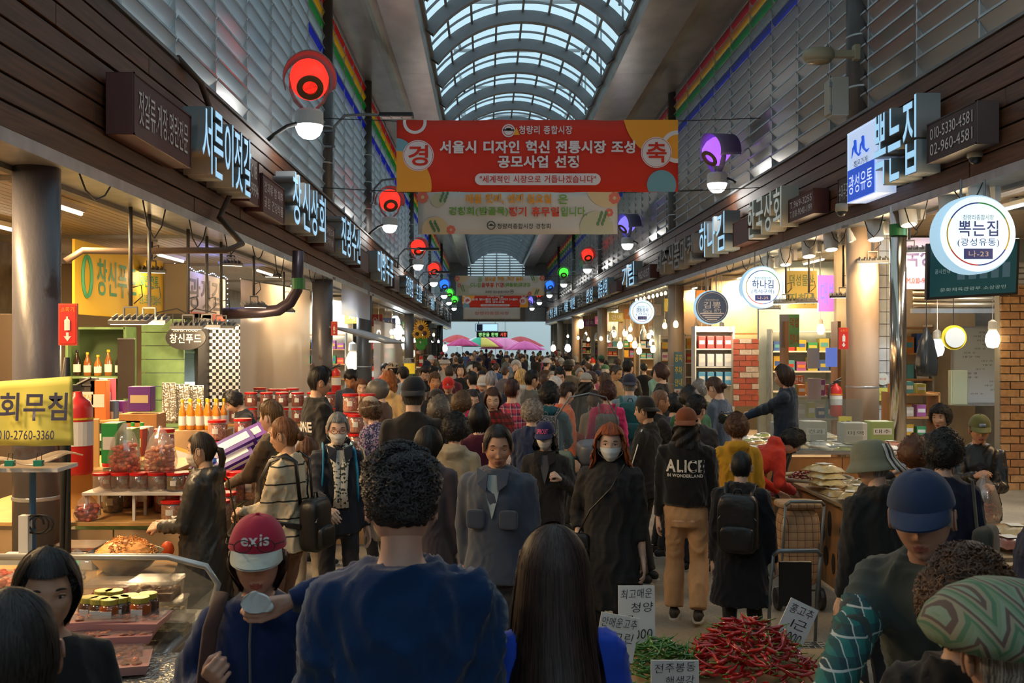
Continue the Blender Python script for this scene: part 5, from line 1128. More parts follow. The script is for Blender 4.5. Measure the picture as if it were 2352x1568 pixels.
# ---- vendors and third rank
f31=person(537,889,10.95,100,'stallholder with curly black hair bent down behind the oil bottles','jacket',(.02,.024,.035),hair='perm',hc=BK,lod=1,lean=20,head=(0,25),h=1.66)
f48=person(1800,835,10.2,78,'stallholder in a dark blue jacket reaching out over the right counter','jacket',(.016,.030,.055),hair='bob',hc=(.035,.02,.015),lod=2,fem=1,arms=((.10,.42,1.16),(-.02,.45,1.12)),hands=('hold','hold'),head=(4,8),z0=.25,skin=(.58,.36,.26))
o=carry(f48,'plastic_bag','crumpled black plastic bag handed over the counter','bag'); w_=f48['J'][('h',1)]; a=rbox((w_.x,w_.y+.08,w_.z+.03),(.16,.22,.14),.016,2,.03,3); a_obj(a,'bag_body',mat('black_film',(.02,.022,.022),.18,spec=.8),o)
ROWS=[ # px,py,Y,yaw,label,kw
(1030,865,14,175,'person in a bright red cap in the middle of the aisle',dict(hat='cap',hatc=(.70,.03,.02),tc=(.16,.14,.11),head=(0,12),age=1,eyes='down',hair='crop',hc=GY)),
(998,855,13.5,190,'person with a tanned face and brushed brown hair left of the red cap',dict(tc=(.05,.04,.035),hc=(.07,.035,.015),skin=(.55,.26,.13))),
(1003,892,10.7,20,'person in a low black cap behind the tall tee-shirted one',dict(hat='cap',hatc=K,tc=K,hair='crop',hatyaw=0)),
(1128,850,13.2,-5,'person with cropped silver-grey hair seen from behind',dict(hair='crop',hc=(.24,.24,.27),tc=(.02,.03,.06))),
(1132,888,10,186,'person with a dark bob in a red and black checked shirt facing the camera',dict(hair='bob',hc=(.05,.018,.012),fem=1,tm='rb',head=(-6,14),eyes='down',lod=2,hood='down')),
(1176,872,11.2,-18,'person with short dark hair in a pink and navy plaid shirt',dict(hair='short',hc=(.04,.014,.012),fem=1,tm='pk')),
(1085,893,11.1,205,'older person in a magenta hooded top looking down',dict(hair='updo',hc=(.02,.015,.015),fem=1,age=1,tc=(.50,.01,.16),head=(-10,16),eyes='down',hood='down',lod=2)),
(1060,900,9.9,-28,'person with wiry brown swept-up hair and a black waistcoat',dict(hair='puff',hc=(.10,.055,.025),fem=1,tc=K)),
(1008,911,8.7,-12,'person with thinning salt-and-pepper hair',dict(hair='puff',hc=(.12,.105,.085),tc=K,age=1)),
(1084,854,15,30,'person with black hair and thin glasses in a dark jacket',dict(hc=BK,tc=(.02,.022,.03),glasses=K)),
(1107,850,16,186,'person in a white mask and orange waistcoat far along the aisle',dict(hair='bob',hc=BK,fem=1,mask=(.7,.66,.6),tc=(.55,.10,.03))),
(1032,838,17.6,0,'person in a maroon jacket seen from behind above the red cap',dict(tc=(.10,.02,.04),hair='crop',hc=(.04,.03,.025))),
(1022,820,20,176,'person with a pale grey hood up and glasses',dict(hat='knit',hatc=(.50,.48,.45),glasses=K,tc=(.45,.44,.42),hood='down')),
(1058,836,19,175,'person with a chin-length black bob and black jacket',dict(hair='bob',hc=BK,fem=1,tc=K)),
(1093,830,20,80,'person in profile with receding hair and blue collar',dict(hair='part',hc=BK,tc=(.03,.07,.16))),
(976,841,17,184,'person looking down with a black fringe and glasses',dict(hc=BK,tc=K,head=(0,25),glasses=K)),
(980,827,20,182,'person in a navy cap with a small red badge',dict(hat='cap',hatc=NV,tc=(.3,.3,.3))),
(903,831,17,60,'person in a faded beige cap by the left stalls',dict(hat='cap',hatc=(.40,.31,.22),tc=(.12,.09,.07))),
(926,840,16,30,'person in a black cap and pale blue jacket',dict(hat='cap',hatc=K,tc=(.30,.36,.42))),
(893,850,12.8,-20,'person with straight auburn hair and cream hood',dict(hair='mid',hc=(.28,.09,.02),fem=1,tc=(.66,.45,.20),hood='down',lod=2)),
(868,874,11.7,60,'person in a matt grey motor scooter helmet',dict(hat='helmet',hatc=(.10,.095,.085),tc=(.13,.075,.05),hatm='sh',lod=2,head=(0,15))),
(830,868,13,185,'stallholder in a cream jacket behind the red-lidded jars',dict(hair='bob',hc=(.12,.045,.02),fem=1,tc=(.72,.55,.42),head=(4,10),eyes='down',lod=2)),
(806,850,13.2,180,'stallholder in a dark jacket bent under the left lamp',dict(hc=BK,tc=(.04,.045,.07),head=(-10,28),skin=(.56,.26,.12))),
(850,910,9,50,'person in a pale knitted hat with curly brown hair and floral blouse',dict(hair='perm',hc=(.11,.06,.03),fem=1,hat='knit',hatc=(.42,.35,.28),tm='fl',lean=12,fullhair=False,lod=2)),
(1222,918,9.2,-15,'person with grey curls in a navy waistcoat with grey sleeves',dict(hair='perm',hc=(.22,.19,.16),fem=1,tc=(.02,.035,.09),lod=2)),
(1262,880,10.4,-12,'person with round black hair in a teal jacket',dict(hair='puff',hc=BK,fem=1,tc=(.010,.085,.12),hood='down',lod=2)),
(1302,879,11.3,-60,'person in an orange tee and turquoise scarf looking right',dict(hair='short',hc=(.03,.018,.015),fem=1,tc=(.62,.14,.06),head=(0,20))),
(1286,845,15,186,'tall person with glasses and thick black hair facing the camera',dict(hc=BK,glasses=K,tc=(.12,.13,.12),head=(-5,8),lod=2)),
(1222,850,13.6,-62,'person in a grey quilted waistcoat looking right',dict(hc=BK,tc=(.10,.11,.11),skin=(.55,.32,.19))),
(1197,845,15,5,'person with long straw-blond hair and a white hood',dict(hair='mid',hc=(.55,.36,.14),fem=1,tc=(.6,.58,.54),hood='down')),
(1305,825,18,5,'person in a dark knitted hat and grey overcoat',dict(hat='knit',hatc=(.03,.028,.022),tc=(.12,.10,.075),hair='crop')),
(1395,877,11.5,0,'person in a hot pink jacket with a dark perm',dict(hair='perm',hc=(.05,.016,.012),fem=1,tc=(.62,.03,.14),lod=2)),
(1446,857,11.9,2,'person in a washed denim jacket and navy cap',dict(hat='cap',hatc=(.02,.025,.05),hatyaw=180,tc=(.22,.33,.42),hair='crop',hc=GY,lod=2,fat=1.1,collar='stand')),
(1482,908,8.8,72,'person in profile with a black cap and black track top with a white stripe',dict(hat='cap',hatc=(.014,.012,.012),hatyaw=150,tc=(.018,.017,.017),hair='crop',hc=BK,lod=2,skin=(.60,.36,.23),collar='stand')),
(1516,893,9.9,-70,'person with a shaved head in a black padded waistcoat',dict(hair='crop',hc=(.16,.085,.05),tc=K,skin=(.50,.26,.14),strands=0,lod=2,hood='down')),
(1600,912,9.2,-30,'person with short black hair in a charcoal shirt behind the rust cap',dict(hair='fade',hc=BK,tc=(.03,.03,.035),lod=2,fat=1.15)),
(1549,905,10.7,-20,'person with tousled dark curls near the blue column notices',dict(hair='perm',hc=BK,fem=1,tc=(.05,.06,.14))),
(1390,857,13.2,10,'person with mid-brown hair in a taupe jacket',dict(hc=(.08,.045,.025),tc=(.12,.085,.055))),
(1416,838,16,-120,'older person in a cream jacket lit by the hanging bulbs',dict(hair='part',hc=(.05,.045,.04),tc=(.35,.24,.13),head=(-10,22),age=1,skin=(.65,.38,.2))),
(1443,826,17,-30,'person in a dark jacket with a large black rucksack by the bulbs',dict(hc=BK,tc=(.04,.035,.03))),
(1346,855,14,-10,'person in a light grey cap over black jacket',dict(hat='cap',hatc=(.36,.36,.32),tc=K,hair='mid',hc=BK)),
(1517,835,14.2,78,'stallholder with curly dark hair in a black top by the right column',dict(hair='perm',hc=(.05,.02,.015),fem=1,tc=K)),
(1642,865,11,60,'stallholder with a white hair ribbon and blue apron',dict(hair='bun',hc=(.05,.025,.018),fem=1,tc=(.09,.12,.17),head=(0,22),lod=2)),
(1606,872,12.3,20,'person with short wiry grey hair behind the right counter',dict(hair='perm',hc=GY,fem=1,tc=(.10,.12,.08))),
(1583,888,10.2,30,'person in a moss green raincoat',dict(hair='puff',hc=BK,fem=1,tc=(.05,.16,.07),fat=1.2,hood='down')),
(1366,900,12.4,10,'person with thick black hair beside the scooter screen',dict(hair='puff',hc=(.04,.02,.015),fem=1,tc=(.2,.15,.1))),
(1100,925,8.0,15,'person with glossy black hair in a wine coloured coat',dict(hair='bob',hc=BK,fem=1,tc=(.10,.012,.03))),
]
TM={'rb':plaid('check_red_black',(.30,.015,.012),(.02,.012,.012),(.05,.01,.01),16,.5),'pk':plaid('check_pink_navy',(.62,.06,.11),(.02,.025,.10),(.7,.6,.6),13,.42),'fl':speckle('floral_blouse',(.06,.06,.14),(.45,.25,.4),90,.4,(.5,.45,.5)),'sh':M_shiny}
INF={}
for (px,py,Y,yaw,l,kw) in ROWS:
    kw=dict(kw); kw.setdefault('lod',1); kw['tm']=TM.get(kw.get('tm')); kw['hatm']=TM.get(kw.get('hatm')); kw.setdefault('arms',R.choice([('down','down'),('fwd','down'),('hold','hold'),('down','fwd')]))
    kw.setdefault('tc',K); INF[l]=person(px,py,Y,yaw,l,'jacket',**kw)
def find(s): return [v for k,v in INF.items() if s in k][0]
backpack(find('denim'),'teal rucksack with green straps on a denim jacket',(.008,.10,.10),size=(.30,.17,.46),strapc=(.01,.12,.11))
backpack(find('hot pink'),'grey and lime rucksack on a hot pink jacket',(.10,.10,.10),size=(.28,.15,.36),pocket=(.36,.40,.03))
backpack(find('round black hair in a teal'),'grey dotted rucksack on a teal jacket',(.1,.1,.1),size=(.29,.17,.44),m=speckle('dotted_nylon',(.05,.05,.055),(.40,.40,.42),160,.25))
backpack(find('large black rucksack'),'large black rucksack near the hanging bulbs',(.015,.014,.014),size=(.34,.2,.5))
t=find('white stripe'); 
for s in(1,-1):
    g=G(); sh,el,wr,a=t['J'][s]; o_=Vector((s*.058,0,.0)); g.tube([t['nb']+Vector((s*.075,0,-.03)),sh+Vector((s*.02,0,.066)),sh.lerp(el,.4)+o_*1.1,el+o_*1.05,wr+o_*.8],.008,6,flat=.5); g.build('sleeve_stripe',M_white,t['o'],smooth=True)
# cap lettering
def captext(inf,s,w_,h,m,z=.062,yaw=0):
    HM=inf['HM']; T=HM@Matrix.Rotation(math.radians(yaw),4,'Z')@frame((0,.125,z),(-1,0,0),(0,-.35,1))
    t=text(s,T,w_,h,m,inf['o'],off=.02)
    for v in t.data.vertices:
        l=(HM.inverted()@v.co); a=l.x/.1; l.y-=.055*a*a+0.0; v.co=HM@l
    return t
captext(f3,'exis',.085,.036,mat('lettering_white'),z=.088); captext(f21,'SPROUT',.10,.045,mat('letter_pink',(.75,.10,.28),.6),z=.07); captext(find('red cap'),'A',.03,.035,mat('lettering_white'))
g=G(); HM=f13['HM']; g.box((0,.128,.068),(.05,.006,.026)); a_obj(A.G(g).x(HM),'cap_badge',mat('badge_blue',(.30,.36,.55),.6),f13['o'])
# glasses pushed up on the pink cap
g=A.G(G()) if False else _gls; a_obj(_gls.x(f3['HM']@Matrix.Translation((0,.034,.066))@Matrix.Scale(1.12,4)),'glasses_on_cap',M_brow,f3['o'])
# stripes on the bucket hat
for k in(0,1,2):
    g=G(); HM=f10['HM']; az=-1.9+k*.30; pts=[]
    for (r_,z) in((.088,.125),(.104,.085),(.112,.045),(.140,.000),(.170,-.034)): pts.append(HM@Vector((r_*math.cos(az)*.98,r_*1.18*math.sin(az)*.98,z+.003)))
    g.tube(pts,.013,8,flat=.25,up=(0,0,1)); g.build('hat_stripe',mat('stripe_white',(.55,.55,.53),.8),f10['o'],smooth=True)
    g=G(); g.tube([p+Vector((.0,0,.0))+(HM.to_3x3()@Vector((math.sin(az)*-.016,math.cos(az)*.018,0))) for p in pts],.010,8,flat=.25,up=(0,0,1)); g.build('hat_stripe',M_brow,f10['o'],smooth=True)
# plaid sleeves + work glove of the bending figure
pl=plaid('plaid_green_white',(.02,.16,.15),(.015,.03,.05),(.55,.60,.58),15,.45); pl2=pl
for s in(-1,1):
    sh,el,wr,a=f6['J'][s]; g=G(); e0=sh.lerp(el,.45); g.tube([e0,el,el.lerp(wr,.5),el.lerp(wr,.9)],[.068,.066,.062,.052],14); g.ball(el,.066,10,8); a=remesh(g,.014,2); folds(a,.012,s+4,34,.4); a_obj(a,'plaid_sleeve',pl,f6['o'])
    a=hand_geo('relaxed' if s<0 else 'hold',2); a=A(a.v*1.12,a.lt,a.lv,a.mi); gl=a_obj(a.x(f6['J'][('m',s)]),'work_glove',M_knit,f6['o'],col=(.05,.055,.075))
    g=G(); g.tube([wr.lerp(el,.22),wr.lerp(el,-.02)],[.042,.038],14); q=g.build('glove_cuff',M_knit,f6['o'],smooth=True); q.color=(.01,.20,.12,1)
# tissue and strap of the pink-capped figure
h_=f3['J'][('h',-1)]; o=carry(f3,'tissue','crumpled white paper tissue held to a nose','tissue'); a=rbox((h_.x+.0,h_.y+.01,h_.z+.03),(.095,.010,.07),amp=.020,seed=8,e=.9); a_obj(a,'tissue_sheet',M_cloth,o,col=(.62,.68,.70))
o=carry(f3,'shoulder_bag','brown webbing bag strap over a navy fleece shoulder','bag'); g=G(); b=f3['bend']; g.tube([b((.10,-.10,1.40)),b((.115,.0,1.46)),b((.125,.12,1.38)),b((.135,.165,1.22)),b((.15,.15,1.0)),b((.2,.02,.86))],.024,8,flat=.3,up=(0,.4,1)); g.build('strap',M_cloth,o,smooth=True).color=(.05,.022,.018,1); a=rbox((.24,-.10,.82),(.10,.28,.28),.02,5,.006,2); a_obj(a,'bag_body',M_cloth,o,col=(.05,.022,.018))
g=G(); g.tube([b((0,.118,1.44)),b((0.0,.148,1.34)),b((-.004,.160,1.22)),b((-.008,.160,1.14))],.004,6); g.build('zip',M_galv,f3['o'])
# black plastic carrier of the striped sweater, peanuts bag
film=sheet('clear_film',(.95,.95,.95),(.8,.78,.75),.80,.12,.12); bfilm=mat('black_film')
def bagshape(w_,d_,h,seed=0,n=20):
    g=G(); prof=[(.04,h),(.10,h*.93),(.30,h*.72),(.42,h*.45),(.48,h*.18),(.40,.0),(.001,-.01)]
    def fn(u,v):
        i=min(len(prof)-2,int(v*(len(prof)-1))); t=v*(len(prof)-1)-i; r_=prof[i][0]*(1-t)+prof[i+1][0]*t; z=prof[i][1]*(1-t)+prof[i+1][1]*t; a=2*PI*u; k=1+.10*math.sin(a*5+seed)*(z/h)+.05*math.sin(a*11+z*30+seed); return (r_*w_*k*math.cos(a),r_*d_*k*math.sin(a),z)
    g.grid(fn,n,18,closeu=True); return g
wr=f26['M']@f26['J'][('h',1)]; o=root('plastic_bag',(wr.x,wr.y,wr.z-.42),'glossy black carrier bag hanging from a striped sleeve','bag'); bagshape(.24,.16,.42).build('bag_body',bfilm,o,smooth=True)
wr=f13['M']@f13['J'][('h',1)]; o=root('plastic_bag',(wr.x,wr.y-.02,wr.z-.36),'clear bag of shelled peanuts held by the olive-capped stallholder','bag'); bagshape(.26,.20,.36,2).build('bag_film',film,o,smooth=True)
g=G(); 
for i in range(170): a=R.uniform(0,6.28); r_=R.uniform(0,.10); g.ball((r_*math.cos(a),r_*.75*math.sin(a),.01+R.uniform(0,.13)),(.008,.006,.006),6,4)
g.build('peanuts',mat('peanut_skin',(.48,.17,.10),.6),o,kind='stuff')
# ---- far crowd: copies of a dozen builds, each recoloured
PROTO=[]
for (ha,hat_,fe,tp) in (('short',None,0,'jacket'),('puff',None,1,'jacket'),('bob',None,1,'jacket'),('crop','cap',0,'jacket'),('part',None,0,'jacket'),('mid',None,1,'coat'),('perm',None,1,'jacket'),('bun',None,1,'jacket'),('fade',None,0,'jacket'),('crop','knit',0,'jacket')):
    lab='x'; i=person(0,0,30,0,lab,tp,tc=K,hair=ha,fem=fe,hat=hat_,lod=0,h=1.68,xy=(0,0),arms=('down','fwd')); PROTO.append((i['o'],ha,hat_,fe))
HCN={'black':BK,'dark brown':(.035,.018,.012),'grey':(.20,.19,.17),'brown':(.09,.045,.02),'silver':(.34,.33,.32)}
TCN={'black':K,'navy':(.015,.02,.06),'charcoal':(.04,.04,.045),'olive':(.06,.07,.03),'beige':(.32,.25,.17),'white':(.55,.53,.5),'red':(.45,.03,.03),'purple':(.10,.04,.16),'blue':(.04,.10,.28),'brown':(.10,.06,.035),'pale blue':(.25,.33,.42),'pink':(.5,.12,.2),'grey':(.17,.17,.17),'green':(.05,.14,.07),'orange':(.55,.18,.04)}
HN={'short':'short %s hair','puff':'rounded %s hair','bob':'a %s bob','part':'thinning %s hair','mid':'long %s hair','perm':'permed %s hair','bun':'%s hair tied back','fade':'cropped %s hair'}
occ=[(v['o'].location.x,v['o'].location.y) for v in INF.values()]
used={}; n=0; rc=random.Random(5); first=set(); tries=0
while n<135 and tries<6000:
    tries+=1
    Yf=11.5+ (rc.random()**1.3)*56; xl=-2.3; xr=4.3; x=rc.uniform(xl,xr)
    pxx=VX+x*F/Yf
    if Yf<20 and (pxx<960 or pxx>1480): continue
    if any(abs(x-a)<.42 and abs(Yf-b)<.55 for a,b in occ): continue
    occ.append((x,Yf)); k=rc.randrange(len(PROTO)); o,ha,hat_,fe=PROTO[k]
    hn=rc.choices(list(HCN),[6,3,2,2,1])[0]; tn=rc.choices(list(TCN),[7,4,4,2,2,2,1,1,2,2,1,1,3,1,1])[0]; toc=rc.random()<.35
    hatn=rc.choice(['black','navy','red','white','beige','green'])
    if hat_: what='a %s %s'%(hatn,'cap' if hat_=='cap' else 'knitted hat')
    else: what=HN[ha]%hn
    zone='just beyond the second rank' if Yf<17 else 'halfway down the aisle' if Yf<27 else 'far down the aisle' if Yf<42 else 'near the far umbrellas'
    sidew='left' if x<-.3 else 'right' if x>2.3 else 'middle'
    l='person with %s, %s top, %s, %s %s'%(what,tn,'facing here' if toc else 'walking away',sidew,zone)
    if k in first: c=copy_tree(o)
    else: c=o; first.add(k)
    s=rc.uniform(.93,1.06)*(.95 if fe else 1.02)*.975; c.scale=(s,s,s); c.location=(x,Yf,0); c.rotation_euler=(0,0,math.radians(rc.gauss(180,40) if toc else rc.gauss(0,35))); tag(c,l,'person')
    used.setdefault(l,[]).append(c)
    for ch in c.children:
        b=ch.name.split('.')[0]
        if b in('jacket','top_garment'): ch.color=(*[q*rc.uniform(.8,1.2) for q in TCN[tn]],1)
        elif b=='hair': ch.color=(*HCN[hn],1)
        elif b in('cap','knitted_hat'):
            ch.color=(*TCN[hatn],1)
            for q in ch.children: q.color=(*TCN[hatn],1)
        elif b=='trousers': ch.color=(*rc.choice([K,NV,(.05,.05,.06),(.2,.17,.13)]),1)
    n+=1
for l,os in used.items():
    if len(os)>1:
        os.sort(key=lambda q:q.location.y)
        for i,q in enumerate(os):
            q['label']=l+(', nearer' if i==0 else ', farther' if i==1 else ', farthest'); 
            if len(os)>3: q['group']='alike walkers'
print('crowd',n)
# ================================================================ shops, stalls and goods
M_wood=mat('counter_wood',(.42,.20,.07),.5,nvar=.3,nscale=5,stretch=(1,1,.25)); M_ply=mat('plywood',(.55,.33,.12),.5,nvar=.15,nscale=4,stretch=(1,1,.3)); M_card=mat('cardboard',(.38,.26,.14),.8,nvar=.1)
M_green=mat('green_painted_wood',(.20,.34,.14),.6,nvar=.15); M_tray=mat('white_tray',(.75,.73,.68),.5); M_ss=mat('stainless',(.6,.6,.6),.22,metal=1,nvar=.08)
M_glass=sheet('case_glass',(.93,.96,.95),(.5,.55,.55),.86,.05,.10); M_pet=sheet('clear_plastic_jar',(.95,.94,.92),(.75,.7,.62),.80,.12,.12); M_foil=mat('silver_foil',(.62,.60,.55),.28,metal=.9,bump=1.0,bscale=45)
M_lid=mat('red_lid',(.62,.015,.012),.35); M_lab=mat('paper_label',(.75,.74,.70),.6); M_paper=mat('paper_white',(.72,.74,.76),.7); M_ink=mat('marker_ink',(.012,.012,.03),.6)
def P(px,py,Y): return at(px,py,Y)
def blk(name,label,cat,c,d,m,rz=0,group=None,parts=None,bev=.006,rot=None):
    o=root(name,c,label,cat,group,rz); 
    if rot: o.rotation_euler=rot
    G().box((0,0,0),d).build('body' if name not in('counter',) else 'cabinet_body',m,o,bev=bev); return o
# --- lamps
def ledlamp(x,y,zl,ztop,label,warm=True,on=True,s=1,pw=0,yaw=0,head=(.30,.20)):
    o=root('hanging_floodlight',(x,y,zl),label,'lamp',rz=yaw); g=G(); g.tube([(0,0,.13),(0,0,ztop-zl)],.018,8); g.build('drop_pole',M_pole,o,smooth=True)
    g=G(); g.box((0,0,ztop-zl-.012),(.13,.13,.024)); g.build('ceiling_plate',M_alu,o)
    g=G(); a,b=head; g.box((0,0,0),(a*s,b*s,.035)); 
    for k in range(6): g.box((-a*s*.4+k*a*s*.16,0,.03),(.012,b*s*.8,.03))
    g.build('lamp_body',M_steel,o,rot=(math.radians(12),0,0)); 
    g=G(); g.box((0,0,-.021),(a*s*.9,b*s*.86,.006)); g.build('lit_panel',emi('led_warm_panel',(1,.82,.55),7) if (on and warm) else emi('led_cool_panel',(.9,.95,1),6) if on else mat('led_off',(.45,.33,.30),.4),o,rot=(math.radians(12),0,0))
    g=G(); 
    for q in(-1,1): g.bb(q*.05*s-.005,q*.05*s+.005,-.02,.02,.0,.12)
    g.bb(-.05*s,.05*s,-.02,.02,.11,.125); g.build('yoke',M_steel,o)
    g=G(); g.tube([(.03,0,.15),(.10,.02,.22),(.09,.02,.32),(.02,0,.30)],.006,6); g.build('cable',M_cable,o,smooth=True)
    if pw: lamp('lamp_light',(x,y,zl-.08),pw,(1,.70,.38) if warm else (.85,.93,1),.10)
    return o
for i,(px,py,pw) in enumerate(((300,735,60),(343,735,0),(432,748,50),(475,745,0),(508,747,40))):
    Y=3.25*F/(VX-px)*1.0; p=P(px,py,Y); ledlamp(p.x,Y,p.z,3.40,'%s floodlight on a drop pole from the near end of the left eave'%ORD[i],True,True,1.15,pw,yaw=.1)
for i,(px,py,X,w_) in enumerate(((530,605,-3.9,0),(625,632,-4.0,0),(583,700,-3.3,25),(652,712,-3.4,25),(348,620,-4.25,10))):
    Y=-X*F/(VX-px); p=P(px,py,Y); ledlamp(p.x,Y,p.z,3.42,'floodlight with a short stem over the %s'%['oval black sign','plastic curtain left part','checked curtain','plastic curtain right part','yellow wall banner'][i],True,True,1.1,w_,yaw=.5)
def can(x,y,z,label,group=None,s=1,m=None,top=None,tilt=0,pw=0,warm=True):
    o=root('can_spotlight',(x,y,z),label,'lamp',group); g=G(); g.lathe([(.075*s,-.11*s),(.08*s,-.10*s),(.08*s,.10*s),(.07*s,.11*s)],20); g.build('can_body',m or M_white,o,smooth=False,rot=(tilt,0,0))
    disc_=G(); disc_.lathe([(.066*s,-.112*s),(.064*s,-.114*s)],20); disc_.build('lit_face',emi('spot_face',(1,.85,.6),5),o,rot=(tilt,0,0))
    g=G(); g.tube([(0,0,.10*s),(0,0,(top or z+.16)-z)],.010,6); g.build('stem',M_galv,o); g=G(); g.box((.13*s,.0,.03),(.06,.10,.18)); g.build('driver_box',M_white,o)
    g=G(); g.tube([(.11*s,0,.12),(.0,0,(top or z+.16)-z-.02)],.006,5); g.build('cable',M_cable,o)
    if pw: lamp('lamp_light',(x,y,z-.2),pw,(1,.72,.40),.1)
for i,(px,py,pw) in enumerate(((2250,450,0),(2178,465,35),(2085,492,0),(2010,527,40),(1963,535,0),(1908,553,0),(1857,570,25),(1803,590,0),(1762,607,25))):
    Y=5.05*F/(px-VX); p=P(px,py,Y); can(p.x,Y,p.z,'%s white can spotlight from the near end of the right eave'%ORD[i],s=1.25,top=3.72,tilt=-.25,pw=pw)
for i,(px,py,X) in enumerate(((2005,598,5.2),(2088,574,5.3),(1937,678,5.5),(1858,690,5.3),(1805,692,5.1),(1767,706,5.2),(2335,420,6.2))):
    Y=X*F/(px-VX); p=P(px,py,Y); ledlamp(p.x,Y,p.z,3.80,'floodlight %s'%['left of the steel pole','right of the steel pole','below the pink screen','below the olive board','behind the Na-25 sign right','left of the Na-25 sign','near the right frame edge ceiling'][i],True,True,1.2,25 if i in(0,1,6) else 15,yaw=-.3,head=(.34,.22))
def bulb(x,y,z,top,label,warm=True,r=.055,group=None,pw=0,cap=True):
    o=root('hanging_bulb',(x,y,z),label,'lamp',group); g=G(); g.lathe([(.001,-r*1.25),(r*.7,-r*1.05),(r,-.2*r),(r*.9,r*.6),(r*.5,r*1.4)],14); g.build('bulb_globe',M_warm if warm else M_cool,o,smooth=True)
    g=G(); g.lathe([(r*.52,r*1.4),(r*.62,r*1.6),(r*.55,r*2.6),(.012,r*2.9)],12); g.build('socket',M_white if warm else M_alu,o); g=G(); g.tube([(0,0,r*2.9),(0,0,top-z)],.005,5); g.build('cord',M_white,o)
    if pw: lamp('lamp_light',(x,y,z),pw,(1,.66,.33) if warm else (.82,.92,1),r)
    return o
HB=[(1379,800),(1388,800),(1397,778),(1410,767),(1424,793),(1447,777),(1458,792),(1477,765),(1495,767),(1497,787),(1500,802),(1468,806),(1436,765)]
for i,(px,py) in enumerate(HB):
    Y=5.45*F/(px-VX); p=P(px,py,Y); bulb(p.x,Y,p.z,3.82,'%s hanging warm bulb from the left before the pillar'%ORD[i],True,6.3*Y/F,pw=60 if i%3==0 else 0)
for i in range(9): px=1462+i*9.5; py=690-i*2.4; Y=5.1*F/(px-VX); p=P(px,py,Y); bulb(p.x,Y,p.z,3.72,'%s small bulb from the left in the festoon under the right eave'%ORD[i],True,3.2*Y/F,pw=12 if i%4==0 else 0)
for i,(px,py) in enumerate(((1612,795),(1624,797),(1637,795),(1650,788),(1658,765),(1602,788))):
    Y=5.3*F/(px-VX)+.1*i; p=P(px,py,Y); bulb(p.x,Y,p.z,3.72,'%s big warm bulb from the left above the brick shop'%ORD[i],True,9.5*Y/F,pw=60 if i%2==0 else 0)
for i,(px,py,Y,wm,r_,pw,l) in enumerate(((2153,800,13,0,.085,45,'cool white bulb in front of the whiteboard'),(2280,780,10.8,1,.075,30,'warm bulb beside the brick pillar'),(1885,757,18,1,.07,25,'warm bulb inside the photo-covered shop'),(908,742,20,0,.10,60,'upper cool lamp of the left fish stalls'),(915,765,21,0,.12,50,'lower cool lamp of the left fish stalls'),(932,790,22,0,.10,40,'cool lamp left of the warm one by the sunflower'),(942,812,22,1,.12,50,'warm lamp above the yellow placard'),(810,830,14.5,1,.10,45,'warm bulb left of the round column stalls'),(1289,795,45,1,.1,0,'far warm bulb on the right stalls'),(1304,800,40,0,.12,0,'far cool bulb on the right stalls'),(1271,800,48,1,.12,40,'second far warm bulb on the right stalls'),(1022,800,40,1,.16,40,'far warm bulb on the left stalls'),(1334,745,30,1,.1,20,'lone warm bulb under the right eave'))):
    Y0=Y; Y=max(Y,(3.6 if px<VX else 5.45)*F/abs(px-VX)); p=P(px,py,Y); bulb(p.x,Y,p.z,3.46 if px<1118 else 3.82,l,bool(wm),min(r_*Y/Y0,.22),pw=pw*1.8)
# general shop lights, out of sight on the ceilings (tubes over each shop)
def tubelight(x,y,z,label,warm=True,pw=60,L=1.2):
    o=root('tube_light',(x,y,z),label,'lamp'); box('lamp_base',(0,0,.03),(.07,L,.05),M_white,o); g=G(); g.tube([(0,-L/2+.03,-.01),(0,L/2-.03,-.01)],.018,8); g.build('tube',emi('tube_warm',(1,.86,.62),8) if warm else emi('tube_cool',(.85,.95,1),8),o,smooth=True)
    lamp('lamp_light',(x,y,z-.05),pw,(1,.66,.33) if warm else (.80,.92,1),typ='AREA',size=(.1,L))
tl=[(-3.6,4.4,1,120),(-4.0,6.4,1,150),(-3.9,9.0,1,160),(-5.2,10.5,1,80),(-4.6,14.5,1,100),(-3.9,17.5,1,110),(-4.2,22,0,170),(-4.3,27,0,150),(-4.3,33,1,110),(-4.3,40,1,110),(-4.3,48,1,100),(-4.3,57,1,100)]  # first tube is an added one, put in to brighten the meat trays
for i,(x,y,w_,pw) in enumerate(tl): tubelight(x,y,3.36,'%s tube light from the near end on the left shop ceiling'%ORD[i],bool(w_),pw)
tr=[(5.9,8.0,1,80),(6.2,11.5,0,90),(6.0,16.0,1,80),(6.4,19.5,1,200),(6.2,24,1,210),(6.0,29,1,200),(6.2,34,1,190),(6.2,40,1,110),(6.2,47,1,110),(6.2,56,1,100)]
for i,(x,y,w_,pw) in enumerate(tr): tubelight(x,y,3.72,'%s tube light from the near end on the right shop ceiling'%ORD[i],bool(w_),pw)
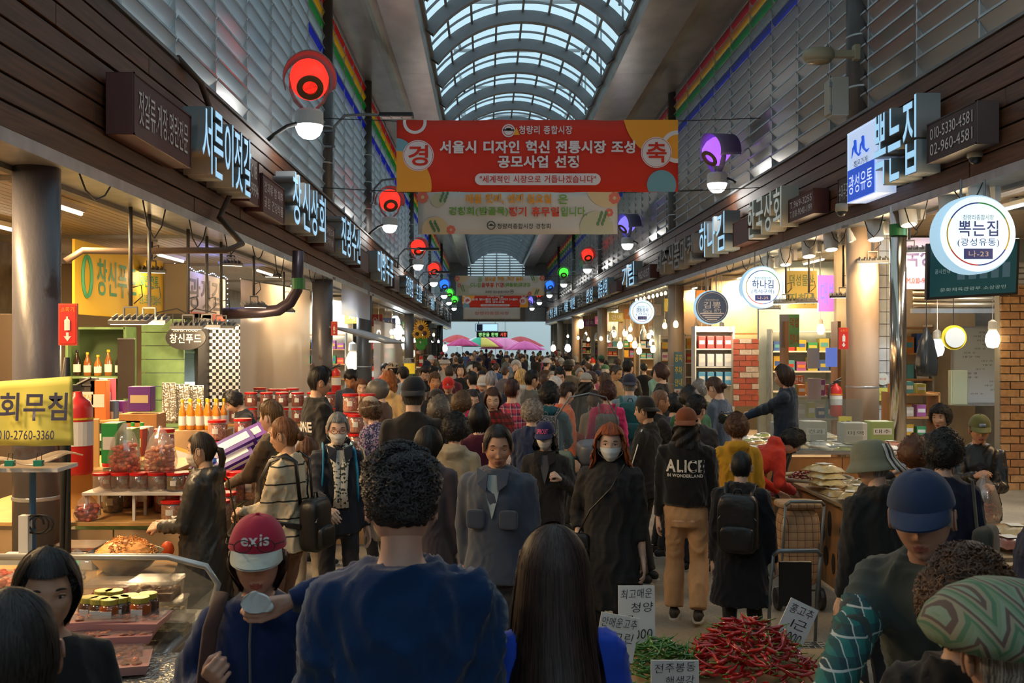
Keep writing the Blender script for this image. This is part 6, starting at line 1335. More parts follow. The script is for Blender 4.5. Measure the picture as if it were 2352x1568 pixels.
# --- fire extinguishers and their signs
def extinguisher(px,py0,py1,Y,label,xo=0):
    p0=P(px,py1,Y); p1=P(px,py0,Y); h=p1.z-p0.z; r=h*.155; o=root('fire_extinguisher',p0,label,'fire extinguisher')
    g=G(); g.lathe([(r*.9,0),(r,.02),(r,h*.68),(r*.8,h*.76),(r*.35,h*.81),(r*.3,h*.86)],22); g.build('cylinder',M_red,o,smooth=True)
    g=G(); g.lathe([(r*1.02,h*.30),(r*1.02,h*.55)],22); g.build('label_band',M_lab,o); g=G(); g.lathe([(r*1.03,h*.57),(r*1.03,h*.59)],22); g.build('yellow_band',mat('yellow_print',(.75,.5,.03),.5),o)
    g=G(); g.box((0,0,h*.90),(r*.7,r*.5,h*.06)); g.tube([(0,0,h*.93),(r*.9,0,h*1.0)],.012,6); g.tube([(0,0,h*.92),(r*.9,0,h*.92)],.010,6); g.build('valve_handle',M_black,o)
    g=G(); g.tube([(-r*.2,0,h*.88),(-r*1.1,-.02,h*.84),(-r*1.35,-.02,h*.6),(-r*1.2,-.02,h*.2)],r*.16,8); g.build('hose',M_black,o,smooth=True)
    g=G(); g.tube([(0,r,h*.6),(0,r+.12,h*.6)],.015,6); g.build('wall_hook',M_galv,o); return o
extinguisher(178,868,1088,6.6,'large dark red extinguisher hanging beside the near left column'); extinguisher(772,835,905,18.6,'red extinguisher on the second left column'); extinguisher(862,830,880,25.2,'red extinguisher on the third left column'); extinguisher(1920,868,956,13.5,'red extinguisher on the beige right column'); extinguisher(967,812,842,38,'small far extinguisher on the left'); extinguisher(1361,815,858,42,'far extinguisher on the right column')
def redsign(px,py0,py1,Y,label):
    a=P(px,py0,Y); b=P(px,py1,Y); h=a.z-b.z; w_=h*.45; o=root('extinguisher_sign',((a.x),Y,(a.z+b.z)/2),label,'sign'); G().box((0,0,0),(w_,.02,h)).build('plate',mat('sign_orange_red',(.62,.07,.03),.45),o)
    G().box((0,-.012,0),(w_*.86,.004,h*.92)).build('inner_field',mat('sign_red_field',(.60,.02,.015),.45),o); text('소화기',frame((0,-.016,h*.36),BX,UP),w_*.7,h*.12,M_bor,o)
    g=G(); g.lathe([(w_*.15,-h*.14),(w_*.15,h*.10),(w_*.05,h*.14),(w_*.05,h*.19)],14,sy=.1); g.build('extinguisher_mark',M_tray,o,loc=(0,-.02,0)); g=G(); g.add([(-w_*.2,-.016,-h*.28),(0,-.016,-h*.40),(w_*.2,-.016,-h*.28)],[(0,1,2)]); g.box((0,-.016,-h*.24),(w_*.14,.002,h*.1)); g.build('arrow_mark',M_tray,o)
redsign(157,697,793,6.85,'red extinguisher sign on the near left column'); redsign(768,738,770,18.9,'small red extinguisher sign on the second left column'); redsign(1937,752,802,13.55,'orange-red extinguisher sign on the beige right column'); redsign(858,782,802,25.5,'tiny red sign on the third left column')
# --- left shop walls and signs
def wallboard(X,Y0,Y1,z0,z1,m,label,lines,tm,cat='banner',name='shop_banner'):
    o=root(name,(X,(Y0+Y1)/2,(z0+z1)/2),label,cat); G().bb(-.015,.015,-(Y1-Y0)/2,(Y1-Y0)/2,-(z1-z0)/2,(z1-z0)/2).build('board',m,o)
    s=1 if X<0 else -1
    for (t,u,v,w_,h,*mm) in lines: text(t,frame((s*.022,(u-.5)*(Y1-Y0)*s,(v-.5)*(z1-z0)),LB if s>0 else RB,UP),w_,h,mm[0] if mm else tm,o,off=.01)
    return o
M_yb=mat('banner_yellow',(.78,.50,.03),.6); M_tg=mat('print_dark_green',(.05,.30,.16),.6); M_wb=mat('banner_pale',(.58,.52,.52),.6); M_gp=mat('print_charcoal',(.10,.09,.11),.6)
o=wallboard(-4.4,10.6,13.5,2.42,3.22,M_yb,'yellow wall banner with a green logo and Korean lettering, left shop',[('창신푸드',.42,.55,1.25,.42),('50년 전통',.80,.62,.7,.16),('믿음으로 지키겠습니다.',.82,.32,.85,.13)],M_tg)
g=G(); g.lathe([(.13,-.004),(.13,.004)],24,M=Matrix.Rotation(PI/2,4,'Y')@Matrix.Diagonal((1.4,.8,1,1)));
disc(o,0,0,.001,M_tg); g=G(); T=[(.024,-1.15+.12*math.cos(a),.02+.22*math.sin(a)) for a in [i*PI/12 for i in range(25)]]; g.tube(T,.022,6,cap=False); g.build('logo_ring',M_tg,o)
wallboard(-4.4,13.8,16.7,2.37,3.18,M_wb,'pale board lettered jeotgal framed by tiny blue lights',[('진광젓갈',.5,.62,2.4,.46),('양념젓갈 건어물',.5,.14,1.9,.13,M_tray)],M_gp)
G().bb(-4.375,-4.365,13.85,16.65,2.38,2.58).build('red_strip_dummy',M_bpk)
q=bpy.data.objects['red_strip_dummy']; q.name='sign_strip'; tag(q,'coral red strip along the foot of the jeotgal board','sign')
o=root('string_lights',(-4.34,15.2,3.2),'string of tiny blue-white lights round the jeotgal board','lights'); g=G()
for i in range(30): g.ball((0,-1.45+i*.1,.0+.02*math.sin(i)),.009,6,4)
for i in range(9): g.ball((0,-1.47,-.08-i*.09),.009,6,4); g.ball((0,1.47,-.08-i*.09),.009,6,4)
g.build('light_beads',emi('bead_blue',(.45,.6,1),8),o,kind='stuff'); lamp('lamp_light',(-4.2,15.2,3.25),6,(.2,.3,1),.2)
o=root('oval_sign',P(427,775,11.4),'black oval hanging sign reading SUPER FOOD','sign'); g=G(); g.lathe([(.23,-.012),(.235,0),(.23,.012)],36,M=Matrix.Rotation(PI/2,4,'X')@Matrix.Diagonal((1,.62,1,1))); g.build('oval_plate',M_black,o); text('SUPER FOOD',frame((0,-.02,.085),BX,UP),.28,.035,M_tray,o); text('창신푸드',frame((0,-.02,-.01),BX,UP),.36,.11,M_tray,o,off=.015)
g=G(); 
for s in(-1,1): g.tube([(s*.15,0,.12),(s*.15,0,.28)],.006,5)
g.tube([(-.35,0,.28),(-.1,0,.33),(.0,0,.28),(.1,0,.33),(.35,0,.28)],.008,6); g.build('wrought_hanger',M_black,o)
# checked curtain: squares are geometry-free print on a wavy cloth
chk=mat('checker_cloth',(.7,.7,.7),.7); N,L,b=nodes(chk); t=N.new('ShaderNodeTexCoord'); c=N.new('ShaderNodeTexChecker'); c.inputs['Scale'].default_value=24; c.inputs[1].default_value=(.72,.72,.75,1); c.inputs[2].default_value=(.012,.012,.014,1); m_=N.new('ShaderNodeMapping'); m_.inputs['Scale'].default_value=(1,0,1); m_.inputs['Location'].default_value=(0,.01,0); L.new(t.outputs['Object'],m_.inputs[0]); L.new(m_.outputs[0],c.inputs[0]); L.new(c.outputs[0],b.inputs['Base Color'])
def hang(name,label,cat,px0,px1,py0,py1,Y,m,amp=.02,k=8,solid=0,Y1=None):
    a=P(px0,py0,Y); b=P(px1,py1,Y1 or Y); o=root(name,((a.x+b.x)/2,(Y+(Y1 or Y))/2,(a.z+b.z)/2),label,cat); W=b.x-a.x; H=a.z-b.z; D=(Y1 or Y)-Y
    g=G(); g.grid(lambda u,v:((u-.5)*W,(u-.5)*D+amp*math.sin(u*k*PI+v)*(1-.5*v)+amp*.4*math.sin(u*k*7+v*9),(v-.5)*H),40,10); g.build('sheet',m,o,smooth=True,solid=solid); 
    g=G(); g.tube([(-W/2,-D/2,H/2),(W/2,D/2,H/2)],.010,6); g.build('rail',M_galv,o); return o
hang('checked_curtain','black and white chequered curtain left of the plastic sheet','curtain',470,551,745,935,12.6,chk,.015)
M_film=sheet('cloudy_film',(.85,.80,.74),(.72,.62,.52),.38,.25,.12)
hang('plastic_curtain','large cloudy plastic sheet curtain before the second left column','curtain',552,712,640,935,15.5,M_film,.03,9,Y1=18.8)
hang('plastic_curtain','rolled glittering plastic awning sheet over the left kitchen stall','curtain',784,850,622,735,20.6,sheet('glitter_film',(.7,.7,.75),(.6,.58,.62),.35,.15,.3),.03,14,Y1=25.4)
hang('plastic_curtain','pale plastic sheet beyond the kitchen stall','curtain',858,925,735,880,24,M_film,.04,6,Y1=30)
hang('yellow_placard','yellow handwritten placard above the crowd on the left','sign',928,953,833,858,22,mat('placard_yellow',(.80,.62,.03),.6),.004,2)
# duct
o=root('extraction_duct',P(600,720,14.6),'dark bent extraction duct with a green collar under the left ceiling','duct'); g=G(); g.tube([(-.55,0,.0),(0,0,.02),(.25,0,.05),(.42,0,.16),(.52,.02,.34),(.54,.02,.92)],.085,14); g.build('pipe',mat('duct_dark',(.06,.045,.06),.35,metal=.5),o,smooth=True); g=G(); g.tube([(.54,.02,.36),(.54,.02,.52)],.10,14); g.build('green_collar',mat('tape_green',(.02,.16,.04),.5),o)
o=root('cable_conduit',(0,0,0),'thick sagging cable conduit looped from the eave past the yellow banner','cable'); pts=[P(150,600,9.5),P(190,575,9.6),P(300,577,9.8),P(430,575,10),P(520,575,10.2),P(556,560,10.4),P(572,500,10.8),P(575,430,11.2)]; pts[-1].x=-2.85; pts[-2].x=-2.9; pts+= [Vector((-2.86,10.9,4.2)),Vector((-2.9,10.1,4.75)),Vector((-2.98,9.6,4.86))]; g=G(); g.tube(pts,.032,8); g.build('conduit',mat('conduit_brown',(.07,.045,.03),.6),o,smooth=True)
# green shop front with shelving
bx=root('shelf_unit',(-4.45,11.5,0),'green-painted shelf cabinet with bottles and small boxes','shelf')
for (a,b,c,d,n_) in ((-.33,0,.02,2.3,'side_panel'),(.33,0,.02,2.3,'side_panel')): box(n_,(a,0,1.15),(.03,.34,2.3),M_green,bx)
for z in (.9,1.32,1.72,2.28): box('shelf',(0,0,z),(.66,.34,.025),M_green,bx)
box('back_panel',(0,.17,1.15),(.66,.02,2.3),mat('green_back',(.10,.16,.07),.6),bx)
def bottle(x,y,z,r,h,col,capc,label,group=None,glass=True,name='bottle'):
    o=root(name,(x,y,z),label,'bottle',group); m=mat('liquid_%d_%d_%d'%tuple(int(c*99) for c in col),col,.12,spec=.8,coat=.4); g=G(); g.lathe([(r*.95,0),(r,.01),(r,h*.58),(r*.45,h*.78),(r*.34,h*.92)],14); g.build('flask',m,o,smooth=True)
    g=G(); g.lathe([(r*.38,h*.90),(r*.42,h*.91),(r*.42,h),(r*.3,h*1.005)],12); g.build('cap',capc,o); g=G(); g.lathe([(r*1.02,h*.15),(r*1.02,h*.45)],14); g.build('label',M_lab,o); return o
M_ybc=mat('cap_yellow',(.75,.5,.02),.4); M_gc=mat('cap_green',(.02,.35,.06),.4)
def carton(x,y,z,w_,d,h,col,label,rz=0,tilt=(0,0),band=None,words=None,group=None,name='carton',wc=None):
    o=root(name,(x,y,z),label,'box',group); o.rotation_euler=(tilt[0],tilt[1],rz); m=mat('print_%d_%d_%d'%tuple(int(c*99) for c in col),col,.5); G().box((0,0,h/2),(w_,d,h)).build('box_body',m,o,bev=.003)
    bm_=mat('pband_%d_%d_%d'%tuple(int(c*99) for c in (band or (.75,.74,.7))),band or (.75,.74,.7),.5); G().box((0,-d/2-.001,h*.5),(w_*.8,.003,h*.32)).build('label_panel',bm_,o); G().box((0,0,h+.001),(w_*.8,d*.5,.003)).build('label_panel',bm_,o)
    if words: text(words,frame((0,-d/2-.004,h*.5),BX,UP),w_*.66,h*.2,wc or M_ink,o)
    return o
bcols=[(.03,.015,.008),(.30,.10,.02),(.36,.14,.02),(.28,.10,.02),(.02,.02,.015)]
for i in range(5): bottle(-4.70+i*.12,11.42,1.735,.042,.30-.03*(i%3),bcols[i],M_black if i in(0,4) else M_ybc,'%s bottle from the left on the top green shelf'%ORD[i])
for i,c in enumerate(((.35,.5,.48),(.6,.6,.58),(.25,.4,.5),(.65,.26,.03),(.65,.24,.03))): carton(-4.70+i*.125,11.40,1.335,.10,.12,.17 if i<3 else .12,c,'%s small box from the left on the middle green shelf'%ORD[i],band=(.7,.7,.7) if i!=1 else (.1,.1,.1))
for i,c in enumerate(((.05,.05,.05),(.10,.06,.04),(.04,.04,.05),(.3,.05,.08))): carton(-4.68+i*.15,11.42,.915,.13,.15,.25,c,'%s dark gift box from the left on the low green shelf'%ORD[i])
pw=root('wall_side_green',(-3.82,11.75,0),kind='structure')
for k in range(15): box('board',(0,0,.08+k*.16),(.50,.03,.152),M_green,pw)
hang('tall_poster','tall dark leaning poster board by the green wall','poster',270,310,778,915,11.0,mat('poster_dark',(.035,.028,.022),.4),.0,2)
o=blk('shop_wall','','',(-5.4,13.65,1.6),(2.6,.1,3.2),mat('shop_partition',(.30,.24,.16),.7)); o['kind']='structure'; o.name='wall_partition'
o=blk('shop_wall','','',(-5.3,9.9,1.2),(1.9,.1,2.4),mat('shop_partition_dark',(.10,.07,.045),.7)); o['kind']='structure'; o.name='wall_partition'
# fridge window
o=root('display_fridge',P(412,860,12.4),'glass-front fridge with lit white shelf behind the oval sign','fridge'); g=G(); g.bb(-.32,-.28,-.3,.3,-.8,.75); g.bb(.28,.32,-.3,.3,-.8,.75); g.bb(-.32,.32,-.3,.3,.7,.75); g.bb(-.32,.32,.28,.3,-.8,.75); g.build('fridge_body',M_black,o); box('lit_strip',(0,.1,-.12),(.5,.02,.05),emi('fridge_light',(.75,.9,1),4),o); G().bb(-.27,.27,-.30,-.295,-.8,.7).build('glass_door',M_glass,o); box('shelf',(0,0,.28),(.54,.5,.02),M_alu,o); lamp('lamp_light',tuple(P(412,880,12.3)),6,(.8,.9,1),.1)
# --- jars
def jar(x,y,z,r,h,col,label,group=None,lid=None,cont=.86,empty=False):
    o=root('lidded_jar',(x,y,z),label,'jar',group); k=('jar',r,h)
    g=G(); g.lathe([(r*.92,0),(r,.012),(r,h*.84),(r*.86,h*.88)],18); g.build('jar_wall',M_pet,o,smooth=True)
    g=G(); g.lathe([(r*.99,h*.86),(r*1.04,h*.87),(r*1.04,h*.985),(r*.97,h),(.001,h)],20); g.build('lid',lid or M_lid,o)
    if not empty:
        m=mat('food_%d_%d_%d'%tuple(int(c*99) for c in col),col,.6,nvar=.5,nscale=60,bump=.6,bscale=90); g=G(); g.lathe([(r*.90,.008),(r*.965,.02),(r*.965,h*cont*.9),(.001,h*cont*.92)],18); g.build('contents',m,o,smooth=False)
        g=G(); g.lathe([(r*1.01,h*.3),(r*1.01,h*.62)],18); a=G(); n=5; a.add([(r*1.012*math.cos(t),r*1.012*math.sin(t),z_) for z_ in (h*.32,h*.6) for t in [-PI/2-.35+.14*q for q in range(n+1)]],[(q,q+1,n+2+q,n+1+q) for q in range(n)]); a.build('label',M_lab,o)
    return o
CH_=(.50,.10,.02); CP=(.62,.30,.16); CG=(.22,.15,.05); CR=(.50,.05,.02); CPK=(.68,.28,.20)
def jrow(name,pts,Y,r,h,cols,empty=False,seed=0):
    for i,(px,py) in enumerate(pts):
        y=Y[i] if isinstance(Y,list) else Y; p=P(px,py,y); jar(p.x,y,p.z,r,h,cols[i%len(cols)],'%s red-lidded jar from the left %s'%(ORD[i],name),empty=empty)
# counters
def counter(name,label,x0,x1,y0,y1,z,m,top=None,th=.03):
    o=root(name,((x0+x1)/2,(y0+y1)/2,0),label,'counter'); w_,d=x1-x0,y1-y0
    box('worktop',(0,0,z-th/2),(w_,d,th),top or M_tray,o,bev=.004); 
    n=max(1,int(w_/.6)); 
    for k in range(n): box('front_panel',(-w_/2+w_/n*(k+.5),-d/2+.03,(z-th)/2),(w_/n-.012,.02,z-th-.06),m,o)
    n=max(1,int(d/.6))
    sx=1 if (x0+x1)<0 else -1
    for k in range(n): box('side_panel',(sx*(w_/2-.03),-d/2+d/n*(k+.5),(z-th)/2),(.02,d/n-.012,z-th-.06),m,o)
    return o
counter('counter','low jar counter covered with pale boards, left stall',-4.1,-2.05,7.27,9.1,.80,M_card,M_ply)
counter('counter','front jeotgal counter with the big mixing bowl',-3.3,-1.98,5.75,6.7,.66,M_card,M_ply)
counter('counter','rear counter behind the product boxes, left shop',-3.9,-2.3,9.4,10.6,.98,M_green,M_ply)
st=root('display_riser',(-2.60,7.46,.80),'white step riser carrying a row of clear jars','stand'); box('riser_top',(0,0,.20),(.74,.32,.02),M_tray,st)
for s in(-.35,0,.35): box('riser_leg',(s,-.12,.09),(.02,.02,.19),M_tray,st); box('riser_leg',(s,.12,.09),(.02,.02,.19),M_tray,st)
for i in range(5): jar(-2.86+i*.137,7.39,1.012,.062,.135,CG,'%s clear red-lidded jar from the left on the white riser'%ORD[i],empty=i<4)
for i in range(5): jar(-2.86+i*.137,7.54,1.012,.062,.12,CR,'%s red-lidded jar from the left behind the clear ones'%ORD[i])
for i in range(7): jar(-3.05+i*.157,7.94,.80,.075,.17,[CH_,CP,CR][i%3],'%s red-lidded jar from the left in the low middle row'%ORD[i])
for i in range(8): jar(-3.2+i*.16,8.22,.80,.078,.21,[CP,CH_,CP][i%3],'%s orange-filled jar from the left in the tall middle row'%ORD[i])
for i,(x,y,z) in enumerate(((-2.90,7.72,.80),(-2.90,7.72,.99),(-2.90,7.72,1.18),(-2.50,7.72,.80),(-2.50,7.72,1.015),(-2.50,7.72,1.23))): jar(x,y,z,.075,.19 if i<3 else .215,CG if i<3 else CR,'%s jar from the bottom of the %s stack by the plywood panel'%(ORD[i%3],'left' if i<3 else 'right'))
for i in range(6): jar(-2.32+(i%3)*.17,7.35+(i//3)*.2,.80,.08,.15+.03*(i%2),CP,'%s jar of the six beside the striped sweater'%ORD[i])
for i,(px,py) in enumerate(((548,1150),(428,1140),(398,1150),(512,1140),(480,1145),(575,1150))): p=P(px,py,8.3); jar(p.x,8.3+.0*i,.80,.078,.24,CP if i else CPK,'tall %s jar of coarse orange paste at the counter edge'%ORD[i])
for i in range(2): jar(-2.6,9.6,.98+.20*i,.085,.19,CPK,'%s pink-filled jar stacked by the black puffer stallholder'%('lower','upper')[i]); 
for i in range(2): jar(-2.40,9.8,.98+.20*i,.085,.19,CR,'%s dark red jar in the twin stack behind'%('lower','upper')[i])
for i,(px,py) in enumerate(((597,905),(630,908),(655,908),(672,906))): p=P(px,py,13.6); jar(p.x,13.6,p.z-.1,.085,.19,(.14,.07,.05),'%s brown-filled jar from the left on the steel sink ledge'%ORD[i])
o=blk('steel_ledge','stainless ledge under the brown-filled jars','shelf',(P(640,930,13.7).x,13.75,P(640,930,13.7).z+.09),(.9,.35,.04),M_ss)
k=0
for c in range(4):
    for r_ in range(3 if c%2==0 else 4):
        p=P(778+c*20,985,10.6); jar(p.x,10.6+.25*(c%2),.75+.205*r_,.085,.195,CPK,'%s pink jar from the bottom in the %s pile of the middle-left stall'%(ORD[r_],ORD[c])); k+=1
counter('counter','small stall table under the pink jars in mid left',-2.15,-1.25,10.3,11.05,.74,M_card,M_tray)
for c in range(9):
    for r_ in range(2): jar(-3.62+c*.20,12.75,1.10+.20*r_,.080,.185,(.35,.05,.03),'%s jar from the left, %s row on the fridge-side rack'%(ORD[c],('lower','upper')[r_]))
o=blk('wall_rack','wooden rack under the far row of jars','shelf',(-2.8,12.8,1.07),(2.0,.35,.04),M_wood)
# plywood panel, product boxes
o=blk('plywood_panel','bare plywood panel standing by the jar stacks','panel',(-3.22,7.86,1.15),(.32,.02,.72),M_ply,rz=.05)
BXS=[(262,1060,7.6,.12,.20,.30,(.02,.30,.06),'가리비'),(290,1058,7.9,.16,.16,.26,(.20,.38,.10),'천일염'),(315,1045,8.2,.14,.15,.22,(.40,.05,.03),'홍삼'),(335,1040,8.3,.10,.12,.22,(.55,.52,.40),None)]
for i,(px,py,Y,w_,d,h,c,wd) in enumerate(BXS): p=P(px,py,Y); carton(p.x,Y,p.z,w_,d,h,c,'%s upright food carton from the left above the jars'%ORD[i],words=wd,wc=M_tray if i in(0,2) else M_ink)
s_=blk('shelf_board','rear plank carrying the upright cartons','shelf',(-3.0,8.1,1.12),(1.2,.8,.025),M_ply)
for i,(c,b) in enumerate((((.55,.12,.18),(.7,.6,.6)),((.65,.38,.03),(.7,.6,.5)),((.10,.02,.30),(.6,.4,.05)),((.02,.07,.32),(.7,.7,.7)),((.5,.04,.05),(.7,.65,.6)))): carton(-2.86+i*.16,8.72+.02*i,1.05+.02*(i%2),.13,.26,.06,c,'%s tilted flat gift carton from the left behind the jars'%ORD[i],rz=.5,tilt=(.5,.35),band=b)
TB=[(545,1060,.0,(.06,.015,.26),(.7,.7,.75)),(575,1060,.0,(.42,.03,.05),(.75,.72,.66)),(605,1050,.0,(.03,.09,.40),(.7,.7,.7)),(590,1085,.0,(.13,.05,.02),(.65,.5,.3)),(540,1030,0,(.07,.02,.28),(.7,.7,.8)),(560,1020,0,(.12,.02,.32),(.75,.72,.7)),(560,1100,0,(.09,.02,.28),(.68,.45,.04)),(590,1108,0,(.10,.02,.30),(.6,.4,.05))]
for i,(px,py,_,c,b) in enumerate(TB):
    p=P(px,py,8.75); t=(.35,-.45) if i<6 else (0,0); carton(p.x,8.7+.12*(i%3),p.z,.34 if i<6 else .26,.26,.075,c,'%s product box %s behind the striped sweater'%(ORD[i],'in the slanting pile' if i<6 else 'standing upright'),rz=.35 if i<6 else 0,tilt=t,band=b)
for r_ in range(2):
    for i in range(5): bottle(-2.98+i*.085+.03*r_,9.75+.14*r_,1.26-.0*r_,.036,.30,(.62,.24,.02),M_ybc,'%s sesame oil bottle from the left in the %s row'%(ORD[i],('front','back')[r_]))
o=blk('bottle_stand','stepped stand under the sesame oil bottles','stand',(-2.80,9.85,1.12),(.50,.34,.28),M_card)
for i in range(4): bottle(-3.20+.08*i,8.55,1.135,.04,.29,(.72,.50,.06),M_gc,'%s lemon-yellow drink bottle with a green cap from the left'%ORD[i])
for i in range(3): bottle(-2.80+.07*i,8.4,1.135,.026,.2,(.03,.012,.01),M_black,'%s small brown bottle beside the lemon drinks'%ORD[i])
for i in range(3): o=hang('foil_sheet','%s crinkled silver foil pad from the left before the green wall'%ORD[i],'foil',372+i*32,404+i*32,880+i*3,972,10.9+.1*i,M_foil,.008,5,solid=.01)
for i,(c,wd) in enumerate((((.05,.05,.05),'홍삼'),((.6,.58,.55),'영양'),((.62,.10,.16),'건강'),((.68,.20,.05),None),((.05,.12,.25),'수산'),((.14,.02,.24),None))): p=P(205+i*18,960 if i<4 else 985,8.9+.1*i); carton(p.x,8.9+.12*(i%3),p.z,.14,.10,.36 if i<4 else .28,c,'%s tall supplement box from the left under the green shelf'%ORD[i],words=wd,wc=M_bor)
o=blk('shelf_board','plank under the supplement boxes','shelf',(-3.45,9.05,P(205,960,9).z-.02),(.75,.42,.03),M_ply)
carton(-3.10,8.95,1.50,.20,.14,.22,(.12,.03,.26),'purple handled gift box above the lemon bottles',band=(.6,.5,.3)); blk('wooden_crate','small wooden display crate under the purple gift box','crate',(-3.10,8.97,1.31),(.34,.26,.34),M_wood)
# kitchen scale, bowl, board, bags
o=root('kitchen_scale',(-2.64,6.46,.66),'beige digital kitchen scale with a green display','scale'); G().box((0,0,.06),(.28,.28,.12),top=.9).build('scale_body',M_tray,o,bev=.01); box('platter',(0,0,.135),(.30,.26,.02),M_ss,o); G().box((0,-.145,.06),(.10,.01,.05)).build('display',emi('display_green',(.1,.5,.2),1.2),o)
o=root('mixing_bowl',(-2.28,6.28,.665),'wide stainless bowl heaped with orange seasoned fish strips','bowl'); g=G(); g.lathe([(.09,0),(.15,.03),(.205,.09),(.225,.125),(.235,.128),(.228,.120),(.2,.085),(.14,.03),(.001,.01)],32); g.build('bowl_shell',mat('bowl_steel',(.25,.23,.2),.25,metal=.9),o,smooth=True)
o=root('seasoned_strips',(-2.28,6.28,.77),'mound of orange shredded seasoned fish in the steel bowl','food'); g=G()
for i in range(650):
    a=R.uniform(0,6.28); q=R.random()**.5; r_=q*.19; z=.10*(1-q*q)+.012*math.sin(a*3)+R.uniform(-.01,.01); d=Vector((R.gauss(0,1),R.gauss(0,1),R.gauss(0,.4))).normalized()*.018; c=Vector((r_*math.cos(a),r_*math.sin(a),z)); g.tube([c-d,c+Vector((0,0,.006)),c+d],[.002,.0035,.002],5,cap=False)
g.ball((0,0,0),(.18,.18,.095),20,10); g.build('strips',mat('seasoned_fish',(.80,.36,.10),.45,nvar=.3,nscale=40),o,kind='stuff')
o=root('red_sauce_basin',(-2.1,6.55,.67),'orange-red ladle resting behind the bowl','ladle'); g=G(); g.ball((.0,0,.08),(.045,.03,.055),12,8); g.build('scoop',mat('orange_plastic',(.75,.10,.02),.4),o,smooth=True); g=G(); g.tube([(-.02,0,.08),(-.40,-.05,.05)],[.016,.012],8,flat=.5); g.build('handle',mat('orange_plastic'),o)
for i,(x,y) in enumerate(((-2.86,6.0),(-2.58,5.98))): 
    o=root('foil_tray',(x,y,.66),'%s clear tray of kimchi beside the scale'%('left','right')[i],'tray'); G().box((0,0,.03),(.24,.18,.06),top=1.15).build('tray_body',M_pet,o); g=G(); [g.ball((R.uniform(-.1,.1),R.uniform(-.07,.07),.045+R.uniform(0,.02)),(.02,.014,.01),6,4) for _ in range(50)]; g.build('contents',mat('food_50_5_2',(.5,.05,.02),.5),o,kind='stuff')
def heapbag(x,y,z,w_,d,h,col,label,n=110,name='plastic_bag',fr=.55,fs=.026):
    o=root(name,(x,y,z),label,'bag'); bagshape(w_,d,h,int(x*10)).build('bag_film',film,o,smooth=True); g=G()
    for i in range(n): a=R.uniform(0,6.28); q=R.random()**.5*.36; zz=R.uniform(.01,h*fr); g.ball((q*w_*math.cos(a),q*d*math.sin(a),zz),(fs,fs*.7,fs*.6),6,4,M=Matrix.Rotation(a,4,'Z'))
    g.build('contents',mat('food_c%d%d'%(int(col[0]*90),int(col[1]*90)),col,.45),o,kind='stuff')
heapbag(-2.72,7.48,1.15,.26,.22,.36,(.62,.12,.05),'left knotted clear bag of salted shrimp on the jars'); heapbag(-2.44,7.44,1.15,.26,.22,.34,(.66,.22,.10),'right knotted clear bag of salted shrimp on the jars')
heapbag(-2.95,7.35,.80,.2,.2,.2,(.6,.12,.08),'small bag of red paste near the digital scale'); heapbag(-2.45,5.95,.66,.24,.2,.22,(.66,.55,.45),'empty-looking crumpled clear bag before the riser',n=6)
# near glass case with meat trays
o=root('glass_display_case',(-2.05,4.35,0),'low refrigerated glass case with a curved end at the lower left','display case')
box('case_base',(0,0,.36),(1.25,1.7,.72),mat('case_side',(.30,.28,.24),.5,nvar=.3,nscale=6),o,bev=.02)
g=G(); n=10
for s in (0,): pass
pts=[(.66,-.82,.70),(.66,-.82,.86)]+[(.66,-.82+1.0*0+1.62*(1-math.cos(a))*.0,.0) for a in ()]
arcp=[Vector((.62-.0,.80,.72)),Vector((.66,.80,.86)),Vector((.60,.80,.95)),Vector((.40,.80,1.0)),Vector((-.55,.80,1.0))]
g.tube(arcp,.018,8); g.tube([(.64,.80,.74),(.64,-.80,.74)],.022,8); g.tube([(-.55,.80,1.0),(-.55,-.2,1.0)],.014,8); g.build('case_frame',M_alu,o,smooth=True)
g=G(); g.add([(.62,-.8,.72),(.62,.8,.72),(.66,.8,.86),(.66,.1,.86)],[(0,1,2,3)]); g.add([(-.55,.79,.72),(.62,.79,.72),(.66,.79,.86),(.4,.79,1.0),(-.55,.79,1.0)],[(0,1,2,3,4)]); g.build('glass_pane',M_glass,o)
M_meat=mat('marinated_meat',(.55,.19,.10),.35,nvar=.6,nscale=45,bump=.8,bscale=60); M_pt=mat('pink_tray',(.68,.36,.34),.4)
def meattray(x,y,z,rz,label,w_=.30,d=.21):
    o=root('meat_tray',(x,y,z),label,'tray',rz=rz); g=G(); g.box((0,0,.018),(w_,d,.036),top=1.08); g.build('foam_tray',M_pt,o); g=G(); 
    for i in range(45): g.ball((R.uniform(-.44,.44)*w_,R.uniform(-.42,.42)*d,.036+R.uniform(0,.008)),(.022,.014,.008),6,4,M=Matrix.Rotation(R.uniform(0,3),4,'Z'))
    g.build('meat_slices',M_meat,o,kind='stuff'); G().box((0,0,.049),(w_*1.07,d*1.07,.002)).build('cling_film',sheet('cling_film',(.97,.97,.97),(.7,.7,.7),.86,.04,.2),o)
for i,(px,py,z,rz) in enumerate(((205,1475,.78,.25),(270,1455,.84,.15),(235,1500,.80,.3),(205,1440,.85,.2),(270,1428,.86,.1),(230,1420,.89,.2),(295,1425,.88,0),(200,1530,.76,.3),(250,1525,.80,.25))):
    Y=(CH-z)*F/(py-VY); meattray(xat(px,Y),Y,z-.02,rz,'%s pink foam tray of marinated meat counting from the top of the heap'%ORD[8-i])
blk('crate','styrofoam crate lifting the meat trays','crate',(-1.62,4.05,.745),(.75,.5,.05),M_foil)
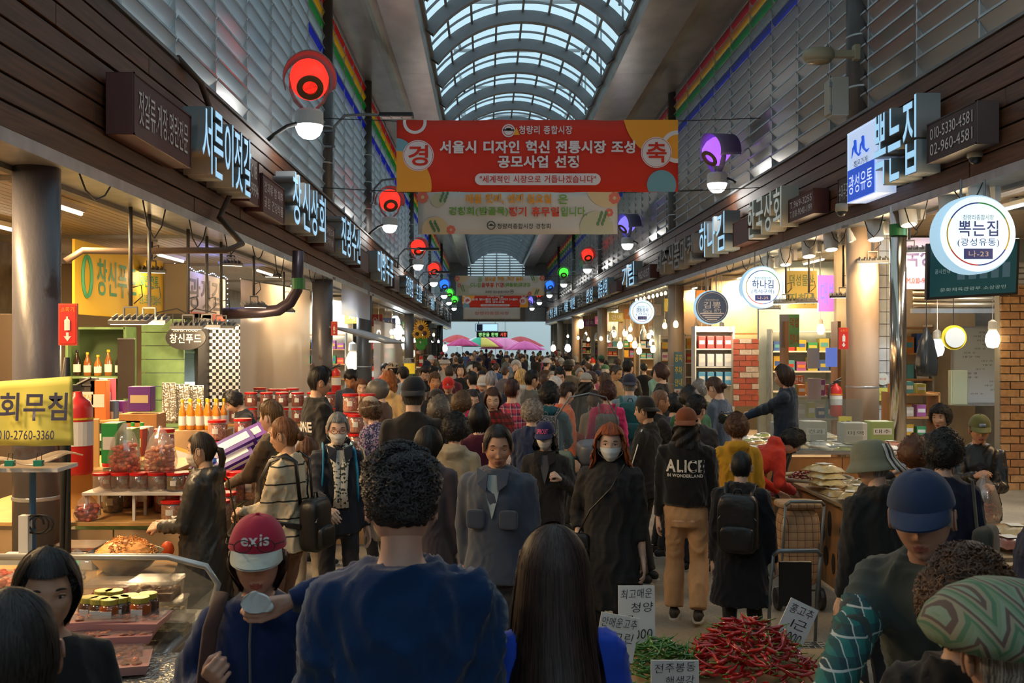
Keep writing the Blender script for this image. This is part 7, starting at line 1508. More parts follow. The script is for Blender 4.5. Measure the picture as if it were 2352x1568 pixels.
def glassjar(x,y,z,label,col=(.30,.08,.02)):
    o=root('glass_jar',(x,y,z),label,'jar'); m=mat('brown_preserve_%d'%int(col[0]*99),col,.12,coat=.6); g=G(); g.lathe([(.042,0),(.048,.01),(.048,.085),(.036,.10)],16); g.build('jar_body',m,o,smooth=True); g=G(); g.lathe([(.040,.098),(.041,.118),(.0395,.121),(.001,.121)],16); g.build('lid',mat('lid_gold_green',(.45,.42,.08),.35,metal=.4),o); G().box((0,-.047,.05),(.05,.006,.05)).build('label',M_lab,o)
for i,(px,py) in enumerate(((205,1405),(228,1408),(252,1410),(275,1405),(298,1400),(322,1405),(340,1395),(238,1388),(262,1388))):
    Y=(CH-.98)*F/(py-VY)+.25; glassjar(xat(px,Y),Y,.86,'%s gold-lidded preserve jar from the left behind the meat trays'%ORD[i],(.32,.08,.02) if i%3==2 else (.10,.05,.03))
def clearbox(x,y,z,label,w_=.26,d=.20,h=.10,col=(.20,.10,.05)):
    o=root('clear_food_box',(x,y,z),label,'food box'); G().box((0,0,h/2),(w_,d,h),top=1.08).build('box_wall',M_pet,o,bev=.01); box('snap_lid',(0,0,h+.006),(w_*1.12,d*1.12,.014),M_pet,o,bev=.004); g=G(); g.box((0,0,h*.25),(w_*.92,d*.9,h*.42)); 
    for i in range(30): g.ball((R.uniform(-.4,.4)*w_,R.uniform(-.4,.4)*d,h*.48),(.02,.015,.01),6,4)
    g.build('contents',mat('side_dish_%d'%int(col[0]*99),col,.4,nvar=.5,nscale=40),o,kind='stuff')
for i,(px,py,z,c) in enumerate(((360,1345,.96,(.20,.10,.05)),(370,1390,.84,(.35,.28,.15)),(255,1350,.90,(.42,.03,.01)),(385,1430,.80,(.3,.25,.15)),(300,1375,.84,(.3,.05,.03)))): 
    Y=(CH-z)*F/(py-VY); clearbox(xat(px,Y),Y,z-.06,'clear lidded box %s in the glass case'%['of soy pickles on top','under the soy pickles','of glossy red kimchi','nearest the curved glass','half hidden behind the gold lids'][i],col=c,w_=.20,d=.16,h=.085)
heapbag(-2.32,4.95,.86,.26,.24,.12,(.55,.10,.02),'heap of red-orange kimchi in a low foil bag by the case',n=60,fs=.03)
# near yellow banner with phone number + plastic shelf with clips
p=P(75,950,5.3); o=root('hanging_banner',p,'yellow banner lettered with a fish dish and phone number at the left edge','banner'); W=.42;H=.34; g=G(); g.grid(lambda u,v:((u-.5)*W+.0,.02*math.sin(u*8)*(1-v),(v-.5)*H-.03*u*(1-v)+.03*u),20,8); g.build('cloth',mat('banner_lemon',(.85,.78,.16),.6),o,smooth=True,solid=.004)
text('회무침',frame((.02,-.035,.04),BX,(0.04,0,1)),.36,.15,mat('print_slate',(.06,.06,.12),.6),o,off=.02); text('010-2760-3360',frame((-.02,-.035,-.11),BX,(.04,0,1)),.30,.05,mat('print_slate'),o,off=.01)
p=P(75,1060,5.35); o=root('clip_shelf',p,'clear film wrapped shelf with green binder clips below the yellow banner','shelf'); g=G(); g.grid(lambda u,v:((u-.5)*.42,(v-.5)*.3,.02*math.sin(u*7+v*3)+.03*u),20,10); g.build('film_sheet',M_film,o,smooth=True,solid=.008); box('shelf_board',(0,0,-.03),(.38,.26,.02),M_tray,o)
for k in(-.05,.10,-.13): 
    g=G(); g.box((k,-.15,.01),(.045,.03,.03)); q=g.build('binder_clip',mat('clip_green',(.02,.22,.16),.4),o); g=G(); g.tube([(k-.015,-.15,.02),(k-.01,-.14,.06),(k+.01,-.14,.06),(k+.015,-.15,.02)],.002,4); g.build('clip_wire',M_black,q)
g=G(); g.tube([(.0,0,-.03),(.0,0,p.z*-1+.0)],.018,8); g.build('stand_pole',mat('pole_blue',(.04,.12,.22),.5),o); 
o=root('scale_bracket',P(58,1230,5.3),'white hanging bracket with coiled black cables by the column','bracket'); box('arm',(0,0,0),(.05,.05,.22),M_tray,o); box('foot',(-.04,0,-.12),(.14,.10,.05),M_tray,o); g=G(); g.tube([(.04+.06*math.cos(a)+a*.004,.0,.06+.05*math.sin(a*1.0)) for a in [i*.6 for i in range(28)]],.006,5); g.build('cable_coil',M_cable,o,smooth=True); g=G(); g.tube([(.0,0,-.1),(.0,0,-1.06)],.02,8); g.build('post',M_galv,o)
g=G(); p0=P(150,1000,5.9); o=root('cable_bundle',(p0.x,5.9,0),'dark cable-wrapped post in front of the near left column','post'); 
for k in range(4): 
    q=G(); q.tube([(.018*math.cos(k*1.6),.018*math.sin(k*1.6),0),(.02*math.cos(k*1.6+1),.02*math.sin(k*1.6+1),1.0),(.018*math.cos(k*1.6+2),.018*math.sin(k*1.6+2),1.8),(.01,0,2.02)],.017,8); q.build('cable',M_cable,o,smooth=True)
# --- kitchen stall awning on the left
o=root('stall_awning',(-2.55,21.5,2.28),'small grey slatted awning with warm strip light over the kitchen stall','awning')
for k in range(9): G().bb(-.5+.0,.62,-2.4+k*.55,-1.88+k*.55,-.0,.03).build('awning_slat',M_steel,o,rot=(0,.28,0))
box('strip_light',(.3,0,-.13),(.04,4.6,.03),emi('tube_warm',(1,.86,.62),8),o); lamp('lamp_light',(-2.3,21.5,2.1),40,(1,.75,.42),.2)
# sunflower bouquet
o=root('sunflower_bunch',P(967,765,27),'artificial sunflowers hung on a far left column','flowers'); 
for k,(dx,dz,s) in enumerate(((0,.15,1),(.10,.0,.8),(-.10,-.02,.7))):
    g=G(); 
    for i in range(16): a=i*PI/8; g.add([(dx,-.02,dz),(dx+s*.17*math.cos(a-.14),-.03,dz+s*.17*math.sin(a-.14)),(dx+s*.22*math.cos(a),-.01,dz+s*.22*math.sin(a)),(dx+s*.17*math.cos(a+.14),-.03,dz+s*.17*math.sin(a+.14))],[(0,1,2,3)])
    g.build('petals',mat('petal_yellow',(.85,.45,.02),.6),o); g=G(); g.ball((dx,-.04,dz),(.08*s,.03,.08*s),12,6); g.build('flower_centre',mat('seed_brown',(.08,.03,.01),.8),o,smooth=True)
g=G(); 
for i in range(30): a=R.uniform(0,6.28); g.ball((.18*math.cos(a)*R.random(),0,-.25+.15*math.sin(a)),(.05,.02,.07),6,4)
g.build('leaves',mat('leaf_green',(.04,.25,.03),.6),o,kind='stuff')
# --- generic shop modules further down both sides
rs=random.Random(21); GC=[(.5,.05,.04),(.65,.4,.05),(.05,.3,.12),(.05,.12,.4),(.6,.55,.5),(.35,.1,.3),(.7,.25,.05),(.1,.35,.4),(.5,.45,.1)]
WC=[(.45,.36,.24),(.30,.36,.36),(.50,.42,.28),(.22,.16,.11),(.42,.44,.42),(.36,.24,.13)]
side_n={'left':0,'right':0}
def module(side,y,col,L=4.0,bare=False):
    s=-1 if side=='left' else 1; x0=3.7 if s<0 else 5.55; zc_=3.40 if s<0 else 3.78; i=side_n[side]; side_n[side]+=1; nm='%s shop on the %s'%(ORD[i],side)
    w=G(); w.bb(s*x0,s*(x0+2.2),y,y+.12,0,zc_); o=w.build('wall_partition',mat('partition_%d'%(i%6),col,.65,nvar=.15,nscale=3),kind='structure')
    # tiles / boards on the near face of the partition
    # shelf facing the aisle mouth
    sh=root('goods_shelf',(s*(x0+.75),y-.25,0),'goods shelf of the %s side, before partition wall number %s'%(side,ORD[i]),'shelf')
    for z in(1.15,1.55,1.95,2.35): box('shelf',(0,0,z),(1.2,.34,.03),M_tray if i%2 else M_wood,sh)
    for q in(-.6,.6): box('upright',(q,0,1.2),(.03,.34,2.4),M_alu,sh)
    if not bare:
        for zi,z in enumerate((1.565,1.965)):
            for k in range(5): c=GC[rs.randrange(len(GC))]; h=rs.uniform(.16,.30); carton(s*(x0+.75)-.46+k*.23,y-.27,z,.19,.2,h,c,'%s carton from the left on the %s visible shelf, %s'%(ORD[k],('lower','upper')[zi],nm),band=GC[rs.randrange(len(GC))])
    # projecting signs
    c=GC[rs.randrange(len(GC))]; zz=zc_-.55
    if y<22: return
    o=root('projecting_sign',(s*(x0-.1),y-.1,zz),'projecting sign board of the %s'%nm,'sign'); box('sign_box',(0,0,0),(.62,.08,.38),mat('sgn_%d_%d'%(int(c[0]*90),int(c[1]*90)),c,.5),o,bev=.01); text(['시장','건어','수산','상회','대추'][i%5],frame((0,-.05,0),BX,UP),.42,.22,M_tray,o,off=.01); G().bb(-.01,.01,-.01,.01,.19,.55).build('hanger',M_galv,o)
    for k in range(2):
        bulb(s*(x0-.15-.35*k),y+1.2+.8*k,rs.uniform(2.25,2.7),zc_,'%s hanging bulb of the %s'%(('outer','inner')[k],nm),side=='right' or i%3!=1,.07)
    o=root('hanging_bag_bundle',(s*(x0-.25),y+.6,2.25),'bundle of %s bags hung up at the %s'%(rs.choice(['black','clear','silver']),nm),'bags'); bagshape(.26,.16,.42,i).build('bag_body',rs.choice([bfilm,M_foil,M_pet]),o,smooth=True); g=G(); g.tube([(0,0,.4),(0,0,zc_-2.25)],.005,5); g.build('cord',M_cable,o)
    cz=root('stall_counter',(s*(x0+.3),y+1.9,0),'street counter of the %s'%nm,'counter'); box('worktop',(0,0,.83),(.9,L-1,.04),M_tray,cz); box('front_panel',(0,0,.4),(.8,L-1.1,.8),M_card,cz)
for y in (27.5,31.5,36,42,47,52,58,64): module('left',y,WC[side_n['left']%6])
for y in (15.8,20.3,24.6,29,33,37.5,42,47.5,53,60): module('right',y,WC[(side_n['right']+2)%6])
# stacked umbrellas and the bright open end
n_u=[0]
def umbrella(px,py,Y,r,cols,label):
    r*=1.22; Y+=16+n_u[0]*1.1; n_u[0]+=1; p=P(px,py,Y); o=root('market_umbrella',(p.x,Y,p.z),label,'umbrella'); n=8; 
    for k in range(n):
        g=G(); a0=2*PI*k/n;a1=2*PI*(k+1)/n
        def fn(u,v): a=a0+(a1-a0)*u; q=v; return (r*q*math.cos(a)*(1-.04*math.sin(u*PI)*v),r*q*math.sin(a),-r*.42*q**1.5)
        g.grid(fn,3,5); g.build('gore',mat('umb_%d_%d_%d'%tuple(int(c*99) for c in cols[k%len(cols)]),cols[k%len(cols)],.7,trans=0),o,smooth=True,solid=.01)
    g=G(); g.tube([(0,0,.08),(0,0,-p.z)],.03,8); g.build('pole',M_white,o)
PKc=(.75,.08,.28); 
umbrella(1105,772,76,1.9,[(.8,.8,.8),(.05,.45,.25),(.8,.6,.1),PKc],'multicoloured parasol with white and green gores at the far end'); umbrella(1062,777,72,1.3,[(.75,.05,.25)],'small deep pink parasol, far left'); umbrella(1160,776,75,2.0,[(.85,.25,.48)],'large pale pink parasol right of the multicoloured one'); umbrella(1138,772,82,1.6,[(.8,.2,.35)],'rose parasol behind the others'); umbrella(1205,783,70,1.6,[(.80,.12,.40)],'bright pink parasol at the far right stalls'); umbrella(1195,772,78,2.0,[(.45,.03,.04)],'dark red parasol at the far right'); umbrella(1050,768,80,1.6,[(.55,.05,.05)],'dark red parasol at the far left')
p=P(1118,752,83.41); o=root('video_screen',p,'far blue-white video screen hung under the brown beam','screen'); box('screen_case',(0,0,0),(1.9,.15,.65),M_black,o); g=G(); g.bb(-.9,.9,-.085,-.08,-.28,.28); g.build('lit_screen',emi('screen_blue',(.45,.75,.95),1.1),o); g=G(); g.bb(-.85,-.35,-.09,-.086,-.27,.27); g.build('figure_shape',mat('screen_dark',(.03,.04,.12),.4),o); g=G(); 
for s in(-.7,.7): g.tube([(s,0,.3),(s,0,.9)],.02,6)
g.build('hanger',M_galv,o)
p=P(1130,768,83.43); o=root('shop_sign',p,'far green and red lit lettering board above the parasols','sign'); box('sign_box',(0,0,0),(2.6,.12,.5),M_black,o); text('방문을 환영',frame((-.3,-.07,0),BX,UP),1.6,.32,emi('led_green',(.4,.9,.3),1.6),o); text('시장',frame((.95,-.07,0),BX,UP),.5,.32,emi('led_red',(1,.1,.05),1.6),o); g=G(); 
for s in(-1.1,1.1): g.tube([(s,0,.2),(s,0,1.6)],.02,6)
g.build('hanger',M_galv,o)
# --- right side shops near the camera
M_brick=[mat('brick_%d'%i,c,.8,nvar=.2,nscale=25) for i,c in enumerate(((.42,.24,.11),(.36,.19,.09),(.48,.30,.16)))]
def brickwall(name,x0,x1,y,z0,z1,mats,bw=.21,bh=.085):
    o=root(name,(0,y,0),kind='structure'); G().bb(x0,x1,.01,.12,z0,z1).build('mortar_bed',mat('mortar',(.30,.27,.22),.9),o); r=0;z=z0
    while z<z1-.03:
        x=x0-(bw/2 if r%2 else 0)
        while x<x1-.01:
            a=max(x,x0); b=min(x+bw,x1)
            if b-a>.03: g=G(); g.bb(a+.006,b-.006,-.012-.006*R.random(),.02,z+.006,min(z+bh,z1)-.006); g.build('brick',R.choice(mats),o)
            x+=bw
        z+=bh; r+=1
brickwall('wall_brick',5.62,6.05,10.9,.5,2.75,M_brick)
MB2=[mat('redbrick_%d'%i,c,.8,nvar=.2,nscale=25) for i,c in enumerate(((.35,.08,.05),(.45,.38,.33),(.30,.07,.05)))]
brickwall('wall_brick_red',4.75,5.25,19.2,.9,2.2,MB2,.24,.11)
o=root('wall_tiles_white',(0,0,0),kind='structure'); G().bb(5.42,5.75,13.92,14.1,0,3.75).build('tile_bed',mat('grout',(.2,.2,.2),.8),o)
for r_ in range(22):
    for c in range(2): G().bb(5.43+c*.16,5.43+c*.16+.152,13.90,13.93,r_*.17+.004,r_*.17+.164).build('tile',mat('white_tile',(.55,.58,.58),.25,nvar=.1),o)
for k,(a,c) in enumerate((('poster_round',(.62,.66,.60)),('poster_yellow',(.6,.6,.12)))):
    p=P(2026,870+k*35,13.85); o=root('wall_notice',p,'%s on the white tiles by the column'%('round green and white sticker','yellow-green notice')[k],'notice'); (disc(o,0,0,.085,mat(a,c,.6),-.02) if k==0 else G().bb(-.08,.08,-.02,-.015,-.09,.09).build('sheet',mat(a,c,.6),o)); text('위생' if k==0 else '안내',frame((0,-.024,0),BX,UP),.09,.03,M_br2 if k==0 else M_ink,o)
# steel pole
o=root('column_steel',(5.02,12.15,0),kind='structure'); g=G(); g.lathe([(.097,0),(.097,3.78)],28); g.build('shaft',mat('polished_steel',(.55,.48,.40),.16,metal=1),o,smooth=True); g=G(); g.lathe([(.102,3.42),(.102,3.56)],24); g.build('green_tape',mat('tape_green'),o)
# shutter box + sign + TV
o=root('roller_shutter',(6.6,13.2,2.9),'half-rolled steel shutter above the whiteboard shop','shutter')
for k in range(8): g=G(); g.tube([(-.95,0,-.28+k*.075),(1.3,0,-.28+k*.075)],.040,8); g.build('shutter_slat',mat('shutter_steel',(.45,.36,.25),.35,metal=.7),o,smooth=True)
box('bottom_rail',(.18,0,-.36),(2.3,.08,.06),M_alu,o)
p=P(2125,605,12.8); o=root('shop_board',p,'mauve shop board with big dark letters behind the steel pole','sign'); box('board',(0,0,0),(.62,.04,.66),mat('board_mauve',(.45,.36,.48),.6),o); text('국상회',frame((0,-.03,.10),BX,UP),.52,.28,mat('print_plum',(.10,.07,.16),.6),o,off=.02); text('M.010-9040-1199',frame((0,-.03,-.22),BX,UP),.5,.07,M_br2,o); g=G(); g.tube([(-.2,0,.3),(-.2,0,.62)],.01,6); g.tube([(.2,0,.3),(.2,0,.62)],.01,6); g.build('hanger',M_galv,o)
p=P(2232,618,10.6); o=root('television',p,'large dark wall television tilted below the Na-23 sign','television'); o.rotation_euler=(.18,-.06,0); box('tv_case',(0,0,0),(.98,.06,.60),M_black,o,bev=.008); G().bb(-.46,.46,-.035,-.032,-.27,.27).build('screen',mat('tv_screen_green',(.015,.04,.045),.15,emit=(.01,.05,.055),es=.6),o)
for k in range(5): G().bb(-.17+k*.12,-.09+k*.12,-.038,-.036,-.10,.06).build('screen_tile',mat('tv_tile',(.05,.10,.13),.3,emit=(.05,.10,.14),es=.5),o)
text('공사안내',frame((-.33,-.038,.0),BX,UP),.16,.05,mat('tv_text',(.3,.4,.4),.4,emit=(.2,.3,.3),es=.4),o); text('문화체육관광부 소상공인',frame((.0,-.038,-.2),BX,UP),.7,.04,mat('tv_text'),o); box('wall_mount',(.0,.1,.2),(.3,.14,.06),M_black,o); g=G(); g.tube([(0,.15,.2),(0,.25,1.05)],.02,8); g.build('hanger',M_galv,o)
# whiteboard shop interior
o=blk('wall_shop_back','','',(7.9,16.2,1.9),(3.2,.1,3.8),mat('shop_grey_wall',(.34,.36,.36),.7,nvar=.1)); o['kind']='structure'
p=P(2250,838,14.6); o=root('whiteboard',p,'whiteboard covered in handwriting at the back of the right shop','whiteboard'); box('board',(0,0,0),(.82,.03,1.12),mat('whiteboard_face',(.50,.56,.60),.3),o); g=G()
for (a,b,c,d) in((-.42,.42,.55,.57),(-.42,.42,-.57,-.55),(-.42,-.40,-.57,.57),(.40,.42,-.57,.57)): g.bb(a,b,-.03,.01,c,d)
g.build('frame',M_alu,o); box('pen_tray',(0,-.04,-.58),(.7,.05,.03),M_alu,o)
for i in range(16): text(R.choice(['대추 밤','건과 수','이전 상','대구 미','금일 경']),frame((R.uniform(-.26,.24),-.02,.48-i*.06),BX,UP),R.uniform(.12,.26),.026,M_ink,o)
p=P(2200,858,14.2); o=root('electric_cabinet',p,'pale green electric box left of the whiteboard','cabinet'); box('case',(0,0,-.2),(.24,.1,.5),mat('cabinet_green',(.42,.46,.32),.5),o,bev=.01); box('door',(0,-.055,-.2),(.21,.01,.46),mat('cabinet_green'),o)
p=P(2113,905,12.6); o=root('wooden_cubby',(p.x+.05,13.0,0),'brown wooden cubby shelves with paper and bags','shelf'); 
for z in(.9,1.15,1.45): box('shelf',(0,0,z),(.60,.35,.025),M_wood,o)
for s in(-.3,.3): box('side_panel',(s,0,.8),(.025,.35,1.35),M_wood,o)
for i in range(9): c=GC[i%9]; carton(p.x-.18+ (i%3)*.16,12.95,(.915,1.165,1.465)[i//3],.12,.15,.12+.03*(i%2),c,'%s packet from the left on %s cubby shelf'%(ORD[i%3],('the lowest','the middle','the top')[i//3]))
p=P(2128,800,12.7); o=root('plastic_bag',(p.x,12.7,p.z-.35),'black plastic bag hung from a hook inside the right shop','bag'); bagshape(.30,.2,.62,4).build('bag_body',bfilm,o,smooth=True); g=G(); g.tube([(0,0,.6),(0,0,1.0)],.006,5); g.build('hook_cord',M_cable,o)
p=P(2190,775,12.9); o=root('wall_fan',p,'round white fan guard with a yellow rim hanging inside the right shop','fan'); T=Matrix.Rotation(PI/2,4,'X'); g=G(); g.lathe([(.13,-.02),(.16,0),(.16,.03)],24,M=T); g.build('rim',mat('placard_yellow'),o); disc(o,0,0,.13,M_tray,-.05); g=G(); g.tube([(0,0,.15),(0,0,.55)],.006,5); g.build('cord',M_cable,o)
# posters, pink LED screen, olive board near the photo shop
def board(px0,px1,py0,py1,Y,m,label,words=None,wm=None,cat='sign',name='shop_board',hang_to=None,wh=.4):
    a=P(px0,py0,Y); b=P(px1,py1,Y); W=b.x-a.x; H=a.z-b.z; o=root(name,((a.x+b.x)/2,Y,(a.z+b.z)/2),label,cat); G().bb(-W/2,W/2,-.02,.02,-H/2,H/2).build('board',m,o); 
    if words: 
        n=len(words)
        for i,w_ in enumerate(words): text(w_,frame((0,-.026,H*(.5-(i+.5)/n)),BX,UP),W*.8,H/n*.62,wm or M_ink,o,off=.01)
    if hang_to: g=G(); g.tube([(-W*.4,0,H/2),(-W*.4,0,hang_to-(a.z+b.z)/2)],.008,5); g.tube([(W*.4,0,H/2),(W*.4,0,hang_to-(a.z+b.z)/2)],.008,5); g.build('hanger',M_galv,o)
    return o
board(1806,1876,622,708,17,mat('board_olive',(.34,.27,.06),.6),'olive board with green lettering under the right eave',['덕성물산','진희네'],mat('print_forest',(.08,.13,.04),.6),hang_to=3.8)
o=board(1879,1925,632,715,16.2,emi('led_pink',(.75,.22,.75),.9),'glowing pink and blue LED screen board',['대박'],emi('led_blue2',(.25,.2,.9),1.2),hang_to=3.8)
board(1791,1811,722,797,15.4,mat('poster_photo',(.35,.32,.30),.5),'grey photo half of a hanging poster'); board(1811,1835,722,797,15.4,mat('poster_green',(.20,.50,.16),.5),'green half of a poster with red letters',['덕성','진희네'],M_br2)
board(1855,1881,800,846,15.0,mat('photo_sheet',(.55,.5,.48),.5),'sheet of four small photos on the shop window',cat='poster'); board(1855,1885,868,920,15.0,mat('photo_sheet2',(.50,.38,.36),.5),'lower sheet of people photos on the shop window',cat='poster'); board(1897,1922,798,842,14.9,emi('tablet_blue',(.12,.18,.55),.9),'small tablet with a blue picture',cat='screen')
board(1820,1846,862,882,15,mat('poster_orange',(.62,.14,.04),.5),'small orange notice with white marks',['안내'],M_tray,cat='notice'); board(1926,1955,956,1007,13.2,mat('placard_yellow'),'yellow direction plate with a black arrow screen',['구급'],M_ink,cat='sign')
board(1548,1568,808,892,26.6,mat('notice_blue',(.06,.17,.28),.5),'blue notices wrapped on the middle right column',['공지','주차','안내'],mat('placard_yellow'),cat='notice'); board(1549,1570,893,910,26.5,M_paper,'white notice with a red seal under the blue ones',['주의'],M_br2,cat='notice')
# brick shop front with lit shelves
o=root('lit_shelf',(4.45,19.6,0),'white lit shelf stacked with blue and red cartons behind the navy round sign','shelf')
for z in(1.3,1.65,2.0,2.35): box('shelf',(0,0,z),(.75,.35,.025),M_white,o)
for s in(-.375,.375): box('side_panel',(s,0,1.3),(.025,.35,2.3),M_white,o)
box('back_panel',(0,.18,1.3),(.75,.02,2.3),M_white,o)
for i in range(12): carton(4.2+(i%4)*.17,19.5,(1.315,1.665,2.015)[i//4],.13,.16,.24,[(.1,.35,.6),(.6,.62,.65),(.55,.08,.08)][(i//4)],'%s carton from the left on the %s lit shelf'%(ORD[i%4],('low','middle','upper')[i//4]))
lamp('lamp_light',(4.5,19.0,2.6),70,(1,.82,.55),.2)
# --- goods stall by the right column
counter('counter','long goods counter under the dark-jacketed stallholder',3.05,4.75,10.9,12.9,.92,M_wood,M_tray)
wc_=counter('counter','wooden stained counter at the right edge of the aisle',2.92,3.55,7.75,9.5,.78,M_wood,M_card)
counter('counter','right packet counter facing the bucket hat',2.95,5.0,6.25,7.45,.76,M_wood,M_card)
for i in range(10):   # dark stains on the side of the wooden counter, worn paint
    y=7.9+R.random()*1.5; g=G(); g.ball((2.935,y,R.uniform(.2,.65)),(.004,R.uniform(.03,.07),R.uniform(.05,.16)),10,8); q=g.build('stain',mat('black_stain',(.03,.02,.015),.7),wc_,loc=-wc_.location)
def packet(x,y,z,rz,w_,d,col,label,group=None,name='snack_packet',tilt=0,hh=.035):
    o=root(name,(x,y,z),label,'packet',group); o.rotation_euler=(tilt,0,rz); g=G(); k=R.random()*6
    def fn(u,v): e=(math.sin(u*PI)*math.sin(v*PI))**.5; return ((u-.5)*w_,(v-.5)*d,hh*e+.003*math.sin(u*19+v*13+k))
    g.grid(fn,8,6); g.grid(lambda u,v:((.5-u)*w_,(v-.5)*d,0),1,1); g.build('pouch',mat('pouch_%d_%d_%d'%tuple(int(c*99) for c in col),col,.22,coat=.4,nvar=.25,nscale=20),o,smooth=True); G().box((0,0,hh+.002),(w_*.4,d*.35,.002)).build('label',M_lab,o)
n_=0
PCOL=[(.62,.60,.52),(.55,.40,.18),(.60,.62,.60),(.40,.42,.12),(.62,.35,.12),(.30,.10,.05)]
for r_ in range(5):
    for c in range(6): packet(3.2+c*.26+.05*(r_%2),11.1+r_*.33,.925+.03*((r_*3+c)%3),R.uniform(-.5,.5),.22,.28,PCOL[(r_*5+c)%6],'%s packet from the left in row %s of the goods counter'%(ORD[c],['one','two','three','four','five'][r_]))
for i in range(4): carton(3.35+i*.38,11.2+.2*(i%2),1.0,.26,.22,.22,[(.6,.6,.58),(.55,.55,.50),(.62,.62,.6),(.3,.4,.15)][i],'%s box from the left standing on the packets of the goods counter'%ORD[i],words=['육포','건과','미역','대추'][i])
for i,(x,c) in enumerate(((3.0,(.62,.16,.28)),(3.45,(.55,.42,.05)),(3.85,(.55,.06,.08)))): carton(x,10.5,.52,.40,.26,.10,c,'%s flat carton on the low ledge under the goods counter'%('pink','yellow','red')[i])
blk('low_ledge','dark low ledge in front of the goods counter','shelf',(3.4,10.5,.50),(1.4,.42,.03),M_wood); 
for s in(2.8,4.0): blk('trestle','%s trestle under the low ledge'%('left' if s<3 else 'right'),'trestle',(s,10.5,.245),(.05,.38,.48),M_card)
o=root('polythene_windbreak',(3.6,10.86,1.22),'clear acrylic screen along the goods counter','screen'); G().bb(-.5,.5,-.004,.004,-.28,.28).build('pane',M_glass,o); G().bb(-.5,.5,-.01,.01,-.30,-.28).build('foot_rail',M_alu,o)
# woven basket of jujubes
def basket(x,y,z,r,h,label):
    o=root('woven_basket',(x,y,z),label,'basket')
    for k in range(7): g=G(); rr=r*(.82+.18*k/6); g.tube([(rr*math.cos(a)*(1+.015*(i%2)),rr*math.sin(a)*(1+.015*(i%2)),h*(k+.5)/7) for i,a in enumerate([j*2*PI/28 for j in range(29)])],h/13,6,cap=False); g.build('weave_band',mat('wicker_grey',(.34,.30,.20),.7,nvar=.2),o,smooth=True)
    g=G(); g.lathe([(r*.8,.005),(r*.8,.01)],20); g.build('base',M_card,o)
basket(3.22,9.75,.55,.34,.26,'woven basket heaped with red jujubes'); blk('crate','upturned crate under the jujube basket','crate',(3.22,9.8,.27),(.6,.6,.54),M_card)
def pile(name,cat,label,group,mesh_fn,n,cx_,cy_,cz_,rx,ry,hh,mats,sd=1,ori='rand'):
    rr=random.Random(sd); protos=[mesh_fn(k) for k in range(4)]; 
    for i in range(n):
        q=rr.random()**.5; a=rr.uniform(0,6.28); x=q*rx*math.cos(a); y=q*ry*math.sin(a); z=hh*(1-q*q)*(rr.random()**.35)
        if i<4: o=protos[i]; 
        else: o=copy_tree(protos[i%4])
        o.location=(cx_+x,cy_+y,cz_+z+.008); o.rotation_euler=(rr.gauss(0,.25)-y/max(ry,.01)*hh*1.2,rr.gauss(0,.25)+x/max(rx,.01)*hh*1.2,rr.uniform(-PI,PI) if ori=='rand' else rr.gauss(ori,.35)); tag(o,label,cat,group)
def jujube(k): 
    o=root('jujube',(0,0,0)); g=G(); g.ball((0,0,0),(.019,.013,.012),10,7); g.build('fruit',mat('jujube_red',(.20,.02,.015),.35,coat=.3,nvar=.3,nscale=70),o,smooth=True); return o
pile('jujube','fruit','dried red jujube in the woven basket','dried jujubes in the basket',jujube,190,3.22,9.75,.74,.29,.29,.14,None,3)
# packets on the right counters
n_=0
for r_ in range(4):
    for c in range(3): packet(3.04+c*.20,7.95+r_*.38,.785+.035*((r_+c)%2),R.uniform(-.4,.4),.19,.30,[(.62,.50,.26),(.58,.42,.18),(.50,.34,.14)][(r_+c)%3],'%s nut packet from the aisle in row %s of the wooden counter'%(ORD[c],['one','two','three','four'][r_]),hh=.05)
for r_ in range(2):
    for c in range(7): packet(3.15+c*.26,6.5+r_*.42,.765+.03*((r_+c)%2),R.uniform(-.5,.5),.24,.34,[(.60,.48,.28),(.25,.09,.06),(.62,.52,.35)][(r_+c)%3],'%s foil packet from the aisle, %s row of the packet counter'%(ORD[c],('front','back')[r_]),hh=.05)
for i in range(3): packet(3.05,8.9+.05*i,.86+.05*i,.2*i,.26,.34,(.64,.50,.24),'%s big pouch of peanuts stacked on the wooden counter'%('lowest','middle','topmost')[i],hh=.06)
o=root('nut_tray',(4.35,6.95,.765),'shallow tray of shelled nuts by the right edge','tray'); G().box((0,0,.03),(.42,.5,.06),top=1.1).build('tray_body',M_tray,o); g=G(); [g.ball((R.uniform(-.2,.2),R.uniform(-.24,.24),.06+R.uniform(0,.03)),(.011,.008,.008),6,4) for _ in range(260)]; g.build('nuts',mat('nut_brown',(.55,.26,.10),.5),o,kind='stuff')
p=P(1868,1190,8.0); o=root('work_gloves',(2.9,8.55,.48),'pair of dirty black gloves hanging on the wooden counter','gloves'); a=hand_geo('relaxed',1); a_obj(a.x(Matrix.Translation((-.02,0,.05))@Matrix.Scale(1.15,4)),'glove',M_knit,o,col=(.03,.03,.03)); a_obj(a.x(Matrix.Translation((-.03,.07,.04))@Matrix.Scale(1.1,4)),'glove',M_knit,o,col=(.04,.04,.04))
# extra clutter shelf behind the stallholder, photo shop
o=root('window_shelf',(5.0,15.4,0),'cluttered window shelf behind the dark-jacketed stallholder','shelf')
for z in(.95,1.3): box('shelf',(0,0,z),(.8,.3,.025),M_white,o)
for s in(-.4,.4): box('upright',(s,0,1.0),(.05,.3,2.9),M_wood,o)
for i in range(10): carton(4.68+(i%5)*.15,15.32,(.965,1.315)[i//5],.11,.12,.16+.04*(i%3),GC[(i*4)%9],'%s small packet from the left on the %s window shelf'%(ORD[i%5],('low','high')[i//5]))
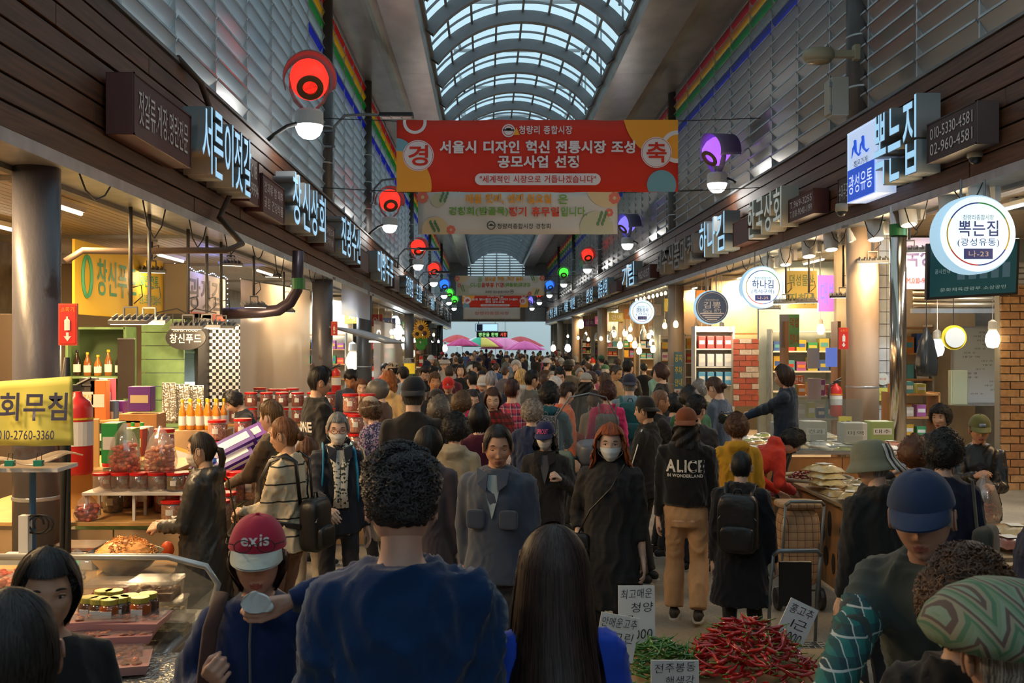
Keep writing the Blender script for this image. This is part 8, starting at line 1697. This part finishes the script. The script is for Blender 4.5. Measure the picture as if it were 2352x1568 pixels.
# --- chilli stall at the bottom
ct=root('stall_table',(1.05,4.35,0),'low trestle table carrying the chillies','table'); box('table_top',(0,0,.58),(1.25,1.15,.03),M_card,ct)
for a in(-.55,.55):
    for b in(-.5,.5): box('leg',(a,b,.28),(.04,.04,.56),M_galv,ct)
M_ch=mat('chilli_red',(.42,.012,.010),.22,coat=.5,nvar=.35,nscale=9); M_cg=mat('chilli_green',(.035,.15,.015),.25,coat=.5,nvar=.3,nscale=12); M_cg2=mat('pepper_green',(.07,.26,.03),.25,coat=.5,nvar=.25,nscale=9)
def chilli(L,r,m,bend_,nm='chilli'):
    def f(k):
        o=root(nm,(0,0,0)); g=G(); n=7; b=bend_*(1+.6*(k-1.5)); l=L*(1+.12*(k-1.5))
        pts=[((t-.5)*l,b*l*math.sin(t*PI)+.004*math.sin(t*9+k),.003*math.sin(t*7+k*2)) for t in [i/(n-1) for i in range(n)]]; g.tube(pts,[r*.65,r,r*.98,r*.85,r*.65,r*.42,r*.08],8); g.build('pod',m,o,smooth=True)
        g=G(); e=Vector(pts[0]); g.tube([e,e+Vector((-.006,0,.001)),e+Vector((-.03,.004,.008))],[r*.75,r*.3,r*.22],6); g.build('stem',mat('stem_green',(.10,.22,.03),.5),o,smooth=True); return o
    return f
pile('chilli','vegetable','glossy red chilli in the big red heap','red chillies in the heap',chilli(.115,.0085,M_ch,.10),290,1.20,4.58,.62,.27,.30,.21,None,5)
pile('chilli','vegetable','thin dark green chilli in the heap left of the red ones','thin green chillies in the heap',chilli(.10,.0055,M_cg,.12,'green_chilli'),230,.80,4.62,.615,.19,.26,.09,None,6)
pile('pepper','vegetable','long bright green pepper in the front left box','long green peppers in the front box',chilli(.15,.010,M_cg2,.10),70,.56,4.05,.60,.12,.20,.09,None,7,ori=.1)
o=root('cardboard_box',(.95,4.02,.0),'pale grey-blue carton front with open flaps holding the chillies','box')
M_bxg=mat('carton_bluegrey',(.26,.30,.34),.6,nvar=.1); box('front_flap',(0,0,.575),(.72,.012,.10),M_bxg,o); box('top_lip',(0,.05,.628),(.72,.12,.008),M_bxg,o,rot=(.15,0,0)); box('side_flap',(.36,.15,.59),(.01,.3,.08),M_bxg,o); box('side_flap',(-.36,.15,.59),(.01,.3,.08),M_bxg,o)
def papersign(px0,px1,py0,py1,Y,label,lines,tilt=0,yw=0,m=None,post=True):
    a=P(px0,py0,Y); b=P(px1,py1,Y); W=b.x-a.x; H=a.z-b.z; o=root('price_sign',((a.x+b.x)/2,Y,(a.z+b.z)/2),label,'sign'); o.rotation_euler=(-.05,tilt,yw); G().bb(-W/2,W/2,-.003,.003,-H/2,H/2).build('card',m or M_paper,o)
    n=len(lines)
    for i,(t,x,w_) in enumerate(lines): text(t,frame((W*x,-.006,H*(.5-(i+.5)/n*.92-.02)),(1,0,.06),(.08,0,1)),W*w_,H/n*.66,M_ink,o,italic=0,off=-.005)
    if post: G().bb(-.006,.006,.004,.012,-(b.z+H/2)+.60+0*H,H*.3).build('back_stick',M_card,o)
papersign(1420,1504,1345,1478,4.80,'tall white price card reading 4.000 behind the green chillies',[('최고매운',0,.85),('청양',.15,.6),('1근',-.25,.35),('4.000',.05,.75)])
papersign(1372,1462,1412,1515,4.48,'tilted white card reading not spicy, beside the long black hair',[('안매운고추',0,.9),('그린',.15,.5),('2.000',0,.6)],tilt=.18)
papersign(1495,1605,1516,1580,3.98,'white card lettered Jeonju Bongdong ginger on the carton front',[('전주봉동',0,.85),('햇생강',.1,.6)],post=False)
papersign(1792,1862,1382,1486,4.75,'leaning brown-inked card stuck in the red chillies',[('홍고추',0,.8),('1근',.1,.5),('3.000',0,.7)],tilt=.45)
heapbag(1.42,4.12,.60,.34,.26,.10,(.5,.5,.5),'clear polythene sheet bunched right of the carton',n=0); 
o=root('green_carton',(1.58,3.90,.50),'green and white printed carton below the gloved hand','box'); G().box((0,0,.05),(.26,.26,.10)).build('box_body',mat('carton_green',(.16,.34,.12),.6),o); G().box((0,0,.103),(.12,.12,.004),rz=.2).build('label_panel',M_paper,o); blk('crate','dark crate under the green printed carton','crate',(1.6,3.9,.25),(.3,.3,.5),M_card)
# --- trolleys
def trolley(x,y,label,bagm,h=.95,rz=0,mesh=False):
    o=root('shopping_trolley',(x,y,0),label,'trolley',rz=rz); g=G()
    for s in(-.15,.15): g.tube([(s,.10,.08),(s,.06,.5),(s,-.02,h-.03)],.011,8)
    g.tube([(-.15,-.02,h-.03),(-.12,-.04,h),(.12,-.04,h),(.15,-.02,h-.03)],.014,8); g.tube([(-.16,.10,.16),(.16,.10,.16)],.008,6); g.build('frame',M_galv,o,smooth=True)
    for s in(-.17,.17): g=G(); g.lathe([(.085,-.018),(.09,0),(.085,.018)],20,M=Matrix.Translation((s,.12,.09))@Matrix.Rotation(PI/2,4,'Y')); g.lathe([(.03,-.022),(.03,.022)],12,M=Matrix.Translation((s,.12,.09))@Matrix.Rotation(PI/2,4,'Y')); g.build('wheel',M_black,o)
    if bagm: a=rbox((0,.0+.16,.50),(.32,.24,.62),.02,5,.006,3); a_obj(a,'bag_body',bagm,o); a=rbox((0,.16,.83),(.34,.26,.06),.016,3,0); a_obj(a,'bag_flap',bagm,o)
    if mesh:
        g=G(); 
        for k in range(9): g.box((-.16+k*.04,-.16,.22),(.006,.30,.006))
        for k in range(8): g.box((0,-.30+k*.04,.22),(.33,.006,.006))
        g.build('mesh_platform',M_galv,o,kind='stuff'); box('cushion',(0,.02,.58),(.20,.03,.28),M_black,o)
    return o
trolley(1.92+.55,7.75,'beige tartan shopping trolley beside the wooden counter',plaid('tartan_beige',(.50,.32,.18),(.42,.24,.13),(.06,.03,.03),16,.4),.88)
trolley(f15['M'].to_translation().x+.30,6.30,'grey wire-platform walking trolley pulled by the short backpack wearer',None,.80,mesh=True)
# --- scooter parked in the crowd
p=P(1365,1000,8.9); o=root('delivery_scooter',(p.x,9.0,0),'delivery scooter with a clear windscreen and grey seat box','scooter')
a=rbox((.08,.0,1.12),(.46,.5,.22),.025,6,.004,2); a_obj(a,'seat_box',mat('vinyl_grey',(.09,.10,.13),.4),o)
a=rbox((-.28,.0,.98),(.22,.4,.3),.025,6,.01,4); a_obj(a,'side_bag',mat('canvas_sage',(.16,.19,.13),.8),o); a=rbox((.44,.0,.98),(.16,.35,.3),.025,6,.01,5); a_obj(a,'side_bag',mat('canvas_sage'),o)
g=G(); g.grid(lambda u,v:(-.02+(u-.5)*.62*(1-.25*v*v),.50-.10*(1-(2*u-1)**2)-.12*v,1.10+.52*v-.10*(2*u-1)**2*v),14,10); g.build('windscreen',M_glass,o,smooth=True)
g=G(); g.tube([(-.33,.50,1.10),(-.30,.40,1.42),(-.18,.36,1.60),(0,.34,1.64),(.16,.36,1.60),(.26,.40,1.42),(.29,.5,1.10)],.008,6); g.build('windscreen_rim',M_galv,o)
a=rbox((0,.05,.62),(.34,1.2,.5),.04,6,.006,6); a_obj(a,'scooter_body',mat('scooter_dark',(.03,.03,.035),.3),o); g=G(); g.tube([(-.35,.42,1.08),(-.1,.38,1.02),(.1,.38,1.02),(.35,.42,1.08)],.016,8); g.build('handlebar',M_black,o)
for s in(-.55,.62): g=G(); g.lathe([(.20,-.05),(.25,-.03),(.25,.03),(.20,.05)],24,M=Matrix.Translation((0,s,.25))@Matrix.Rotation(PI/2,4,'Y')); g.build('wheel',M_black,o)
bpy.data.scenes.remove(TS)
